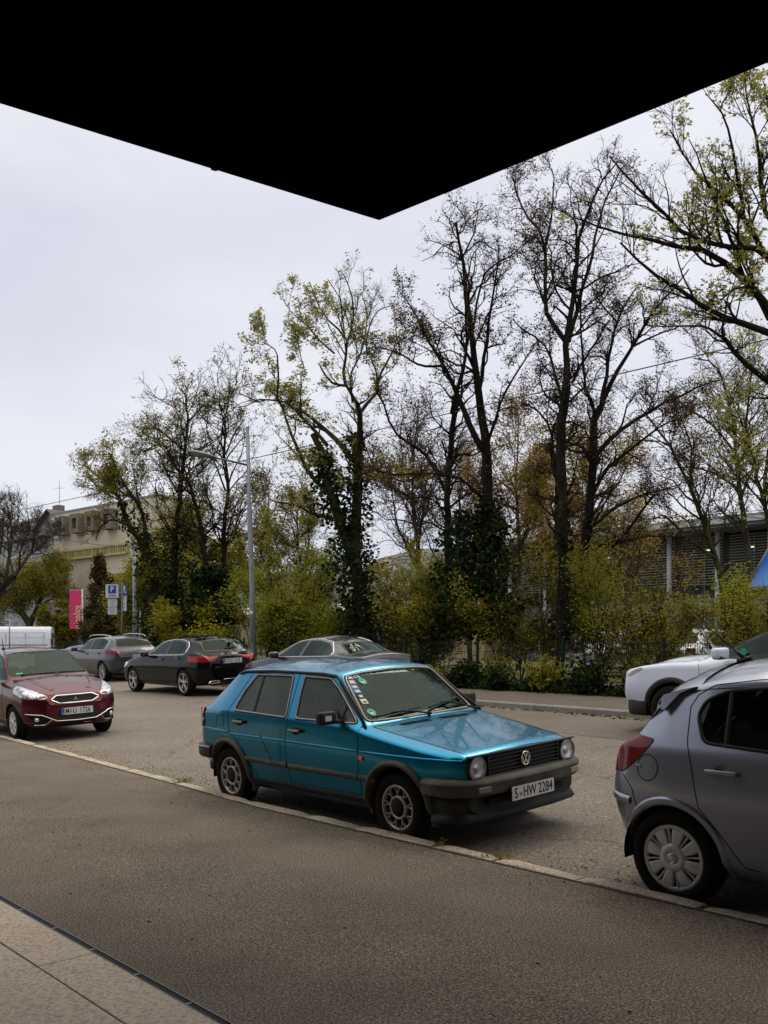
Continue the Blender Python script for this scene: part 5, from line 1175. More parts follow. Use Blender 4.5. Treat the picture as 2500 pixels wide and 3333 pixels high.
# stone paving and slot drain at the building foot
tb = MB(); rng = random.Random(3)
ns = [(1.795, 2.078), (1.19, 1.785), (.58, 1.18), (-.03, .57), (-.64, -.04), (-1.25, -.65), (-1.9, -1.26), (-2.9, -1.91)]
for i, (n0, n1) in enumerate(ns):
    for k in range(-9, 8):
        s0 = -4.53+k*1.4+.0; c = SW(s0+.7, (n0+n1)/2, -.02+rng.uniform(-.001, .001)); tb.box(c, (1.394, n1-n0, .05), rz=TH, bevel=.003)
o = tb.build('paving', G['tile'], fix=False); o['kind'] = 'structure'
jb = MB(); jb.grid([[SW(-18, -3.4, -.004), SW(-18, 2.12, -.004)], [SW(8, -3.4, -.004), SW(8, 2.12, -.004)]]); o = jb.build('joint_bed', mat('joint_sand', (.12, .105, .085), .9)); o['kind'] = 'structure'
dr = empty('drain_channel', SW(-5, 2.1, 0)); tag(dr, 'narrow black slot drain between the pale stone paving and the asphalt pavement', 'drain')
inv_ = dr.matrix_world
def dpart(name, n0, n1, z, m_, th=.006):
    mb = MB(); c = SW(-5, (n0+n1)/2, z)-SW(-5, 2.1, 0); mb.box(c, (30, n1-n0, th), rz=TH); return mb.build(name, m_, dr)
dpart('slot', 2.083, 2.118, -.001, M['dark'], .004)
dpart('slot_edge', 2.0785, 2.084, .002, mat('drain_rim', (.08, .12, .10), .4, .6)); dpart('slot_edge', 2.117, 2.1235, .002, mat('drain_steel', (.12, .12, .11), .4, .8))
mb = MB()
for k in range(60): mb.box(SW(-19+k*.48, 2.1, .0)-SW(-5, 2.1, 0), (.006, .034, .006), rz=TH)
o = mb.build('grate_bars', M['satin'], dr); o['kind'] = 'stuff'

# ------------------------------------------------------------------ building over and behind the viewer
BK = mat('soffit_black', (.0015, .0015, .0015), 1.0, spec=0)
FA = mat('facade_dark', (.05, .047, .043), .8, noise=(1.5, (.07, .065, .06), .3))
bl = empty('office_building', (0, -6, 0)); tag(bl, 'black projecting upper floor with a sharp corner hanging overhead', 'building')
C0 = Vector((-.044, 8.61)); zl = CAMZ+3.80
cl = C0+Vector((-1.427, -1)).normalized()*34; cr = C0+Vector((1.094, -1)).normalized()*34
poly = [tuple(C0), tuple(cl), (cl.x, cl.y-8), (cr.x, cr.y-8), tuple(cr)]
mb = MB(); mb.prism(poly, zl, zl+.25, Matrix.Translation((0, 6, 0))); mb.build('soffit', BK, bl)
poly2 = [tuple(C0+Vector((0, -.05))), tuple(cl+Vector((.03, -.05))), (cl.x, cl.y-8), (cr.x, cr.y-8), tuple(cr+Vector((-.03, -.05)))]
mb = MB(); mb.prism(poly2, zl+.25, zl+8, Matrix.Translation((0, 6, 0))); mb.build('upper_floor', mat('facade_panels', (.20, .215, .20), .6, noise=(.7, (.15, .16, .155), .4)), bl)
for k, t in enumerate((1.62, 8.1, 12.3)):
    q = C0+(cl-C0).normalized()*t; mb = MB(); mb.box((q.x, q.y+6.0, zl-.003), (.05, .02, .008), rz=math.atan2((cl-C0).y, (cl-C0).x)); mb.build('edge_clip', BK, bl)
for k, t in enumerate((5.2, 9.0)):
    q = C0+(cr-C0).normalized()*t; mb = MB(); mb.box((q.x, q.y+6.0, zl-.003), (.05, .02, .008), rz=math.atan2((cr-C0).y, (cr-C0).x)); mb.build('edge_clip', BK, bl)
a_, b2 = SW(-26, -3.0), SW(22, -3.0)
mb = MB(); mb.box((a_+b2)/2+Vector((0, 6, zl/2)), (48, .3, zl), rz=TH); mb.build('ground_floor_wall', FA, bl)

# ------------------------------------------------------------------ fence along the far pavement
FG = mat('fence_green', (.006, .015, .011), .6, 0, spec=.2); 
fz0, fz1 = .45, 1.56
fence = empty('mesh_fence', SW(-18, 16.62, fz0), TH); tag(fence, 'dark green double bar mesh fence running along the far pavement', 'fence')
def fpost(k):
    s0 = -17.9+2.5*k; mb = MB(); mb.box((2.5*k+.1, 0, .575), (.06, .045, 1.20), bevel=.004); mb.box((2.5*k+.1, 0, 1.18), (.066, .05, .02)); mb.build('fence_post', FG, fence)
for k in range(-9, 9):
    fpost(k); mb = MB()
    for j in range(50): mb.box((2.5*k+.1+.05*(j+.5), -.0, .56), (.0055, .0055, 1.06))
    for zz in (.06, .26, .46, .66, .86, 1.06):
        for yy in (-.006, .006): mb.box((2.5*k+1.35, yy, zz), (2.5, .007, .010))
    mb.build('mesh_panel', FG, fence, fix=False)

# ------------------------------------------------------------------ street lamp, posts, signs, wires
ZN = mat('galvanised_steel', (.26, .28, .31), .5, .5, noise=(5, (.17, .185, .21), .3), bump=(40, .1, .002))
ZG = mat('galvanised_green', (.16, .21, .20), .5, .5, noise=(6, (.12, .15, .15), .3))
def lamp():
    base = px(819, 2085, 27.4); base.z = .43; root = empty('street_lamp', base); tag(root, 'tall grey street lamp with one flat head on a short arm', 'street lamp')
    H = 7.71-.43; mb = MB(); mb.tube([(.04, 0, 0), (.02, 0, 2.4), (.02, 0, 2.45), (-.06, 0, H-2.3), (-.065, 0, H-2.25), (-.12, 0, H)], [.085, .08, .072, .07, .055, .05], 14); mb.build('pole', ZN, root)
    mb = MB(); mb.box((.02, -.085, .9), (.1, .01, .35), bevel=.003); mb.build('service_door', ZN, root)
    mb = MB(); mb.box((.0, -.082, 1.95), (.09, .006, .09)); mb.build('number_sticker', M['white'], root)
    d = Vector((-.80, -.60, 0)); t = Vector((-.10, 0, H-1.10)); mb = MB(); mb.tube([t, t+d*.55+Vector((0, 0, .06)), t+d*1.1+Vector((0, 0, .10))], .03, 8); mb.build('arm', ZG, root)
    A = math.atan2(d.y, d.x); Mt = Matrix.Translation(t+d*1.05+Vector((0, 0, .10))) @ Matrix.Rotation(A, 4, 'Z') @ Matrix.Rotation(-.09, 4, 'Y')
    mb = MB(); rows = []
    for x, w, h0, h1 in ((0, .05, -.04, .04), (.1, .09, -.05, .06), (.35, .13, -.04, .085), (.65, .12, -.03, .08), (.80, .07, -.02, .055), (.84, .02, 0, .03)):
        rows.append([Mt @ Vector((x, w*math.cos(a), (h1 if math.sin(a) > 0 else -h0)*math.sin(a))) for a in np.linspace(0, 2*math.pi, 17)])
    V = mb.grid(rows); mb.build('lamp_head', ZG, root)
    mb = MB(); rows = []
    for x, w, h in ((.22, .06, .03), (.35, .11, .07), (.6, .10, .075), (.76, .05, .03)): rows.append([Mt @ Vector((x, w*math.cos(a), -.02-h*math.sin(a))) for a in np.linspace(0, math.pi, 9)])
    mb.grid(rows); mb.build('lamp_glass', M['clearlamp'], root)
lamp()
b0 = px(438, 2085, 40); b0.z = .43; pr = empty('steel_mast', b0); tag(pr, 'thick galvanised steel mast with peeling paint, just right of the parking signs', 'mast')
mb = MB(); mb.tube([(0.02, 0, 0), (0, 0, 2.6), (-.02, 0, 5.24)], [.085, .078, .07], 14); mb.build('pole', mat('mast_grey', (.40, .42, .47), .55, .2, noise=(8, (.20, .22, .26), .6)), pr)
mb = MB(); mb.tube([(-.02, 0, 5.2), (-.02, 0, 5.27)], .10, 12); mb.build('mast_cap', ZN, pr)
b0 = px(456, 2085, 39); b0.z = .43; pr = empty('signpost', b0); tag(pr, 'slim empty grey signpost right of the thick steel mast', 'post')
mb = MB(); mb.tube([(0, 0, 0), (0, 0, 2.36)], .035, 8); mb.tube([(-.25, 0, 2.33), (.05, 0, 2.33)], .02, 6); mb.build('pole', ZN, pr)
# parking signs
SB = mat('sign_grey', (.10, .11, .12), .5, .3); SWt = mat('sign_white', (.60, .64, .72), .4); SBl = mat('sign_blue', (.005, .04, .34), .35)
sy = 38.5
b0 = px(397, 2085, sy); b0.z = .43; sp = empty('parking_sign', b0); tag(sp, 'grey pole with a square P ZONE sign and a narrow blue P arrow sign', 'sign')
mb = MB(); mb.tube([(0, 0, 0), (0, 0, 3.50)], .032, 10); mb.build('pole', ZG, sp)
def sign(u0, u1, v0, v1, name, mm, yaw=0, dy=-.06, rnd=.03):
    p = px((u0+u1)/2, (v0+v1)/2, sy+dy)-b0; w = (u1-u0)/FPX*sy/max(.3, math.cos(yaw)); h = (v1-v0)/FPX*sy
    F_ = frame(p, (math.cos(yaw), math.sin(yaw), 0), (0, 0, 1))
    mb = MB(); mb.prism(rpoly([(-w/2, -h/2), (w/2, -h/2), (w/2, h/2), (-w/2, h/2)], rnd), -.012, 0, F_); o = mb.build(name, SB, sp)
    mb = MB(); mb.prism(rpoly([(-w/2+.012, -h/2+.012), (w/2-.012, -h/2+.012), (w/2-.012, h/2-.012), (-w/2+.012, h/2-.012)], rnd), .0, .003, F_); mb.build('sign_face', mm, o)
    return o, F_ @ Matrix.Translation((0, 0, .004)), w, h
o, F_, w, h = sign(343, 387, 1901, 1947, 'zone_sign', SWt)
mb = MB(); mb.prism(rpoly([(-.155, -.095), (.155, -.095), (.155, .225), (-.155, .225)], .02), 0, .003, F_); mb.build('blue_field', SBl, o)
text_obj('letter', 'P', .30, F_ @ Matrix.Translation((0, .065, .004)), M['white'], o, .001, .95, bold=.006)
text_obj('letter', 'ZONE', .125, F_ @ Matrix.Translation((0, -.19, .001)), M['plateink'], o, .001, .85, bold=.002)
o, F_, w, h = sign(350, 382, 1950, 1976, 'info_sign', SWt)
for k, t_ in enumerate(('mit Parkschein', 'werktags', '8 - 22 h')): text_obj('letter', t_, .075, F_ @ Matrix.Translation((0, .09-.09*k, .001)), M['plateink'], o, .001, .72)
o, F_, w, h = sign(350, 382, 1976, 2001, 'info_sign', SWt)
for k, t_ in enumerate(('Bewohner mit', 'Parkausweis', 'M2 frei')): text_obj('letter', t_, .075, F_ @ Matrix.Translation((0, .09-.09*k, .001)), M['plateink'], o, .001, .72)
yw = -.95
o, F_, w, h = sign(395, 416, 1903, 1937, 'parking_arrow_sign', SBl, yw, -.10)
text_obj('letter', 'P', .40, F_ @ Matrix.Translation((-.03, .0, .001)), M['white'], o, .001, .95, bold=.006)
mb = MB(); mb.prism([(.03, -.12), (.14, -.12), (.14, -.15), (.20, -.10), (.14, -.05), (.14, -.08), (.03, -.08)], 0, .002, F_); mb.build('arrow', M['white'], o)
o, F_, w, h = sign(395, 416, 1939, 1964, 'info_sign', SWt, yw, -.10)
for k, t_ in enumerate(('mit Parkschein', 'werktags', '8 - 22 h')): text_obj('letter', t_, .075, F_ @ Matrix.Translation((0, .09-.09*k, .001)), M['plateink'], o, .001, .72)
o, F_, w, h = sign(395, 416, 1964, 1989, 'info_sign', SWt, yw, -.10)
for k, t_ in enumerate(('Bewohner mit', 'Parkausweis', 'M2 frei')): text_obj('letter', t_, .075, F_ @ Matrix.Translation((0, .09-.09*k, .001)), M['plateink'], o, .001, .72)
mb = MB()
for z in (3.40, 2.88, 2.32): mb.tube([(-.55, -.03, z), (.1, -.03, z)], .012, 6)
mb.build('bracket', ZN, sp)
# pink banner, seen from its back
by = 58.0; b0 = px(246, 2085, by); b0.z = .40
bn = empty('banner', b0); tag(bn, 'tall pink banner with pale mirrored lettering hanging on a post, left of the parking signs', 'banner')
p0 = px(226, 1922, by)-b0; p1 = px(264, 2047, by)-b0
BP = mat('banner_pink', (.62, .035, .15), .7)
rows = [[Vector((x, .03*math.sin(x*5+z*1.3), z)) for x in np.linspace(p0.x, p1.x, 8)] for z in np.linspace(p0.z, p1.z, 14)]
mb = MB(); V = mb.grid(rows); mb.grid([[q+Vector((0, .012, 0)) for q in r] for r in rows]); cl_ = mb.build('cloth', BP, bn)
text_obj('letter', 'galerie', .60, frame((.12, -.05, (p0.z+p1.z)/2-.45), (0, 0, -1), (-1, 0, 0)), mat('banner_ink', (.75, .62, .30), .7), cl_, .004, .9)
mb = MB(); mb.tube([(p1.x+.06, .05, 0), (p1.x+.06, .05, p0.z+.1)], .05, 8); mb.tube([(p0.x, .02, p0.z+.02), (p1.x+.06, .04, p0.z+.02)], .02, 6); mb.build('pole', mat('pole_white', (.45, .46, .48), .5), bn)
# street name sign
b0 = px(31, 2085, 50); b0.z = .30; ss = empty('street_name_sign', b0); tag(ss, 'small black street name sign on a post, above the white van at the left edge', 'sign')
mb = MB(); mb.tube([(0, 0, 0), (0, 0, px(31, 2017, 50).z-.3)], .035, 8); mb.build('pole', ZN, ss)
p = px(17, 2026, 50)-b0; mb = MB(); mb.box(p, (.42, .02, .15)); q = mb.build('name_plate', M['gloss'], ss); text_obj('letter', 'Mauserstr.', .10, frame(p+Vector((0, -.014, 0)), (1, 0, 0), (0, 0, 1)), M['white'], q, .001, .8)
# overhead wires
WM = mat('wire_black', (.012, .012, .014), .6)
def wire(P, sag, r, label):
    mb = MB(); A, B = px(*P[0]), px(*P[1]); pts = []
    for k in range(25):
        t = k/24; q = A.lerp(B, t); q.z -= sag*4*t*(1-t); pts.append(q)
    mb.tube(pts, r, 5); o = mb.build('overhead_wire', WM); tag(o, label, 'wire', 'overhead wires')
wire(((-400, 1756, 62), (2900, 1010, 17)), .15, .014, 'thick overhead wire crossing the whole street from lower left to upper right')
wire(((1700, 1712, 48), (2800, 1632, 40)), .1, .016, 'thin overhead wire just above the long grey roof at the right')
wire(((190, 1750, 60), (440, 1780, 40)), .12, .016, 'sagging overhead wire in front of the cream building, ending at the steel mast')
wire(((-100, 1905, 55), (330, 1690, 70)), .3, .012, 'faint overhead wire rising in front of the white house at the left')

# ------------------------------------------------------------------ buildings
CRM = mat('cream_render', (.54, .48, .36), .85, noise=(.6, (.49, .43, .32), .3), bump=(6, .2, .01))
CN = mat('rough_concrete', (.20, .175, .14), .9, noise=(2.5, (.13, .11, .09), .3), bump=(5, .4, .03))
YL = mat('yellow_louvre', (.42, .34, .15), .6); DKW = mat('dark_window', (.02, .022, .024), .1, coat=.6)
GW = mat('pale_wall', (.40, .41, .44), .85, noise=(.5, (.34, .35, .38), .3)); RF = mat('dark_roof_tiles', (.07, .06, .055), .8, noise=(3, (.10, .085, .075), .3), bump=(8, .4, .03))
def onfac(P, D, u):
    """distance along facade P + t*D seen at photo column u"""
    a = (u-1250)/FPX; return (a*P.y-P.x)/(D.x-a*D.y)
def cream():
    Pr = Vector((-19.6, 82.0, 0)); D = Vector((-.7315, .682, 0)).normalized(); N = Vector((-D.y, D.x, 0)); N = -N if N.y > 0 else N   # outward, to the street
    root = empty('museum_building', Pr); tag(root, 'cream rendered building with deep framed windows and a yellow louvre band', 'building')
    X = lambda t, out, z: D*t+N*out+Vector((0, 0, z)); L = onfac(Pr, D, 171)+.4
    def bx(mb, t0, t1, o0, o1, z0, z1):
        c = X((t0+t1)/2, (o0+o1)/2, (z0+z1)/2); mb.box(c, (abs(t1-t0), abs(o1-o0), z1-z0), rz=math.atan2(D.y, D.x))
    mb = MB(); bx(mb, 0, L, -5, 0, 4.6, 14.0); mb.build('wall', CRM, root)
    mb = MB(); bx(mb, -.05, L+.05, -5.05, .05, 14.0, 14.18); mb.build('roof', ZN, root)
    mb = MB(); bx(mb, -.9, -.0, -4, -1.5, 4, 13.0); mb.build('stair_tower', ZN, root)
    for (x0, x1, y0, y1) in ((648, 735, 268, 458), (795, 887, 238, 435), (950, 1042, 210, 415), (1120, 1225, 190, 395)):
        t1, t0 = onfac(Pr, D, x0/3.19), onfac(Pr, D, x1/3.19); tm = (t0+t1)/2; yy = (Pr+D*tm).y
        z1 = CAMZ+(2085-1600-y0/3.19)/FPX*yy; z0 = CAMZ+(2085-1600-y1/3.19)/FPX*yy
        fr = .42; mb = MB()
        bx(mb, t0, t1, .0, .75, z1-fr, z1); bx(mb, t0, t1, .0, .75, z0, z0+fr); bx(mb, t0, t0+fr, .0, .75, z0+fr, z1-fr); bx(mb, t1-fr, t1, .0, .75, z0+fr, z1-fr)
        o = mb.build('window', CN, root); mb = MB(); bx(mb, t0+fr, t1-fr, .01, .06, z0+fr, z1-fr); mb.build('pane', DKW, o)
    t1, t0 = onfac(Pr, D, 565/3.19), onfac(Pr, D, 1335/3.19); yy = (Pr+D*t0).y; z0 = CAMZ+(2085-1600-634/3.19)/FPX*yy; z1 = CAMZ+(2085-1600-540/3.19)/FPX*yy
    mb = MB(); bx(mb, t0, t1, .005, .05, z0, z1); ob = mb.build('window', DKW, root)
    mb = MB(); nn = 46
    for k in range(nn+1): t = t0+(t1-t0)*k/nn; bx(mb, t-.05 if k % 5 else t-.09, t+.05 if k % 5 else t+.09, .05, .25, z0, z1)
    bx(mb, t0, t1, .05, .3, z0-.1, z0+.1); bx(mb, t0, t1, .05, .3, z1-.1, z1+.1); mb.build('louvres', YL, ob)
    z2 = CAMZ+(2085-1600-925/3.19)/FPX*yy; z3 = CAMZ+(2085-1600-840/3.19)/FPX*yy
    mb = MB(); bx(mb, t0-2, t1*.55, .0, .05, z2, z3); ob = mb.build('window', DKW, root); mb = MB()
    for k in range(16): t = t0-2+(t1*.55-t0+2)*k/15; bx(mb, t-.06, t+.06, .05, .25, z2, z3)
    mb.build('louvres', YL, ob)
    GRN = mat('green_frame', (.03, .12, .03), .5)
    mb = MB(); bx(mb, .3, L, -3, -2.5, .2, 4.6); g = mb.build('ground_floor_glass', mat('shop_glass', (.10, .13, .13), .1, coat=.5), root)
    for k in range(9):
        t = .6+k*(L-1)/8; mb = MB(); mb.tube([X(t, -.6, .2), X(t, -.6, 4.6)], .28, 12); mb.build('column', GW, root)
        mb = MB(); bx(mb, t+.8, t+.95, -2.4, -2.3, .2, 4.6); mb.build('mullion', GRN, g)
cream()
def house():
    Pr = Vector((-33.6, 97.0, 0)); D = Vector((-.7315, .682, 0)); N = Vector((-.682, -.7315, 0))
    root = empty('white_house', Pr); tag(root, 'white house with dark roof, cross gable and chimney, left of the cream building', 'house')
    def bx(mb, t0, t1, o0, o1, z0, z1): mb.box(D*((t0+t1)/2)+N*((o0+o1)/2)+Vector((0, 0, (z0+z1)/2)), (abs(t1-t0), abs(o1-o0), z1-z0), rz=math.atan2(D.y, D.x))
    ez = 12.4; mb = MB(); bx(mb, -2, 14, -9, 0, .2, ez); mb.build('wall', GW, root)
    mb = MB(); F_ = Matrix((( D.x, N.x, 0, 0), (D.y, N.y, 0, 0), (0, 0, 1, 0), (0, 0, 0, 1)))
    A = [F_ @ Vector((t, o_, z)) for t in (-2.3, 14.3) for o_, z in ((.4, ez-.1), (-4.5, ez+3.2), (-9.4, ez-.1))]
    mb.grid([A[:3], A[3:]], smooth=False); mb.grid([[p-Vector((0, 0, .2)) for p in A[:3]], [p-Vector((0, 0, .2)) for p in A[3:]]], smooth=False); mb.build('roof', RF, root)
    mb = MB(); g = [(-2, ez-.2), (3.4, ez-.2), (3.4, ez+.6), (.7, ez+2.3), (-2, ez+.6)]
    mb.prism(g, -4, .06, Matrix(((D.x, 0, N.x, 0), (D.y, 0, N.y, 0), (0, 1, 0, 0), (0, 0, 0, 1)))); mb.build('gable', GW, root)
    mb = MB()
    for sgn, (ta, tb) in ((1, (3.8, .7)), (-1, (-2.4, .7))):
        q = [F_ @ Vector((t, o_, z)) for o_ in (.5, -4.2) for t, z in ((ta, ez+.35), (tb, ez+2.45))]; mb.grid([q[:2], q[2:]], smooth=False); mb.grid([[p+Vector((0, 0, .15)) for p in q[:2]], [p+Vector((0, 0, .15)) for p in q[2:]]], smooth=False)
    mb.build('gable_roof', RF, root)
    mb = MB(); bx(mb, 5.6, 6.8, -4.2, -3.4, ez+2.0, ez+3.9); ch = mb.build('chimney', CN, root)
    mb = MB(); c = D*6.0+N*-3.8; mb.tube([c+Vector((0, 0, ez+3.8)), c+Vector((0, 0, ez+6.6))], .03, 5); mb.tube([c+Vector((-.6, 0, ez+5.8)), c+Vector((.6, 0, ez+5.8))], .02, 5); mb.build('aerial', ZN, root)
    for t in (-.3, 2.0, 6.0, 8.6, 11.5):
        for z in (2.0, 5.0, 8.0, 10.6):
            mb = MB(); bx(mb, t-.55, t+.55, 0, .04, z, z+1.6); o = mb.build('window', DKW, root); mb = MB(); bx(mb, t-.7, t+.7, 0, .1, z-.12, z); bx(mb, t-.03, t+.03, .04, .07, z, z+1.6); mb.build('window_frame', M['white'], o)
house()
def leftblock():
    Pr = Vector((-40.2, 98.0, 0)); root = empty('corner_house', px(6, 2085, 88)*Vector((1, 1, 0)) if False else Vector((-37.5, 88, 0))); tag(root, 'grey house corner with overhanging tiled eaves, cut by the left edge', 'house')
    mb = MB(); mb.box((-4.4, 3, 6.6), (9, 9, 12.8), rz=.2); mb.build('wall', GW, root)
    mb = MB(); a = [(-9.6, -2.4), (1.0, -1.6), (.2, 8.6), (-10, 7)]; zt_ = [13.4]*4
    V0 = [mb.bm.verts.new((x, y, 13.0)) for x, y in a]; V1 = [mb.bm.verts.new((-4.6+(x+4.6)*.3, 3+(y-3)*.3, 15.6)) for x, y in a]; mb.face(V1); mb.face(V0[::-1])
    for k in range(4): mb.face((V0[k], V0[(k+1) % 4], V1[(k+1) % 4], V1[k]))
    mb.build('roof', RF, root)
    for z in (3, 6.2, 9.4):
        mb = MB(); mb.box((-1.2, -1.15, z), (1.1, .12, 1.7), rz=.2); mb.build('window', DKW, root)
leftblock()
def hall():
    nF = 50.0; root = empty('glazed_hall', SW(-30, nF, .3)); o0 = SW(-30, nF, .3)
    tag(root, 'long low hall with metal roof, white columns and dark blinds behind the hedge', 'building')
    def su(u, n=nF): a = (u-1250)/FPX; y = n/(.748*a+.6635); return y*(.6635*a-.748)
    def bx(mb, s0, s1, n0, n1, z0, z1): mb.box(SW((s0+s1)/2, (n0+n1)/2, (z0+z1)/2)-o0, (abs(s1-s0), abs(n1-n0), z1-z0), rz=TH)
    s0, s1 = su(1620), su(2500)+16
    DB = mat('hall_dark', (.02, .021, .022), .5); BL = mat('blind_slat', (.30, .29, .25), .5)
    mb = MB(); bx(mb, s0, s1, nF, nF+14, 3.9, 7.5); mb.build('upper_wall', DB, root)
    mb = MB(); bx(mb, s0, s1, nF-.1, nF+14, .3, 3.9); mb.build('lower_wall', GW, root)
    RM = mat('roof_metal', (.16, .18, .19), .45, .5, noise=(1.2, (.22, .24, .25), .4))
    mb = MB(); bx(mb, s0-1.5, s1, nF-3.2, nF+15, 7.95, 8.15); bx(mb, s0-1.5, s1, nF-3.0, nF+15, 7.6, 7.95)
    rz_ = RM; o = mb.build('roof', RM, root); mb = MB(); bx(mb, s0-1.5, s1, nF-3.3, nF-3.1, 7.75, 8.0); mb.build('gutter', mat('gutter_pale', (.42, .43, .42), .4, .3), o)
    mb = MB()
    for k in range(60): mb.box(SW(s0+k*1.0, nF+5, 8.19)-o0, (.05, 16, .06), rz=TH)
    o2 = mb.build('standing_seams', RM, o)
    sc = [su(2077)+3.0*k for k in range(-5, 9)]
    for s_ in sc:
        if s_ < s0: continue
        mb = MB(); mb.tube([SW(s_, nF-1.4, .3)-o0, SW(s_, nF-1.4, 7.7)-o0], .14, 10); mb.build('column', mat('column_white', (.55, .57, .62), .5) if 'column_white' not in bpy.data.materials else bpy.data.materials['column_white'], root)
    for k, s_ in enumerate(sc[:-1]):
        if s_ < s0: continue
        mb = MB()
        for j in range(18): bx(mb, s_+.2, s_+2.8, nF-.5, nF-.38, 4.75+j*.155, 4.79+j*.155)
        mb.build('blind', BL, root)
        mb = MB(); bx(mb, s_+1.45, s_+1.52, nF-.14, nF-.02, 3.9, 7.5); bx(mb, s_+.1, s_+2.9, nF-.2, nF-.1, 3.82, 3.95); mb.build('mullion', ZN, root)
        mb = MB(); bx(mb, s_+.35, s_+2.65, nF-.16, nF-.11, .9, 3.0); q = mb.build('window', DKW, root); mb = MB(); bx(mb, s_+1.46, s_+1.54, nF-.2, nF-.165, .9, 3.0); bx(mb, s_+.3, s_+2.7, nF-.2, nF-.165, 3.0, 3.1); mb.build('window_frame', M['white'], q)
    for s_ in (sc[6]+1.6, sc[4]+.9, sc[7]+1.2):
        mb = MB(); bx(mb, s_, s_+.35, nF-.36, nF-.30, 6.65, 6.73); mb.build('tube_light', mat('tube_light', (.9, 1, .95), .5, emit=((.85, 1, .9), 1.2)), root)
hall()
def low_hall():
    nF = 46.0; o0 = SW(-60, nF, .3); root = empty('low_shed', o0); tag(root, 'low ochre shed with a long pale roof, half hidden behind the green bushes', 'building')
    def bx(mb, s0, s1, n0, n1, z0, z1): mb.box(SW((s0+s1)/2, (n0+n1)/2, (z0+z1)/2)-o0, (abs(s1-s0), abs(n1-n0), z1-z0), rz=TH)
    mb = MB(); bx(mb, -84, -42, nF, nF+10, .2, 3.9); mb.build('wall', mat('ochre_wall', (.36, .28, .13), .85, noise=(.4, (.30, .25, .15), .3)), root)
    mb = MB(); A = [SW(s_, n_, z)-o0 for s_ in (-85, -41) for n_, z in ((nF-.6, 3.8), (nF+5, 4.7), (nF+10.6, 3.8))]; mb.grid([A[:3], A[3:]], smooth=False); mb.grid([[p-Vector((0, 0, .2)) for p in A[:3]], [p-Vector((0, 0, .2)) for p in A[3:]]], smooth=False)
    mb.build('roof', mat('pale_roof', (.50, .51, .52), .6, noise=(.8, (.38, .39, .41), .4)), root)
    for k in range(9):
        s_ = -82+k*4.3; mb = MB(); bx(mb, s_, s_+2.6, nF-.06, nF, 1.2, 2.8); mb.build('window', mat('shed_window', (.10, .13, .15), .2) if 'shed_window' not in bpy.data.materials else bpy.data.materials['shed_window'], root)
    mb = MB(); bx(mb, -68, -64, nF-.12, nF, 2.4, 3.7); mb.build('blue_panel', mat('blue_panel', (.04, .12, .25), .5), root)
low_hall()
# white box trailer with a red and white marker, blue awning
b0 = px(478, 2085, 58); b0.z = .3; wc = empty('site_container', b0); tag(wc, 'white site container with a red striped marker board, right of the steel mast', 'container')
mb = MB(); mb.box((.25, 1.3, 1.55), (3.3, 2.4, 2.7), rz=.1, bevel=.04); mb.build('shell', mat('container_white', (.60, .62, .64), .5, noise=(1.5, (.5, .52, .55), .3)), wc)
mb = MB(); mb.box((-.3, .06, 1.5), (.02, .02, 2.4), rz=.1); mb.box((.95, .18, 1.5), (.02, .02, 2.4), rz=.1); mb.build('door_seam', M['dark'], wc)
Fm = frame((.55, .07, 1.95), (1, .1, 0), (0, 0, 1)); mb = MB(); mb.prism([(-.14, -.28), (.14, -.28), (.14, .28), (-.14, .28)], 0, .012, Fm); mk = mb.build('marker_board', M['white'], wc)
mb = MB()
for k in range(3): mb.prism([(-.14, -.22+.19*k), (.14, -.06+.19*k), (.14, .03+.19*k), (-.14, -.13+.19*k)], .012, .016, Fm)
mb.build('marker_stripes', mat('marker_red', (.45, .02, .02), .5), mk)
aw = empty('awning', px(2470, 2085, 26)*Vector((1, 1, 0))+Vector((0, 0, .4))); tag(aw, 'blue fabric sun sail on a slanted dark edge pole, at the right edge', 'awning'); ao = aw.location
Q = [px(2428, 1914, 26)-ao, px(2506, 1778, 26)-ao, px(2680, 1740, 28)-ao, px(2680, 1900, 24)-ao]
mb = MB(); rows = [[Q[0].lerp(Q[1], t).lerp(Q[3].lerp(Q[2], t), s_)+Vector((0, .25*math.sin(math.pi*t)*math.sin(math.pi*s_), 0)) for s_ in np.linspace(0, 1, 9)] for t in np.linspace(0, 1, 9)]
mb.grid(rows); mb.grid([[p+Vector((0, .02, 0)) for p in r] for r in rows]); mb.build('cloth', mat('awning_blue', (.03, .16, .50), .6, bump=(3, .3, .02)), aw)
mb = MB(); mb.tube([Q[0], Q[1]], .03, 8); mb.tube([Q[0], Q[3]], .025, 8); mb.tube([Q[3], Vector((Q[3].x, Q[3].y, 0))], .05, 8); mb.build('pole', SB, aw)

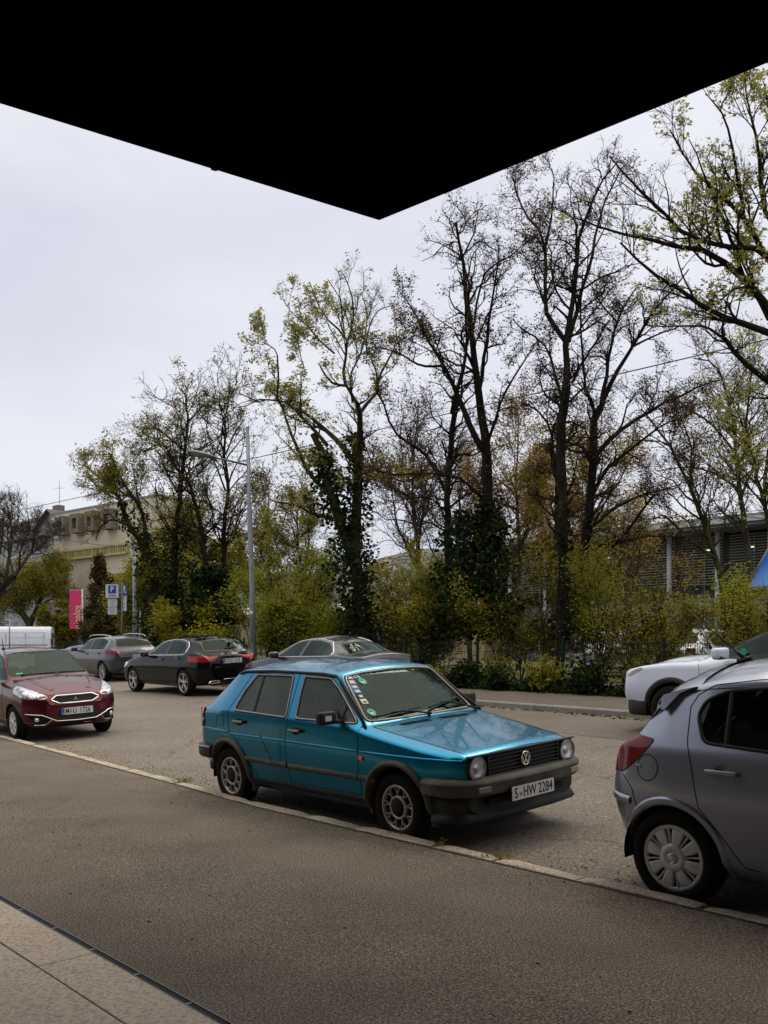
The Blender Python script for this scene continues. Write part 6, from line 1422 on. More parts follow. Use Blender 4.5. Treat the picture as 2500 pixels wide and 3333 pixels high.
# ------------------------------------------------------------------ far hills with houses
def hills():
    rr = np.random.default_rng(4); P = []
    us = np.linspace(-2600, 4200, 120)
    for j, (y, f) in enumerate(((620, 0), (760, .25), (900, .5), (1080, .78), (1250, .95), (1400, 1.0), (1600, .96))):
        row = []
        for u in us:
            a = (u-1250)/FPX; h = 100+26*math.sin(a*6+.6)+10*math.sin(a*19)+4*math.sin(a*53)-28*max(0, a*2)
            row.append(Vector((a*y, y, .3+h*f*1400/1400+rr.uniform(-1, 1)*4*f)))
        P.append(row)
    mb = MB(); mb.grid(P); o = mb.build('hill', mat('hill_woods', (.055, .07, .055), .95, noise=(.02, (.10, .11, .085), .4), bump=(.06, 1, 6), detail=8)); o['kind'] = 'structure'
    bv = BVHTree.FromPolygons([v.co for v in o.data.vertices], [list(p.vertices) for p in o.data.polygons])
    hm = mat('far_house_wall', (.60, .58, .55), .8); hr_ = mat('far_house_roof', (.16, .10, .08), .8)
    rng2 = random.Random(11); src = None
    names = ['pale house high on the wooded hill', 'pale house half way up the far hill', 'pale house low on the far hillside']
    for k in range(26):
        u = rng2.uniform(860, 1500); y = rng2.uniform(700, 1150); x = (u-1250)/FPX*y
        loc, no, i, d = bv.ray_cast(Vector((x, y, 500)), Vector((0, 0, -1)))
        if loc is None: continue
        if src is None:
            src = empty('hillside_house', loc); mb = MB(); mb.box((0, 0, 1.5), (9, 6, 6)); mb.build('wall', hm, src)
            mb = MB(); mb.prism([(-5, 0), (5, 0), (0, 2.8)], -3.4, 3.4, Matrix(((1, 0, 0, 0), (0, 0, 1, 0), (0, 1, 0, 4.5), (0, 0, 0, 1)))); mb.build('roof', hr_, src); o_ = src
        else: o_ = copy_tree(src)
        o_.location = loc; o_.rotation_euler = (0, 0, rng2.uniform(0, 3)); tag(o_, 'tiny pale house with dark roof on the far hillside', 'house', 'houses on the far hillside')
hills()
# ------------------------------------------------------------------ trees
BARK = mat('bark_dark', (.010, .008, .006), .95, spec=.1, noise=(7, (.030, .025, .017), .4), bump=(25, .8, .02), stretch=(1, 1, .3))
BARKG = mat('bark_grey', (.030, .025, .018), .95, spec=.1, noise=(6, (.085, .075, .055), .4), bump=(25, .8, .02), stretch=(1, 1, .3))
BARKM = mat('bark_mossy', (.022, .019, .010), .95, spec=.1, noise=(5, (.07, .066, .025), .4), bump=(25, .8, .02), stretch=(1, 1, .3))
L_IVY = leaf_mat('ivy_leaves', (.008, .020, .005), (.026, .044, .010), .6, .12, 2)
L_FLOWER = leaf_mat('blossom_leaves', (.28, .27, .06), (.46, .44, .15), .6, .4, 2)
L_YOUNG = leaf_mat('young_leaves', (.19, .185, .022), (.32, .29, .045), .6, .45, 1.2)
L_OLIVE = leaf_mat('olive_leaves', (.19, .175, .016), (.32, .28, .03), .6, .45, 1.0)
L_GREEN = leaf_mat('fresh_leaves', (.17, .215, .018), (.30, .32, .035), .6, .45, 1.0)
L_BROWN = leaf_mat('dry_leaves', (.060, .036, .020), (.15, .095, .05), .8, .15, 2)
L_DULL = leaf_mat('dull_needles', (.045, .038, .014), (.11, .085, .030), .7, .2, 1.5)
L_GOLD = leaf_mat('golden_leaves', (.24, .165, .03), (.42, .30, .07), .7, .45, 1.2)
L_YEL = leaf_mat('yellow_flowers', (.50, .38, .02), (.62, .50, .04), .6, .3, 3)
L_LITTER = leaf_mat('leaf_litter', (.10, .07, .03), (.22, .17, .08), .8, 0, 6)

def norm(a): return a/np.maximum(np.linalg.norm(a, axis=-1, keepdims=True), 1e-9)
def resample(P, n):
    P = np.asarray(P, float); d = np.r_[0, np.cumsum(np.linalg.norm(np.diff(P, axis=0), axis=1))]
    if len(P) > 3:    # catmull-rom for smoother limbs
        out = []
        Q = np.vstack([2*P[0]-P[1], P, 2*P[-1]-P[-2]])
        for i in range(1, len(Q)-2):
            for t in np.linspace(0, 1, 6)[:-1]:
                out.append(.5*((2*Q[i])+(-Q[i-1]+Q[i+1])*t+(2*Q[i-1]-5*Q[i]+4*Q[i+1]-Q[i+2])*t*t+(-Q[i-1]+3*Q[i]-3*Q[i+1]+Q[i+2])*t**3))
        out.append(P[-1]); P = np.array(out); d = np.r_[0, np.cumsum(np.linalg.norm(np.diff(P, axis=0), axis=1))]
    u = np.linspace(0, d[-1], n); return np.stack([np.interp(u, d, P[:, k]) for k in range(3)], 1)
def grow(rg, start, dirs, length, r0, r1, steps, wig, up, droop=0):
    B = len(start); P = np.zeros((B, steps+1, 3)); P[:, 0] = start; d = norm(dirs)
    st = (length/steps)[:, None]
    for k in range(steps):
        d = norm(d+rg.normal(0, wig, (B, 3))+np.array([0, 0, up]))
        P[:, k+1] = P[:, k]+d*st
    t = np.linspace(0, 1, steps+1)[None]; Rr = r0[:, None]*(1-t)+r1[:, None]*t
    return P, Rr
def children(rg, P, Rr, n, tmin, tmax, ang, lenf, upb, rf=.6, minr=.002, lens=None):
    B, K, _ = P.shape; idx = np.repeat(np.arange(B), n); t = rg.uniform(tmin, tmax, B*n)
    f = t*(K-1); i = np.minimum(f.astype(int), K-2); fr = (f-i)[:, None]
    st = P[idx, i]*(1-fr)+P[idx, i+1]*fr; T = norm(P[idx, i+1]-P[idx, i]); rr = Rr[idx, i]*(1-fr[:, 0])+Rr[idx, i+1]*fr[:, 0]
    v = rg.normal(0, 1, (B*n, 3)); v = norm(v-T*np.sum(v*T, 1, keepdims=True)); a = np.radians(rg.uniform(ang[0], ang[1], B*n))[:, None]
    d = norm(T*np.cos(a)+v*np.sin(a)+np.array([0, 0, upb]))
    L = np.linalg.norm(np.diff(P, axis=1), axis=2).sum(1)[idx] if lens is None else np.full(B*n, lens)
    ln = L*lenf*rg.uniform(.55, 1.15, B*n)*(1.25-.7*t)
    return st, d, ln, np.maximum(rr*rf, minr)
class Tubes:
    def __init__(s): s.v = []; s.f = []; s.n = 0
    def add(s, P, Rr, sides):
        B, K, _ = P.shape
        if B == 0: return
        T = norm(np.gradient(P, axis=1)); m = norm(P[:, -1]-P[:, 0]); ref = np.where(np.abs(m[:, 2:3]) > .9, np.array([[1., 0, 0]]), np.array([[0, 0, 1.]]))
        a = norm(np.cross(T, ref[:, None, :])); b = np.cross(T, a)
        an = np.arange(sides)*2*np.pi/sides
        V = P[:, :, None]+(a[:, :, None]*np.cos(an)[None, None, :, None]+b[:, :, None]*np.sin(an)[None, None, :, None])*Rr[:, :, None, None]
        s.v.append(V.reshape(-1, 3)); base = s.n+(np.arange(B)*K*sides)[:, None, None]
        k = (np.arange(K-1)*sides)[None, :, None]; j = np.arange(sides)[None, None, :]; j2 = (j+1) % sides
        F = np.stack([base+k+j, base+k+j2, base+k+sides+j2, base+k+sides+j], -1).reshape(-1, 4)
        s.f.append(F); s.n += B*K*sides
    def build(s, name, m, parent, org): return np_mesh(name, np.vstack(s.v)-np.array(org), np.vstack(s.f), m, parent, True)
def leaves(rg, C, size, var=.5, flat=0, asp=.55):
    """diamond leaves at centres C"""
    n = len(C); a = norm(rg.normal(0, 1, (n, 3))*np.array([1, 1, 1-flat])); b = rg.normal(0, 1, (n, 3)); b = norm(b-a*np.sum(a*b, 1, keepdims=True))
    sz = size*rg.uniform(1-var, 1+var, (n, 1)); c = np.cross(a, b)*.25
    V = np.stack([C-a*sz, C+b*sz*asp+c*sz, C+a*sz, C-b*sz*asp+c*sz], 1).reshape(-1, 3); F = np.arange(4*n).reshape(-1, 4)
    return V, F
def tree(name, label, base, limbs, seed, bark=BARK, leaf=None, lsize=.05, nleaf=6, dens=1.0, wig=.16, up=.05, twl=.55, spread=(25, 65), r_scale=.72, lcl=.10, cat='tree', group=None, leaf2=None, l1=.30, flat=.5, ivy=None, minlen=0, bare_from=.35, tw_r=.0035, fdens=1.0):
    """limbs: list of (points [world], radius start, radius end); side shoots, twigs and leaf clusters grow from them"""
    rg = np.random.default_rng(seed); org = np.array(base); T = Tubes(); tips = []
    root = empty(name, base); tag(root, label, cat, group)
    L0 = []
    for pts, r0, r1 in limbs:
        ln = np.linalg.norm(np.diff(np.array(pts), axis=0), axis=1).sum(); K = max(8, int(ln/.45))
        P = resample(pts, K+1); P[1:-1] += rg.normal(0, .022*max(.3, min(1, ln/6)), (K-1, 3)); t = np.linspace(0, 1, K+1); Rr = (r0*(1-t)**1.05+r1*(1-(1-t)**1.05))*r_scale
        T.add(P[None], Rr[None], 9 if r0 > .06 else 6); L0.append((P, Rr, ln))
    for P, Rr, ln in L0:
        n1 = max(2, int(ln*2.1*dens)); rg1 = rg
        tm = bare_from if Rr[0] > .12*r_scale else .12
        st, d, l_, r_ = children(rg, P[None], Rr[None], n1, tm, 1.0, spread, 1, .25, .55, .008, lens=1.0)
        l_ = np.clip(l_*l1*ln*1.15, .7, 3.0)
        P1, R1 = grow(rg, st, d, l_, np.minimum(r_, .035), np.full(len(l_), .006), 7, wig, up); T.add(P1, R1, 4)
        st, d, l_, r_ = children(rg, P1, R1, 6, .12, 1.0, (25, 65), .55, .15, .7, .004)
        P2, R2 = grow(rg, st, d, l_, np.minimum(r_, .016), np.full(len(l_), tw_r), 5, wig*1.3, up); T.add(P2, R2, 4)
        st, d, l_, r_ = children(rg, P2, R2, 5, .15, 1.0, (25, 75), .62, .1, .7, tw_r, lens=twl)
        P3, R3 = grow(rg, st, d, l_, np.full(len(l_), tw_r), np.full(len(l_), tw_r*.6), 4, wig*1.6, up); T.add(P3, R3, 3)
        tips += [P3[:, -1], P3[:, 2], P2[:, -1]]
    T.build('trunk', bark, root, base)
    tp = np.vstack(tips)
    if leaf is not None:
        for (lm, frac, nl, ls) in ([(leaf, 1.0, nleaf, lsize)] if leaf2 is None else [(leaf, leaf2[1], nleaf, lsize), (leaf2[0], 1-leaf2[1], leaf2[2], leaf2[3])]):
            key = np.sin(tp[:, 0]*1.3+seed)+np.sin(tp[:, 2]*1.7+seed*2)+np.sin(tp[:, 1]*1.1)+rg.normal(0, 1.1, len(tp))
            q = tp[key > np.quantile(key, 1-min(1, frac*fdens))] if frac*fdens < 1 else tp
            if not len(q): continue
            C = np.repeat(q, nl, 0)+rg.normal(0, lcl, (len(q)*nl, 3)); V, F = leaves(rg, C, ls, flat=flat)
            np_mesh('crown', V-org, F, lm, root)
    if ivy:
        Cs = []
        for pts, w0, w1, dn in ivy:
            P = resample(pts, 60); ln = np.linalg.norm(np.diff(P, axis=0), axis=1).sum(); n = int(ln*dn*(w0+w1)/2*12)
            t = rg.uniform(0, 1, n); f = t*59; i = np.minimum(f.astype(int), 58); c = P[i]+(P[i+1]-P[i])*(f-i)[:, None]
            lump = 1+.35*np.sin(t*23+seed)+.25*np.sin(t*57)+.2*rg.normal(0, 1, n); w = (w0*(1-t)+w1*t)*np.clip(lump, .3, 1.7)*rg.uniform(.55, 1.0, n)**.5
            a = rg.uniform(0, 2*np.pi, n); Cs.append(c+np.stack([np.cos(a)*w, np.sin(a)*w, rg.normal(0, .12, n)], 1))
        V, F = leaves(rg, np.vstack(Cs), .062, .4, .3, .8); np_mesh('ivy', V-org, F, L_IVY, root)
    return root
def tr(pts, f, y, wob=0, seed=1):
    rg = random.Random(seed+len(pts)*7+int(pts[0][0]))
    n = len(pts); dy = rg.uniform(-wob, wob); out = []
    for i, p in enumerate(pts):
        u, v = f(*p[:2]); yy = y+(p[2] if len(p) > 2 else dy*(i/(n-1))**1.2*1.0+rg.uniform(-.12, .12)*(1 if i else 0)); out.append(tuple(px(u, v, yy)))
    return out
Z1 = lambda x, y: (200+x/1.508, 1200+y/1.508)
Z2 = lambda x, y: (1200+x/1.276, 500+y/1.276)
Z5 = lambda x, y: (x/3.19, 1600+y/3.19)
Z7 = lambda x, y: (750+x/2.212, 850+y/2.212)
ID = lambda x, y: (x*1.507, y*1.507)
def limbs(f, y, L, wob=1.6, seed=1): return [(tr(p, f, y, wob if i else .2, seed), r0, r1) for i, (p, r0, r1) in enumerate(L)]
def gbase(p, z=.48): return Vector((p[0], p[1], z))

# --- double trunk with ivy and pale green blossom (centre)
y = 28.0
Lm = limbs(Z1, y, [
 ([(1500, 1345), (1485, 1200), (1465, 1080), (1445, 960)], .34, .26),
 ([(1445, 960), (1400, 830), (1345, 690), (1305, 560), (1270, 400), (1235, 320)], .24, .13),
 ([(1445, 960), (1440, 800), (1450, 650), (1455, 500), (1440, 330)], .24, .16)], .4, 3)
Lm += limbs(Z7, y, [
 ([(700, 1330), (640, 1260), (560, 1170), (470, 1080), (430, 1040), (385, 1010), (340, 1005), (260, 990), (180, 1005), (90, 1050), (0, 1060)], .085, .012),
 ([(340, 1005), (342, 800), (330, 650), (230, 580)], .05, .015), ([(180, 1005), (60, 950)], .03, .012),
 ([(880, 1430), (800, 1330), (690, 1220), (560, 1110), (470, 1060)], .13, .05),
 ([(920, 1500), (935, 1300), (930, 1100), (915, 1030)], .15, .09),
 ([(915, 1030), (870, 960), (840, 900), (740, 880), (690, 830), (640, 740)], .08, .03),
 ([(930, 1100), (960, 1040), (1050, 960), (1060, 900), (1100, 780), (1190, 600), (1190, 480)], .08, .02),
 ([(830, 900), (815, 780), (835, 600), (820, 540), (690, 400), (600, 250), (570, 150)], .07, .02),
 ([(835, 600), (870, 500), (885, 330), (850, 180), (790, 60)], .06, .015),
 ([(820, 540), (800, 350), (790, 270), (700, 130)], .045, .015),
 ([(750, 665), (640, 570), (560, 470), (440, 370), (420, 300)], .045, .015),
 ([(880, 1020), (870, 800), (960, 600), (980, 400), (940, 230)], .05, .015),
 ([(985, 680), (985, 520), (1060, 360), (1170, 320)], .04, .015),
 ([(930, 1530), (1030, 1500), (1120, 1550), (1250, 1590)], .06, .02),
 ([(540, 800), (500, 660), (470, 540)], .03, .012)], 1.8, 5)
Lm += limbs(Z1, y, [([(1330, 735), (1240, 715), (1150, 670), (1060, 655), (1020, 640)], .07, .03),
 ([(1300, 600), (1220, 520), (1170, 420), (1120, 300), (1070, 150)], .10, .04)], 1.0, 7)
ivy = [(Lm[0][0], .62, .72, 110), (Lm[1][0][:5], .55, .25, 75), (Lm[2][0], .50, .22, 70)]
tree('maple_tree', 'forked tree wrapped in dark ivy, pale green blossom in its crown', gbase(Lm[0][0][0]), Lm, 11, BARKM, L_FLOWER, .040, 5, 1.15, .15, .06, .5, leaf2=(L_BROWN, .5, 1, .035), ivy=ivy, lcl=.05, l1=.30, fdens=.6)

# --- tall bare trees with dry seed tufts
y = 24.4
Lm = limbs(Z2, y, [([(497, 2020), (495, 1660), (495, 1450), (490, 1250)], .26, .18),
 ([(490, 1250), (455, 1000), (430, 750), (400, 560), (385, 420), (362, 285)], .17, .04),
 ([(490, 1250), (430, 1150), (370, 1000), (310, 880), (255, 790), (210, 710)], .13, .03),
 ([(345, 1080), (375, 950), (410, 800), (395, 560)], .08, .03),
 ([(455, 1000), (480, 880), (500, 700), (535, 480), (540, 380)], .08, .02),
 ([(495, 1200), (555, 1020), (620, 900), (700, 780)], .06, .02),
 ([(430, 750), (480, 500), (580, 430), (690, 340)], .05, .015),
 ([(390, 430), (440, 330), (455, 230)], .04, .012), ([(362, 300), (345, 280), (330, 290)], .03, .012),
 ([(310, 880), (215, 880), (130, 830), (40, 800)], .05, .02), ([(255, 790), (180, 640), (120, 560)], .05, .015),
 ([(480, 1440), (380, 1350), (240, 1330), (80, 1330), (0, 1300)], .06, .02)], 1.6, 9)
Lm += limbs(Z2, y+1.2, [([(340, 2020), (335, 1660), (330, 1400), (345, 1150), (372, 1000)], .15, .10)], .2, 3)
Lm += limbs(Z2, y+1.2, [([(332, 1430), (260, 1290), (200, 1220), (100, 1150), (70, 1060), (30, 980)], .08, .03)], .8, 4)
tree('locust_tree', 'tall dark forked tree with dry tufts and an ivy clad foot, centre right', gbase(Lm[0][0][0]), Lm, 21, BARK, L_BROWN, .026, 3, 1.6, .30, .03, .42, leaf2=(L_BROWN, .4, 1, .03), lcl=.06, fdens=.8,
     ivy=[(Lm[0][0][:3], .80, .30, 110), ([tuple(Vector(Lm[0][0][0])+Vector((-.9, .3, 0))), tuple(Vector(Lm[0][0][0])+Vector((-.5, .2, 3.2)))], .75, .45, 100)])
y = 22.7
Lm = limbs(Z2, y, [([(812, 2020), (808, 1660), (805, 1400), (802, 1100), (822, 960)], .21, .15),
 ([(822, 960), (825, 790), (850, 560), (890, 300), (970, 120), (1040, 30)], .12, .02),
 ([(825, 790), (750, 690), (730, 560), (735, 380), (640, 230), (600, 100)], .09, .02),
 ([(735, 380), (760, 250), (770, 100), (760, 60)], .05, .015),
 ([(830, 780), (870, 620), (920, 450), (960, 260), (1050, 60)], .08, .02),
 ([(810, 1090), (770, 900), (720, 780), (650, 740), (600, 690)], .06, .02),
 ([(800, 1400), (765, 1290), (755, 1140), (690, 1060), (620, 1030)], .07, .02),
 ([(845, 950), (900, 850), (960, 760), (1000, 690)], .05, .02), ([(860, 750), (940, 650), (1010, 560)], .04, .015),
 ([(780, 1600), (785, 1300), (750, 1200)], .09, .05)], 1.5, 13)
tree('locust_tree', 'tallest straight bare tree, its dark trunk with low ivy leaves behind the fence', gbase(Lm[0][0][0]), Lm, 23, BARK, L_BROWN, .024, 3, 1.7, .32, .02, .40, lcl=.06, fdens=.6, ivy=[(Lm[0][0][:3], .24, .17, 26)])
y = 24.0
Lm = limbs(Z2, y, [([(905, 2020), (900, 1680), (915, 1490), (932, 1250), (940, 1080), (965, 1050)], .18, .13),
 ([(965, 1050), (1000, 850), (1030, 700), (1085, 600), (1110, 560)], .08, .02),
 ([(965, 1050), (1010, 940), (1100, 800), (1150, 700), (1240, 590), (1330, 480)], .09, .02),
 ([(1100, 800), (1200, 750), (1300, 715)], .04, .015), ([(940, 1080), (930, 1050)], .08, .06),
 ([(940, 1260), (1050, 1140), (1180, 1060), (1380, 960), (1480, 935)], .09, .02),
 ([(930, 1420), (1000, 1290), (1100, 1220), (1230, 1120), (1330, 1090)], .08, .02),
 ([(915, 1560), (1060, 1450), (1240, 1390), (1300, 1370)], .06, .02),
 ([(905, 1640), (1000, 1620), (1160, 1590), (1260, 1590)], .06, .02), ([(1010, 1640), (1080, 1560), (1180, 1420)], .07, .03),
 ([(1030, 700), (960, 620), (930, 560)], .04, .015), ([(950, 1100), (900, 960), (880, 700), (890, 480)], .06, .015)], 1.6, 15)
tree('locust_tree', 'crooked bare tree with long limbs sweeping to the right, beside the tallest one', gbase(Lm[0][0][0]), Lm, 29, BARK, L_BROWN, .025, 3, 1.6, .30, .03, .42, lcl=.06, fdens=.7)
# --- big maple reaching in from the right
y = 17.6
Lm = limbs(Z2, y, [([(2000, 2100), (1985, 1500), (1960, 1150), (1930, 800)], .36, .28),
 ([(1960, 1200), (1780, 1040), (1659, 945), (1540, 850), (1480, 770)], .13, .07), ([(1480, 770), (1400, 720), (1300, 715), (1180, 720)], .06, .015),
 ([(1470, 770), (1468, 730), (1500, 560)], .05, .02),
 ([(1950, 900), (1800, 800), (1659, 740), (1500, 690), (1420, 655), (1330, 590), (1250, 545), (1120, 440), (1045, 370)], .16, .03),
 ([(1940, 900), (1780, 780), (1659, 640), (1560, 520), (1400, 405), (1250, 370), (1050, 330), (850, 262)], .19, .02),
 ([(1930, 800), (1760, 540), (1620, 400), (1500, 400), (1300, 320), (1180, 200), (1060, 60), (1000, 10)], .15, .02),
 ([(1930, 800), (1800, 600), (1659, 430), (1560, 280), (1440, 150), (1330, 40), (1250, -100)], .15, .02),
 ([(1930, 800), (1790, 500), (1659, 250), (1630, 100), (1610, -50), (1565, -260), (1560, -360)], .14, .02),
 ([(1790, 500), (1740, 200), (1680, -50), (1640, -300)], .09, .02), ([(1560, 520), (1480, 300), (1400, 100), (1330, -60)], .07, .015),
 ([(1660, 690), (1600, 560), (1520, 380), (1440, 250)], .06, .015), ([(1560, 280), (1520, 50), (1480, -150), (1400, -250)], .07, .015)], 1.6, 17)
tree('maple_tree', 'large maple with yellow green blossom reaching in from the right edge', gbase(Lm[0][0][0]), Lm, 31, BARK, L_FLOWER, .034, 5, .95, .16, .08, .40, lcl=.035, l1=.26, fdens=.27, r_scale=.55)
# --- slim trees at the right, behind
y = 33
Lm = limbs(Z2, y, [([(1590, 2050), (1575, 1659), (1545, 1430), (1520, 1200), (1490, 1000), (1440, 880), (1350, 850)], .20, .03),
 ([(1545, 1430), (1600, 1300), (1640, 1150)], .08, .02), ([(1520, 1240), (1420, 1120), (1300, 1040), (1230, 980)], .07, .02), ([(1545, 1400), (1440, 1330), (1330, 1300), (1200, 1320)], .07, .02),
 ([(1500, 1050), (1560, 900), (1600, 840)], .05, .02), ([(1570, 1560), (1540, 1520), (1480, 1500), (1465, 1470)], .09, .05)], 2, 19)
tree('slim_tree', 'slim grey tree in front of the hall roof, right of the sweeping limbs', gbase(Lm[0][0][0], .42), Lm, 37, BARKG, L_BROWN, .035, 2, 1.5, .22, .05, .6, lcl=.08, fdens=.35, tw_r=.005)
y = 31
Lm = limbs(Z2, y, [([(1700, 2050), (1680, 1659), (1640, 1450), (1600, 1300), (1570, 1100), (1600, 880)], .17, .03), ([(1640, 1450), (1659, 1250), (1700, 1050), (1690, 860)], .10, .02), ([(1600, 1300), (1520, 1180), (1450, 1100)], .06, .02), ([(1660, 1560), (1740, 1350), (1790, 1100)], .10, .02)], 2, 20)
tree('slim_tree', 'slim tree with sparse yellow green buds at the right edge, before the hall', gbase(Lm[0][0][0], .42), Lm, 38, BARKM, L_FLOWER, .045, 3, 1.5, .18, .05, .6, lcl=.09, fdens=.5, tw_r=.005)
y = 29
Lm = limbs(Z2, y, [([(1500, 2050), (1460, 1750), (1430, 1640), (1340, 1400), (1230, 1180), (1130, 1060)], .16, .03), ([(1340, 1400), (1340, 1200), (1280, 1060)], .06, .02), ([(1440, 1680), (1380, 1640), (1260, 1530), (1215, 1500)], .09, .04)], 1.5, 21)
tree('slim_tree', 'slim mossy tree leaning to the left across the hall columns', gbase(Lm[0][0][0], .42), Lm, 39, BARKM, L_BROWN, .035, 3, 1.4, .24, .05, .6, lcl=.08, fdens=.4, tw_r=.005)

# --- leaning ivy tree and its neighbours at the left
y = 37.5
Lm = limbs(Z1, y, [([(480, 1345), (465, 1150), (450, 1000), (410, 870)], .34, .25), ([(410, 870), (330, 770), (290, 650), (240, 570), (180, 530), (110, 470)], .18, .04),
 ([(420, 890), (405, 740), (360, 640), (300, 560), (240, 420), (200, 420)], .14, .03), ([(330, 770), (250, 740), (190, 780), (170, 840)], .07, .03), ([(410, 760), (370, 600), (350, 480), (330, 460)], .07, .02),
 ([(290, 650), (200, 600), (130, 590)], .05, .02)], 2, 23)
tree('ivy_tree', 'tree leaning left over the cream building, ivy up its trunk and young leaves', gbase(Lm[0][0][0]), Lm, 41, BARKM, L_YOUNG, .045, 3, 1.3, .18, .04, .7, leaf2=(L_OLIVE, .5, 2, .04), lcl=.09, ivy=[(Lm[0][0], .8, .5, 45), (Lm[1][0][:3], .4, .2, 45), (Lm[2][0][:3], .35, .2, 40)], fdens=.62, tw_r=.006)
y = 37.0
Lm = limbs(Z1, y, [([(560, 1345), (557, 1150), (555, 1000), (562, 780), (580, 620), (600, 420), (622, 230), (590, 150), (520, 170)], .27, .03), ([(600, 400), (500, 320), (440, 290), (370, 320)], .07, .02),
 ([(560, 900), (640, 760), (700, 640)], .06, .02), ([(622, 260), (700, 180), (800, 210)], .06, .02), ([(580, 620), (520, 520), (470, 400), (400, 410)], .07, .02)], 1.8, 25)
tree('ivy_tree', 'tall upright tree right of the leaning ivy tree, brownish tufts in its top', gbase(Lm[0][0][0]), Lm, 43, BARK, L_YOUNG, .042, 3, 1.4, .2, .04, .65, leaf2=(L_BROWN, .55, 1, .035), lcl=.08, fdens=.6, ivy=[(Lm[0][0][:4], .85, .45, 50)], tw_r=.006)
y = 36.0
Lm = limbs(Z1, y, [([(720, 1345), (715, 1100), (705, 930), (680, 750), (640, 600), (560, 480), (500, 370), (400, 410)], .22, .03), ([(640, 600), (600, 480), (560, 300)], .06, .02), ([(690, 800), (760, 700)], .05, .02)], 1.5, 27)
Lm += limbs(Z1, y+.6, [([(805, 1345), (800, 1100), (798, 920), (800, 750), (815, 600), (802, 400), (812, 200), (830, 80)], .20, .03), ([(810, 820), (860, 660), (930, 580)], .06, .02), ([(805, 600), (750, 450), (700, 400)], .06, .02), ([(805, 420), (860, 300), (900, 250)], .05, .02), ([(812, 240), (760, 160), (720, 200)], .04, .015), ([(800, 900), (740, 700), (700, 560), (690, 470)], .05, .02)], 1.5, 28)
tree('locust_tree', 'thin twin stemmed dark tree left of the street lamp, brown tufts on top', gbase(Lm[0][0][0]), Lm, 45, BARK, L_BROWN, .035, 3, 1.5, .24, .03, .6, leaf2=(L_FLOWER, .6, 2, .038), lcl=.07, fdens=.6, tw_r=.006)
# far left bare tree
y = 44
Lm = limbs(Z5, y, [([(-120, 1500), (-90, 1250), (-20, 1080), (60, 950), (150, 880)], .30, .2), ([(150, 880), (250, 730), (330, 640), (480, 520), (600, 400)], .13, .03), ([(60, 950), (90, 700), (130, 500), (110, 300), (60, 120)], .13, .02), ([(-20, 1080), (-30, 800), (20, 500), (30, 250)], .13, .02),
 ([(200, 800), (220, 600), (300, 400), (280, 200)], .08, .02), ([(330, 640), (350, 450), (420, 280)], .06, .02), ([(150, 880), (80, 560), (190, 330), (200, 130)], .08, .02), ([(300, 660), (450, 640), (560, 700)], .05, .02), ([(0, 600), (-40, 350), (-20, 100)], .07, .02)], 3, 31)
tree('bare_tree', 'wide bare tree with fine twigs in front of the white house', gbase(Lm[0][0][0], .3), Lm, 47, BARKG, None, dens=1.5, wig=.2, up=.05, twl=.8, tw_r=.008, l1=.36)
y = 86
Lm = limbs(Z5, y, [([(300, 1640), (300, 1390), (240, 1280), (190, 1180), (180, 1000), (240, 850)], .6, .09), ([(300, 1400), (380, 1220), (450, 1060), (560, 900), (620, 850)], .4, .07), ([(190, 1180), (90, 1100), (30, 1080)], .1, .03), ([(400, 1180), (520, 1120), (640, 1060), (720, 1080)], .1, .03), ([(380, 1220), (360, 1000), (400, 860)], .1, .03), ([(560, 920), (500, 800), (560, 760)], .08, .03), ([(200, 1050), (300, 960), (340, 860)], .07, .03)], 3, 33)
tree('willow_tree', 'round tree with fine yellow green haze of buds above the white van', gbase(Lm[0][0][0], .3), Lm, 49, BARKM, L_YOUNG, .07, 6, 1.5, .2, .02, 1.4, lcl=.3, tw_r=.012, l1=.4)
# brown conifers by the banner
def cone(name, label, u, v0, y, w, seed, lm, h0=1.2, dens=1, group=None, lsz=.07, nl=16):
    b_ = px(u, 2085, y); b_.z = .35; top = px(u, v0, y); rg = np.random.default_rng(seed); H = top.z-b_.z
    root = empty(name, b_); tag(root, label, 'tree', group); T = Tubes(); P = np.array([[0, 0, 0], [.05, 0, H*.5], [0, 0, H]])[None].astype(float); T.add(P, np.array([[.22, .13, .02]]), 8)
    nb = int(90*dens); t = rg.uniform(h0/H, .98, nb)**.9; a = rg.uniform(0, 2*np.pi, nb); st = np.stack([t*0, t*0, t*H], 1); d = np.stack([np.cos(a), np.sin(a), np.full(nb, .05)], 1)
    P1, R1 = grow(rg, st, d, w*(1.08-t)*rg.uniform(.6, 1.15, nb), np.full(nb, .035), np.full(nb, .008), 7, .12, -.04); T.add(P1, R1, 4)
    s2, d2, l2, r2 = children(rg, P1, R1, 9, .15, 1, (30, 70), .35, -.1, .6, .006); P2, R2 = grow(rg, s2, d2, l2, r2, r2*.5, 3, .2, -.08); T.add(P2, R2, 3)
    T.build('trunk', BARK, root, (0, 0, 0)); q = P2.reshape(-1, 3); C = np.repeat(q, nl//4, 0)+rg.normal(0, .12, (len(q)*(nl//4), 3)); V, F = leaves(rg, C, lsz, flat=.3); np_mesh('crown', V, F, lm, root); return root
cone('conifer', 'dark brownish conifer right beside the pink banner', 322, 1812, 54, 1.35, 51, L_DULL, dens=1.2, nl=20)
cone('conifer', 'wide dull brown conifer behind the parking signs', 365, 1885, 52, 1.9, 52, L_DULL, dens=1.3, nl=20)
cone('conifer', 'olive green conifer between the banner and the steel mast, farther back', 425, 1860, 60, 2.2, 53, L_OLIVE, dens=1.2, nl=20)

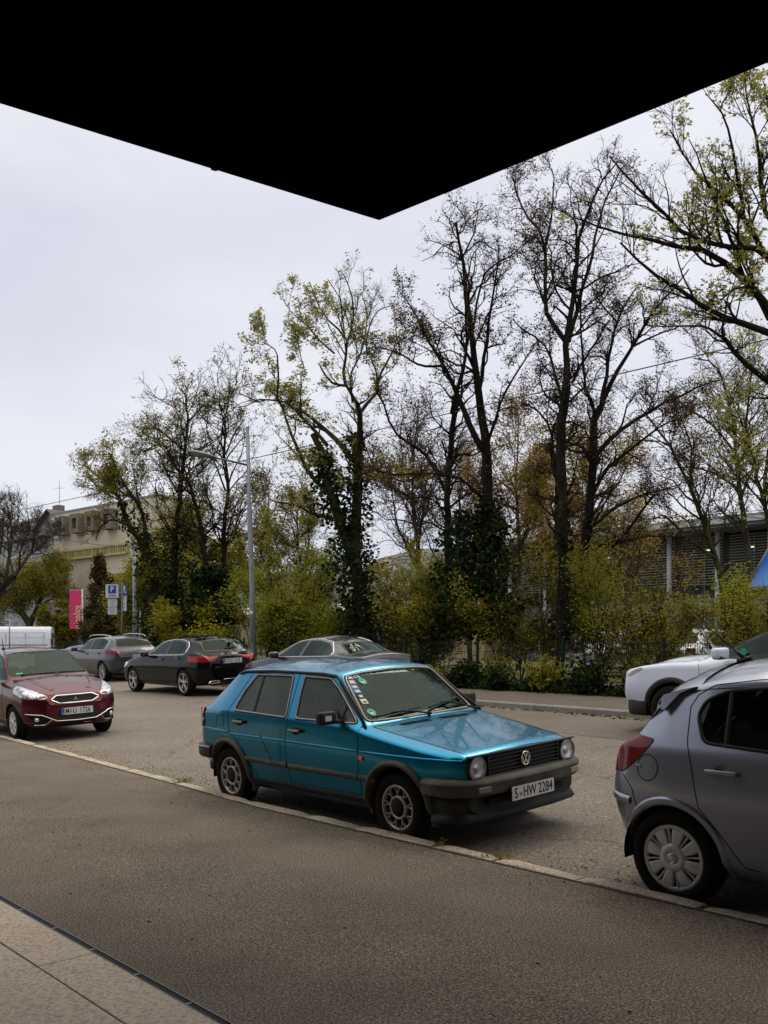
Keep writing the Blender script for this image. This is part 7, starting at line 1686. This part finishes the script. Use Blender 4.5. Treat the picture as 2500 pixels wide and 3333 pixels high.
# --- round-crowned trees of the second row (not traced, same habit)
def wild(name, label, u, vtop, y, spreadw, seed, bark, leaf, ls, nl, group=None, dens=1.2, fd=1, leaf2=None, nmain=6, z0=.4, lcl=.15, twr=.006, low=.25):
    rg = random.Random(seed); b_ = px(u, 2085, y); b_.z = z0; H = px(u, vtop, y).z-z0; L = []
    top = b_+Vector((rg.uniform(-.5, .5), 0, H)); mid = b_+Vector((rg.uniform(-.3, .3), rg.uniform(-.3, .3), H*.45))
    L.append(([tuple(b_), tuple(b_.lerp(mid, .5)+Vector((rg.uniform(-.1, .1), 0, 0))), tuple(mid), tuple(mid.lerp(top, .5)+Vector((rg.uniform(-.3, .3), 0, 0))), tuple(top)], .016*H+.03, .02))
    for k in range(nmain):
        t = low+(.75-low)*(k+.5)/nmain; s0 = b_.lerp(mid, t/.45) if t < .45 else mid.lerp(top, (t-.45)/.55)
        a = k*2.4+rg.uniform(-.4, .4); r = spreadw*rg.uniform(.7, 1.1)*(1.15-t*.6); e = s0+Vector((math.cos(a)*r, math.sin(a)*r, H*(.95-t)*rg.uniform(.45, .8)))
        m_ = s0.lerp(e, .5)+Vector((math.cos(a)*r*.15, math.sin(a)*r*.15, -.04*H)); L.append(([tuple(s0), tuple(m_), tuple(e)], .008*H+.015, .015))
    return tree(name, label, b_, L, seed, bark, leaf, ls, nl, dens, .22, .04, .6, group=group, fdens=fd, leaf2=leaf2, tw_r=twr, lcl=lcl, bare_from=.3)
wild('background_tree', 'golden brown leafy tree between the two tall bare trees, farther back', 1690, 1345, 38, 2.6, 61, BARKG, L_GOLD, .045, 4, dens=1.6, fd=.8, lcl=.2)
wild('background_tree', 'wide golden brown tree behind the tallest trunk, farther back', 1910, 1400, 40, 3.4, 62, BARKG, L_GOLD, .045, 4, dens=1.6, fd=.8, lcl=.2)
wild('background_tree', 'bare brownish tree just right of the ivy clad forked tree, farther back', 1370, 1305, 36, 2.8, 63, BARKG, L_BROWN, .035, 2, dens=1.8, fd=.5)
wild('background_tree', 'low bare tree filling the gap left of the centre ivy tree', 985, 1560, 42, 3.0, 64, BARKG, L_YOUNG, .05, 2, dens=1.5, fd=.5)
wild('background_tree', 'pale twiggy tree behind the street lamp, farther back', 880, 1570, 48, 3.0, 65, BARKG, L_BROWN, .05, 2, dens=1.5, fd=.4, twr=.008)
wild('background_tree', 'brownish twiggy tree right of the locust with the ivy foot, farther back', 1530, 1500, 42, 2.8, 66, BARKG, L_BROWN, .035, 2, dens=1.6, fd=.5)
wild('background_tree', 'low olive tree behind the leaning ivy tree, farther back', 640, 1690, 46, 3.2, 67, BARKM, L_YOUNG, .06, 5, dens=1.6, fd=1, lcl=.2)
wild('background_tree', 'brown crowned low tree left of the hall roof, farther back', 2020, 1660, 36, 3.0, 68, BARKG, L_GOLD, .04, 2, dens=1.5, fd=.5)
wild('background_tree', 'small olive tree above the grey hatchback, left of the leaning ivy tree', 485, 1800, 42, 2.0, 69, BARKM, L_YOUNG, .06, 6, dens=1.6, fd=1, lcl=.2, nmain=7, low=.15)

# --- shrubs of the hedge behind the fence
def shrub(label, u, vtop, y, w, seed, leaf, leaf2=None, group=None, ls=.045, nl=6, stems=9, z0=.48, cat='shrub', bark=BARKM, fd=1.0, name='hedge_shrub', dens=1.0):
    rg = random.Random(seed); b_ = px(u, 2085, y); b_.z = z0; H = max(.5, px(u, vtop, y).z-z0); L = []
    for k in range(stems):
        a = k*2.4+rg.uniform(-.5, .5); r = w*rg.uniform(.25, 1.0); h = H*rg.uniform(.7, 1.05)*(1.05-.3*r/w); s0 = b_+Vector((rg.uniform(-.3, .3), rg.uniform(-.3, .3), 0))
        e = s0+Vector((math.cos(a)*r, math.sin(a)*r*.7, h)); L.append(([tuple(s0), tuple(s0.lerp(e, .5)+Vector((math.cos(a)*-.12*w, 0, .08*h))), tuple(e)], .028, .008))
    T = tree(name, label, b_, L, seed, bark, leaf, ls, nl, 1.5*dens, .2, .05, .38, group=group, leaf2=leaf2, lcl=.11, l1=.30, bare_from=.2, cat=cat, fdens=fd, tw_r=.0035)
    return T
HG = 'shrubs of the hedge behind the mesh fence'
specs = []
rgh = random.Random(77); k = 0
for s_ in np.arange(-20.5, -3.0, 1.15):
    n_ = rgh.uniform(17.6, 19.3); q = SW(s_, n_); u = 1250+FPX*q.x/q.y
    if u < 1380 or 1455 < u < 1650: continue
    vt = {0: 1790, 1: 1750, 2: 1840}[k % 3]+rgh.uniform(-30, 30)
    if u > 1960: vt = 1930+rgh.uniform(-40, 50)
    shrub('yellow olive shrub of the hedge row behind the mesh fence, right half', u, vt, q.y, 1.15+.35*(k % 2), 300+k, L_OLIVE if k % 3 else L_GREEN, (L_YOUNG, .5, 2, .032), HG, nl=2, ls=.034, fd=.62); k += 1
for k2, (u, vt, y_, w, lf) in enumerate(((860, 1840, 31, 1.5, L_GREEN), (960, 1800, 30, 1.6, L_YOUNG), (1040, 1790, 32, 1.4, L_GREEN), (1120, 1950, 31, 1.2, L_GREEN), (905, 1960, 29, 1.4, L_GREEN), (990, 1970, 28.5, 1.1, L_GREEN), (1385, 1800, 26.5, 1.1, L_YOUNG), (1400, 1930, 25.5, 1.2, L_OLIVE), (1290, 1850, 30, 1.2, L_YOUNG))):
    shrub('fresh yellow green shrub behind the fence between the street lamp and the ivy clad stump', u, vt, y_, w, 400+k2, lf, (L_OLIVE, .7, 2, .036), 'fresh green shrubs left of the hedge', nl=2, ls=.040, fd=.7)
shrub('low olive shrub under the leaning ivy tree, above the black compact car', 600, 1930, 34, 1.5, 421, L_OLIVE, None, None, nl=4, ls=.05)
shrub('dense olive shrub above the white van, left of the pink banner', 215, 1975, 84, 3.6, 422, L_OLIVE, (L_BROWN, .6, 6, .06), None, nl=5, ls=.09, stems=12)
# ivy-smothered stump by the lamp
def ivyblob(name, label, u, vtop, y, w, seed, lm=L_IVY, n=9000, ls=.065, z0=.45):
    rg = np.random.default_rng(seed); b_ = px(u, 2085, y); b_.z = z0; H = px(u, vtop, y).z-z0; root = empty(name, b_); tag(root, label, 'shrub')
    T = Tubes(); T.add(np.array([[[0, 0, 0], [.1, 0, H*.4], [0, .1, H*.85]]]), np.array([[.2, .15, .06]]), 8); a = rg.uniform(0, 6.28, 26)
    P1, R1 = grow(rg, np.stack([a*0, a*0, rg.uniform(.2, .8, 26)*H], 1), np.stack([np.cos(a), np.sin(a), a*0+.4], 1), np.full(26, w*1.1), np.full(26, .03), np.full(26, .008), 6, .2, .05); T.add(P1, R1, 4); T.build('trunk', BARK, root, (0, 0, 0))
    lob = rg.uniform(-1, 1, (46, 3))*np.array([w*.75, w*.75, 0])+np.array([0, 0, 1])*(rg.uniform(.12, .92, (46, 1))**.85*H); tt = lob[:, 2]/H; lob[:, :2] *= (1.1-tt*tt*.95)[:, None]
    i = rg.integers(0, 46, n); v = norm(rg.normal(0, 1, (n, 3))); C = lob[i]+v*(rg.uniform(.6, 1.05, (n, 1))**.4)*np.array([.42, .42, .36])*w*.75
    C = C[C[:, 2] > .02]; V, F = leaves(rg, C, ls, .4, .3, .8); np_mesh('ivy', V, F, lm, root); return root
ivyblob('ivy_bush', 'dense dark ivy bush behind the black compact car, left of the street lamp', 690, 1835, 34.5, 1.25, 71, n=12000)
ivyblob('ivy_bush', 'rounded dark ivy mass left of the dense ivy bush', 560, 1900, 36, 1.0, 72, n=7000)
# forsythia
shrub('yellow flowering forsythia at the foot of the dense ivy bush', 672, 2055, 32.5, .4, 431, L_YEL, (L_GREEN, .5, 4, .045), None, nl=2, ls=.04, stems=5)

# --- mahonias with yellow flowers and ivy ground cover along the fence
MG = 'low mahonia shrubs with yellow flowers at the fence'
rgm = random.Random(8); kk = 0
for s_ in np.arange(-18.6, -4.5, .62):
    n_ = rgm.uniform(16.0, 16.5) if kk % 2 else rgm.uniform(16.75, 17.2); b_ = SW(s_, n_, .47); H = rgm.uniform(.35, .75); rg = np.random.default_rng(500+kk)
    root = empty('mahonia', b_); tag(root, 'low glossy mahonia with small yellow flower tufts along the mesh fence', 'shrub', MG)
    T = Tubes(); nb = 12; a = rg.uniform(0, 6.28, nb); P, R_ = grow(rg, np.zeros((nb, 3)), np.stack([np.cos(a)*.55, np.sin(a)*.4, a*0+.9], 1), rg.uniform(.6, 1.1, nb)*H, np.full(nb, .01), np.full(nb, .005), 5, .18, .1); T.add(P, R_, 4); T.build('stem', BARK, root, (0, 0, 0))
    C = np.repeat(P[:, 1:].reshape(-1, 3), 9, 0)+rg.normal(0, .10, (nb*45, 3)); C = C[C[:, 2] > 0]; V, F = leaves(rg, C, .05, .4, .3, .6); np_mesh('leaves', V, F, L_IVY if kk % 3 else L_OLIVE, root)
    tips = P[rg.integers(0, nb, 3 if kk % 2 == 0 else 1), -1]+np.array([0, 0, .03]); C = np.repeat(tips, 12, 0)+rg.normal(0, .03, (len(tips)*12, 3)); V, F = leaves(rg, C, .022, .4, 0, .9); np_mesh('flowers', V, F, L_YEL, root); kk += 1
rg = np.random.default_rng(91); n = 60000; s_ = rg.uniform(-34, 2, n); n_ = 15.85+np.abs(rg.normal(0, .42, n)); hh = .46+rg.uniform(0, 1, n)*.28*np.clip((n_-15.75)*2, .1, 1)*(1+.5*np.sin(s_*2.3)+.4*np.sin(s_*5.1+1))
bnd = np.where(s_ > -7, 0, .06*(-7-s_)*np.where(s_ < -9, 1, (-7-s_)/2)); n_ = n_+bnd*.5
C = np.stack([s_*SX-n_*SY, s_*SY+n_*SX, hh], 1); V, F = leaves(rg, C, .045, .4, .4, .8); o = np_mesh('ivy_ground_cover', V, F, L_IVY); tag(o, 'dark ivy carpet spilling from the fence onto the far pavement edge', 'ivy', kind='stuff')
n = 5200; s_ = rg.uniform(-34, 2, n); n_ = np.concatenate([15.72+rg.normal(0, .10, n//2), 13.05-np.abs(rg.normal(0, .10, n-n//2))]); bnd = np.where(s_ > -9, 0, .06*(-7-s_)); zz = np.where(n_ > 13.2, .458, [road_z(min(q, 13.1))+.012 for q in n_])
n_ = n_+bnd; C = np.stack([s_*SX-n_*SY, s_*SY+n_*SX, zz], 1); V, F = leaves(rg, C, .022, .5, .97, .7); o = np_mesh('leaf_litter', V, F, L_LITTER); tag(o, 'dry leaf litter along the far kerb and ivy edge', 'litter', kind='stuff')
n = 2600; s_ = rg.uniform(-20, 0, n); n_ = 5.30+np.abs(rg.normal(0, .28, n)); C = np.array([SWb(a, b, road_z(b)+.008) for a, b in zip(s_, n_)]); V, F = leaves(rg, C, .009, .6, .9, .8); o = np_mesh('gutter_grit', V, F, L_LITTER); tag(o, 'grit and leaf crumbs in the near gutter', 'litter', kind='stuff')
n = 9000; s_ = rg.uniform(-60, 10, n); n_ = rg.uniform(19, 27, n); C = np.stack([s_*SX-n_*SY, s_*SY+n_*SX, .44+rg.uniform(0, .25, n)], 1); V, F = leaves(rg, C, .06, .4, .2, .4); o = np_mesh('undergrowth', V, F, L_OLIVE); tag(o, 'scattered undergrowth behind the hedge', 'undergrowth', kind='stuff')

n = 520; s_ = rg.uniform(-9, 1, n); n_ = rg.uniform(2.2, 5.0, n)**1.0; C = np.stack([s_*SX-n_*SY, s_*SY+n_*SX, np.full(n, .006)], 1); V, F = leaves(rg, C, .0075, .6, .9, .5); o = np_mesh('pavement_crumbs', V, F, [mat('crumbs', (.38, .34, .27), .8, noise=(3, (.12, .09, .05), .6))]); tag(o, 'pale crumbs and bits scattered on the near pavement', 'litter', kind='stuff')
# --- weeds at the near kerb
def weed(s_, n_, label, nb, h, seed, z=.0, w=.05):
    rg = np.random.default_rng(seed); b_ = SWb(s_, n_, z); root = empty('weed_tuft', b_); tag(root, label, 'weed'); a = rg.uniform(0, 6.28, nb)
    T = Tubes(); P, R_ = grow(rg, np.stack([rg.normal(0, w, nb), rg.normal(0, w*.6, nb), a*0], 1), np.stack([np.cos(a)*.8, np.sin(a)*.8, a*0+.9], 1), rg.uniform(.5, 1.2, nb)*h, np.full(nb, .0022), np.full(nb, .001), 4, .15, -.08); T.add(P, R_, 3); T.build('blades', L_OLIVE, root, (0, 0, 0))
    C = P[:, 1:].reshape(-1, 3)+rg.normal(0, .008, (nb*4, 3)); C[:, 2] = np.maximum(C[:, 2], .004); V, F = leaves(rg, C, .012, .4, .5, .5); np_mesh('leaves', V, F, L_OLIVE, root)
weed(-4.58, 5.20, 'small green weed tuft in the kerb joint behind the silver hatchback', 14, .05, 1)
weed(-5.20, 5.19, 'green weed tuft in the kerb joint ahead of the blue hatchback', 12, .05, 2)
weed(-5.72, 5.215, 'leafy weed against the front tyre of the blue hatchback', 16, .07, 3, z=-.02)
weed(-9.35, 5.21, 'small dry weed in the kerb joint behind the rear wheel of the blue hatchback', 18, .07, 4)
b_ = SWb(-7.35, 5.235, -.02); root = empty('grass_stalk', b_); tag(root, 'tall dry grass stalk with a feathery head in front of the rear door', 'weed'); rg = np.random.default_rng(6)
T = Tubes(); P = np.array([[[0, 0, 0], [-.02, 0, .18], [-.06, .0, .36], [-.12, .0, .50], [-.17, 0, .60], [-.22, 0, .72]]]); T.add(P, np.array([[.003, .0025, .002, .0015, .0012, .0008]]), 5)
st, d, l_, r_ = children(rg, P[:, 2:], np.full((1, 4), .001), 46, .15, 1, (15, 40), .2, .25, 1, .0007, lens=.30); P2, R2 = grow(rg, st, d, l_, np.full(46, .0009), np.full(46, .0006), 4, .12, 0); T.add(P2, R2, 3); T.build('stalk', L_LITTER, root, (0, 0, 0))
V, F = leaves(rg, P2.reshape(-1, 3)+rg.normal(0, .004, (len(P2)*5, 3)), .005, .4, 0, .5); np_mesh('seed_head', V, F, L_LITTER, root)
golf(); corsa(); mirage(); aclass(); wagon(); sedan(); electric(); van()
far_car('parked_car', Vector((-13.2, 40, .24)), R(128), 'low dark car mostly hidden between the dark red small car and the grey hatchback', (.03, .03, .035), None, 1.17, True)
fw = far_car('parked_car', SW(-14.5, 27, .42), R(-48+90), 'white parked car glimpsed through the mesh fence and hedge stems', (.62, .64, .68), 'cars parked behind the hedge', 1.5)
for s_, n_ in ((-11.2, 27.4), (-8.0, 27), (-18.2, 28.5)):
    c = copy_tree(fw); c.location = SW(s_, n_, .42)
far_car('parked_car', SW(-29.5, 24.5, .42), R(140), 'dark car behind the mesh fence, just right of the street lamp foot', (.03, .035, .04), None, 1.45)
far_car('parked_car', Vector((-19.3, 61, .3)), R(200), 'tiny white car far away below the pink banner', (.66, .68, .7), None, 1.5)
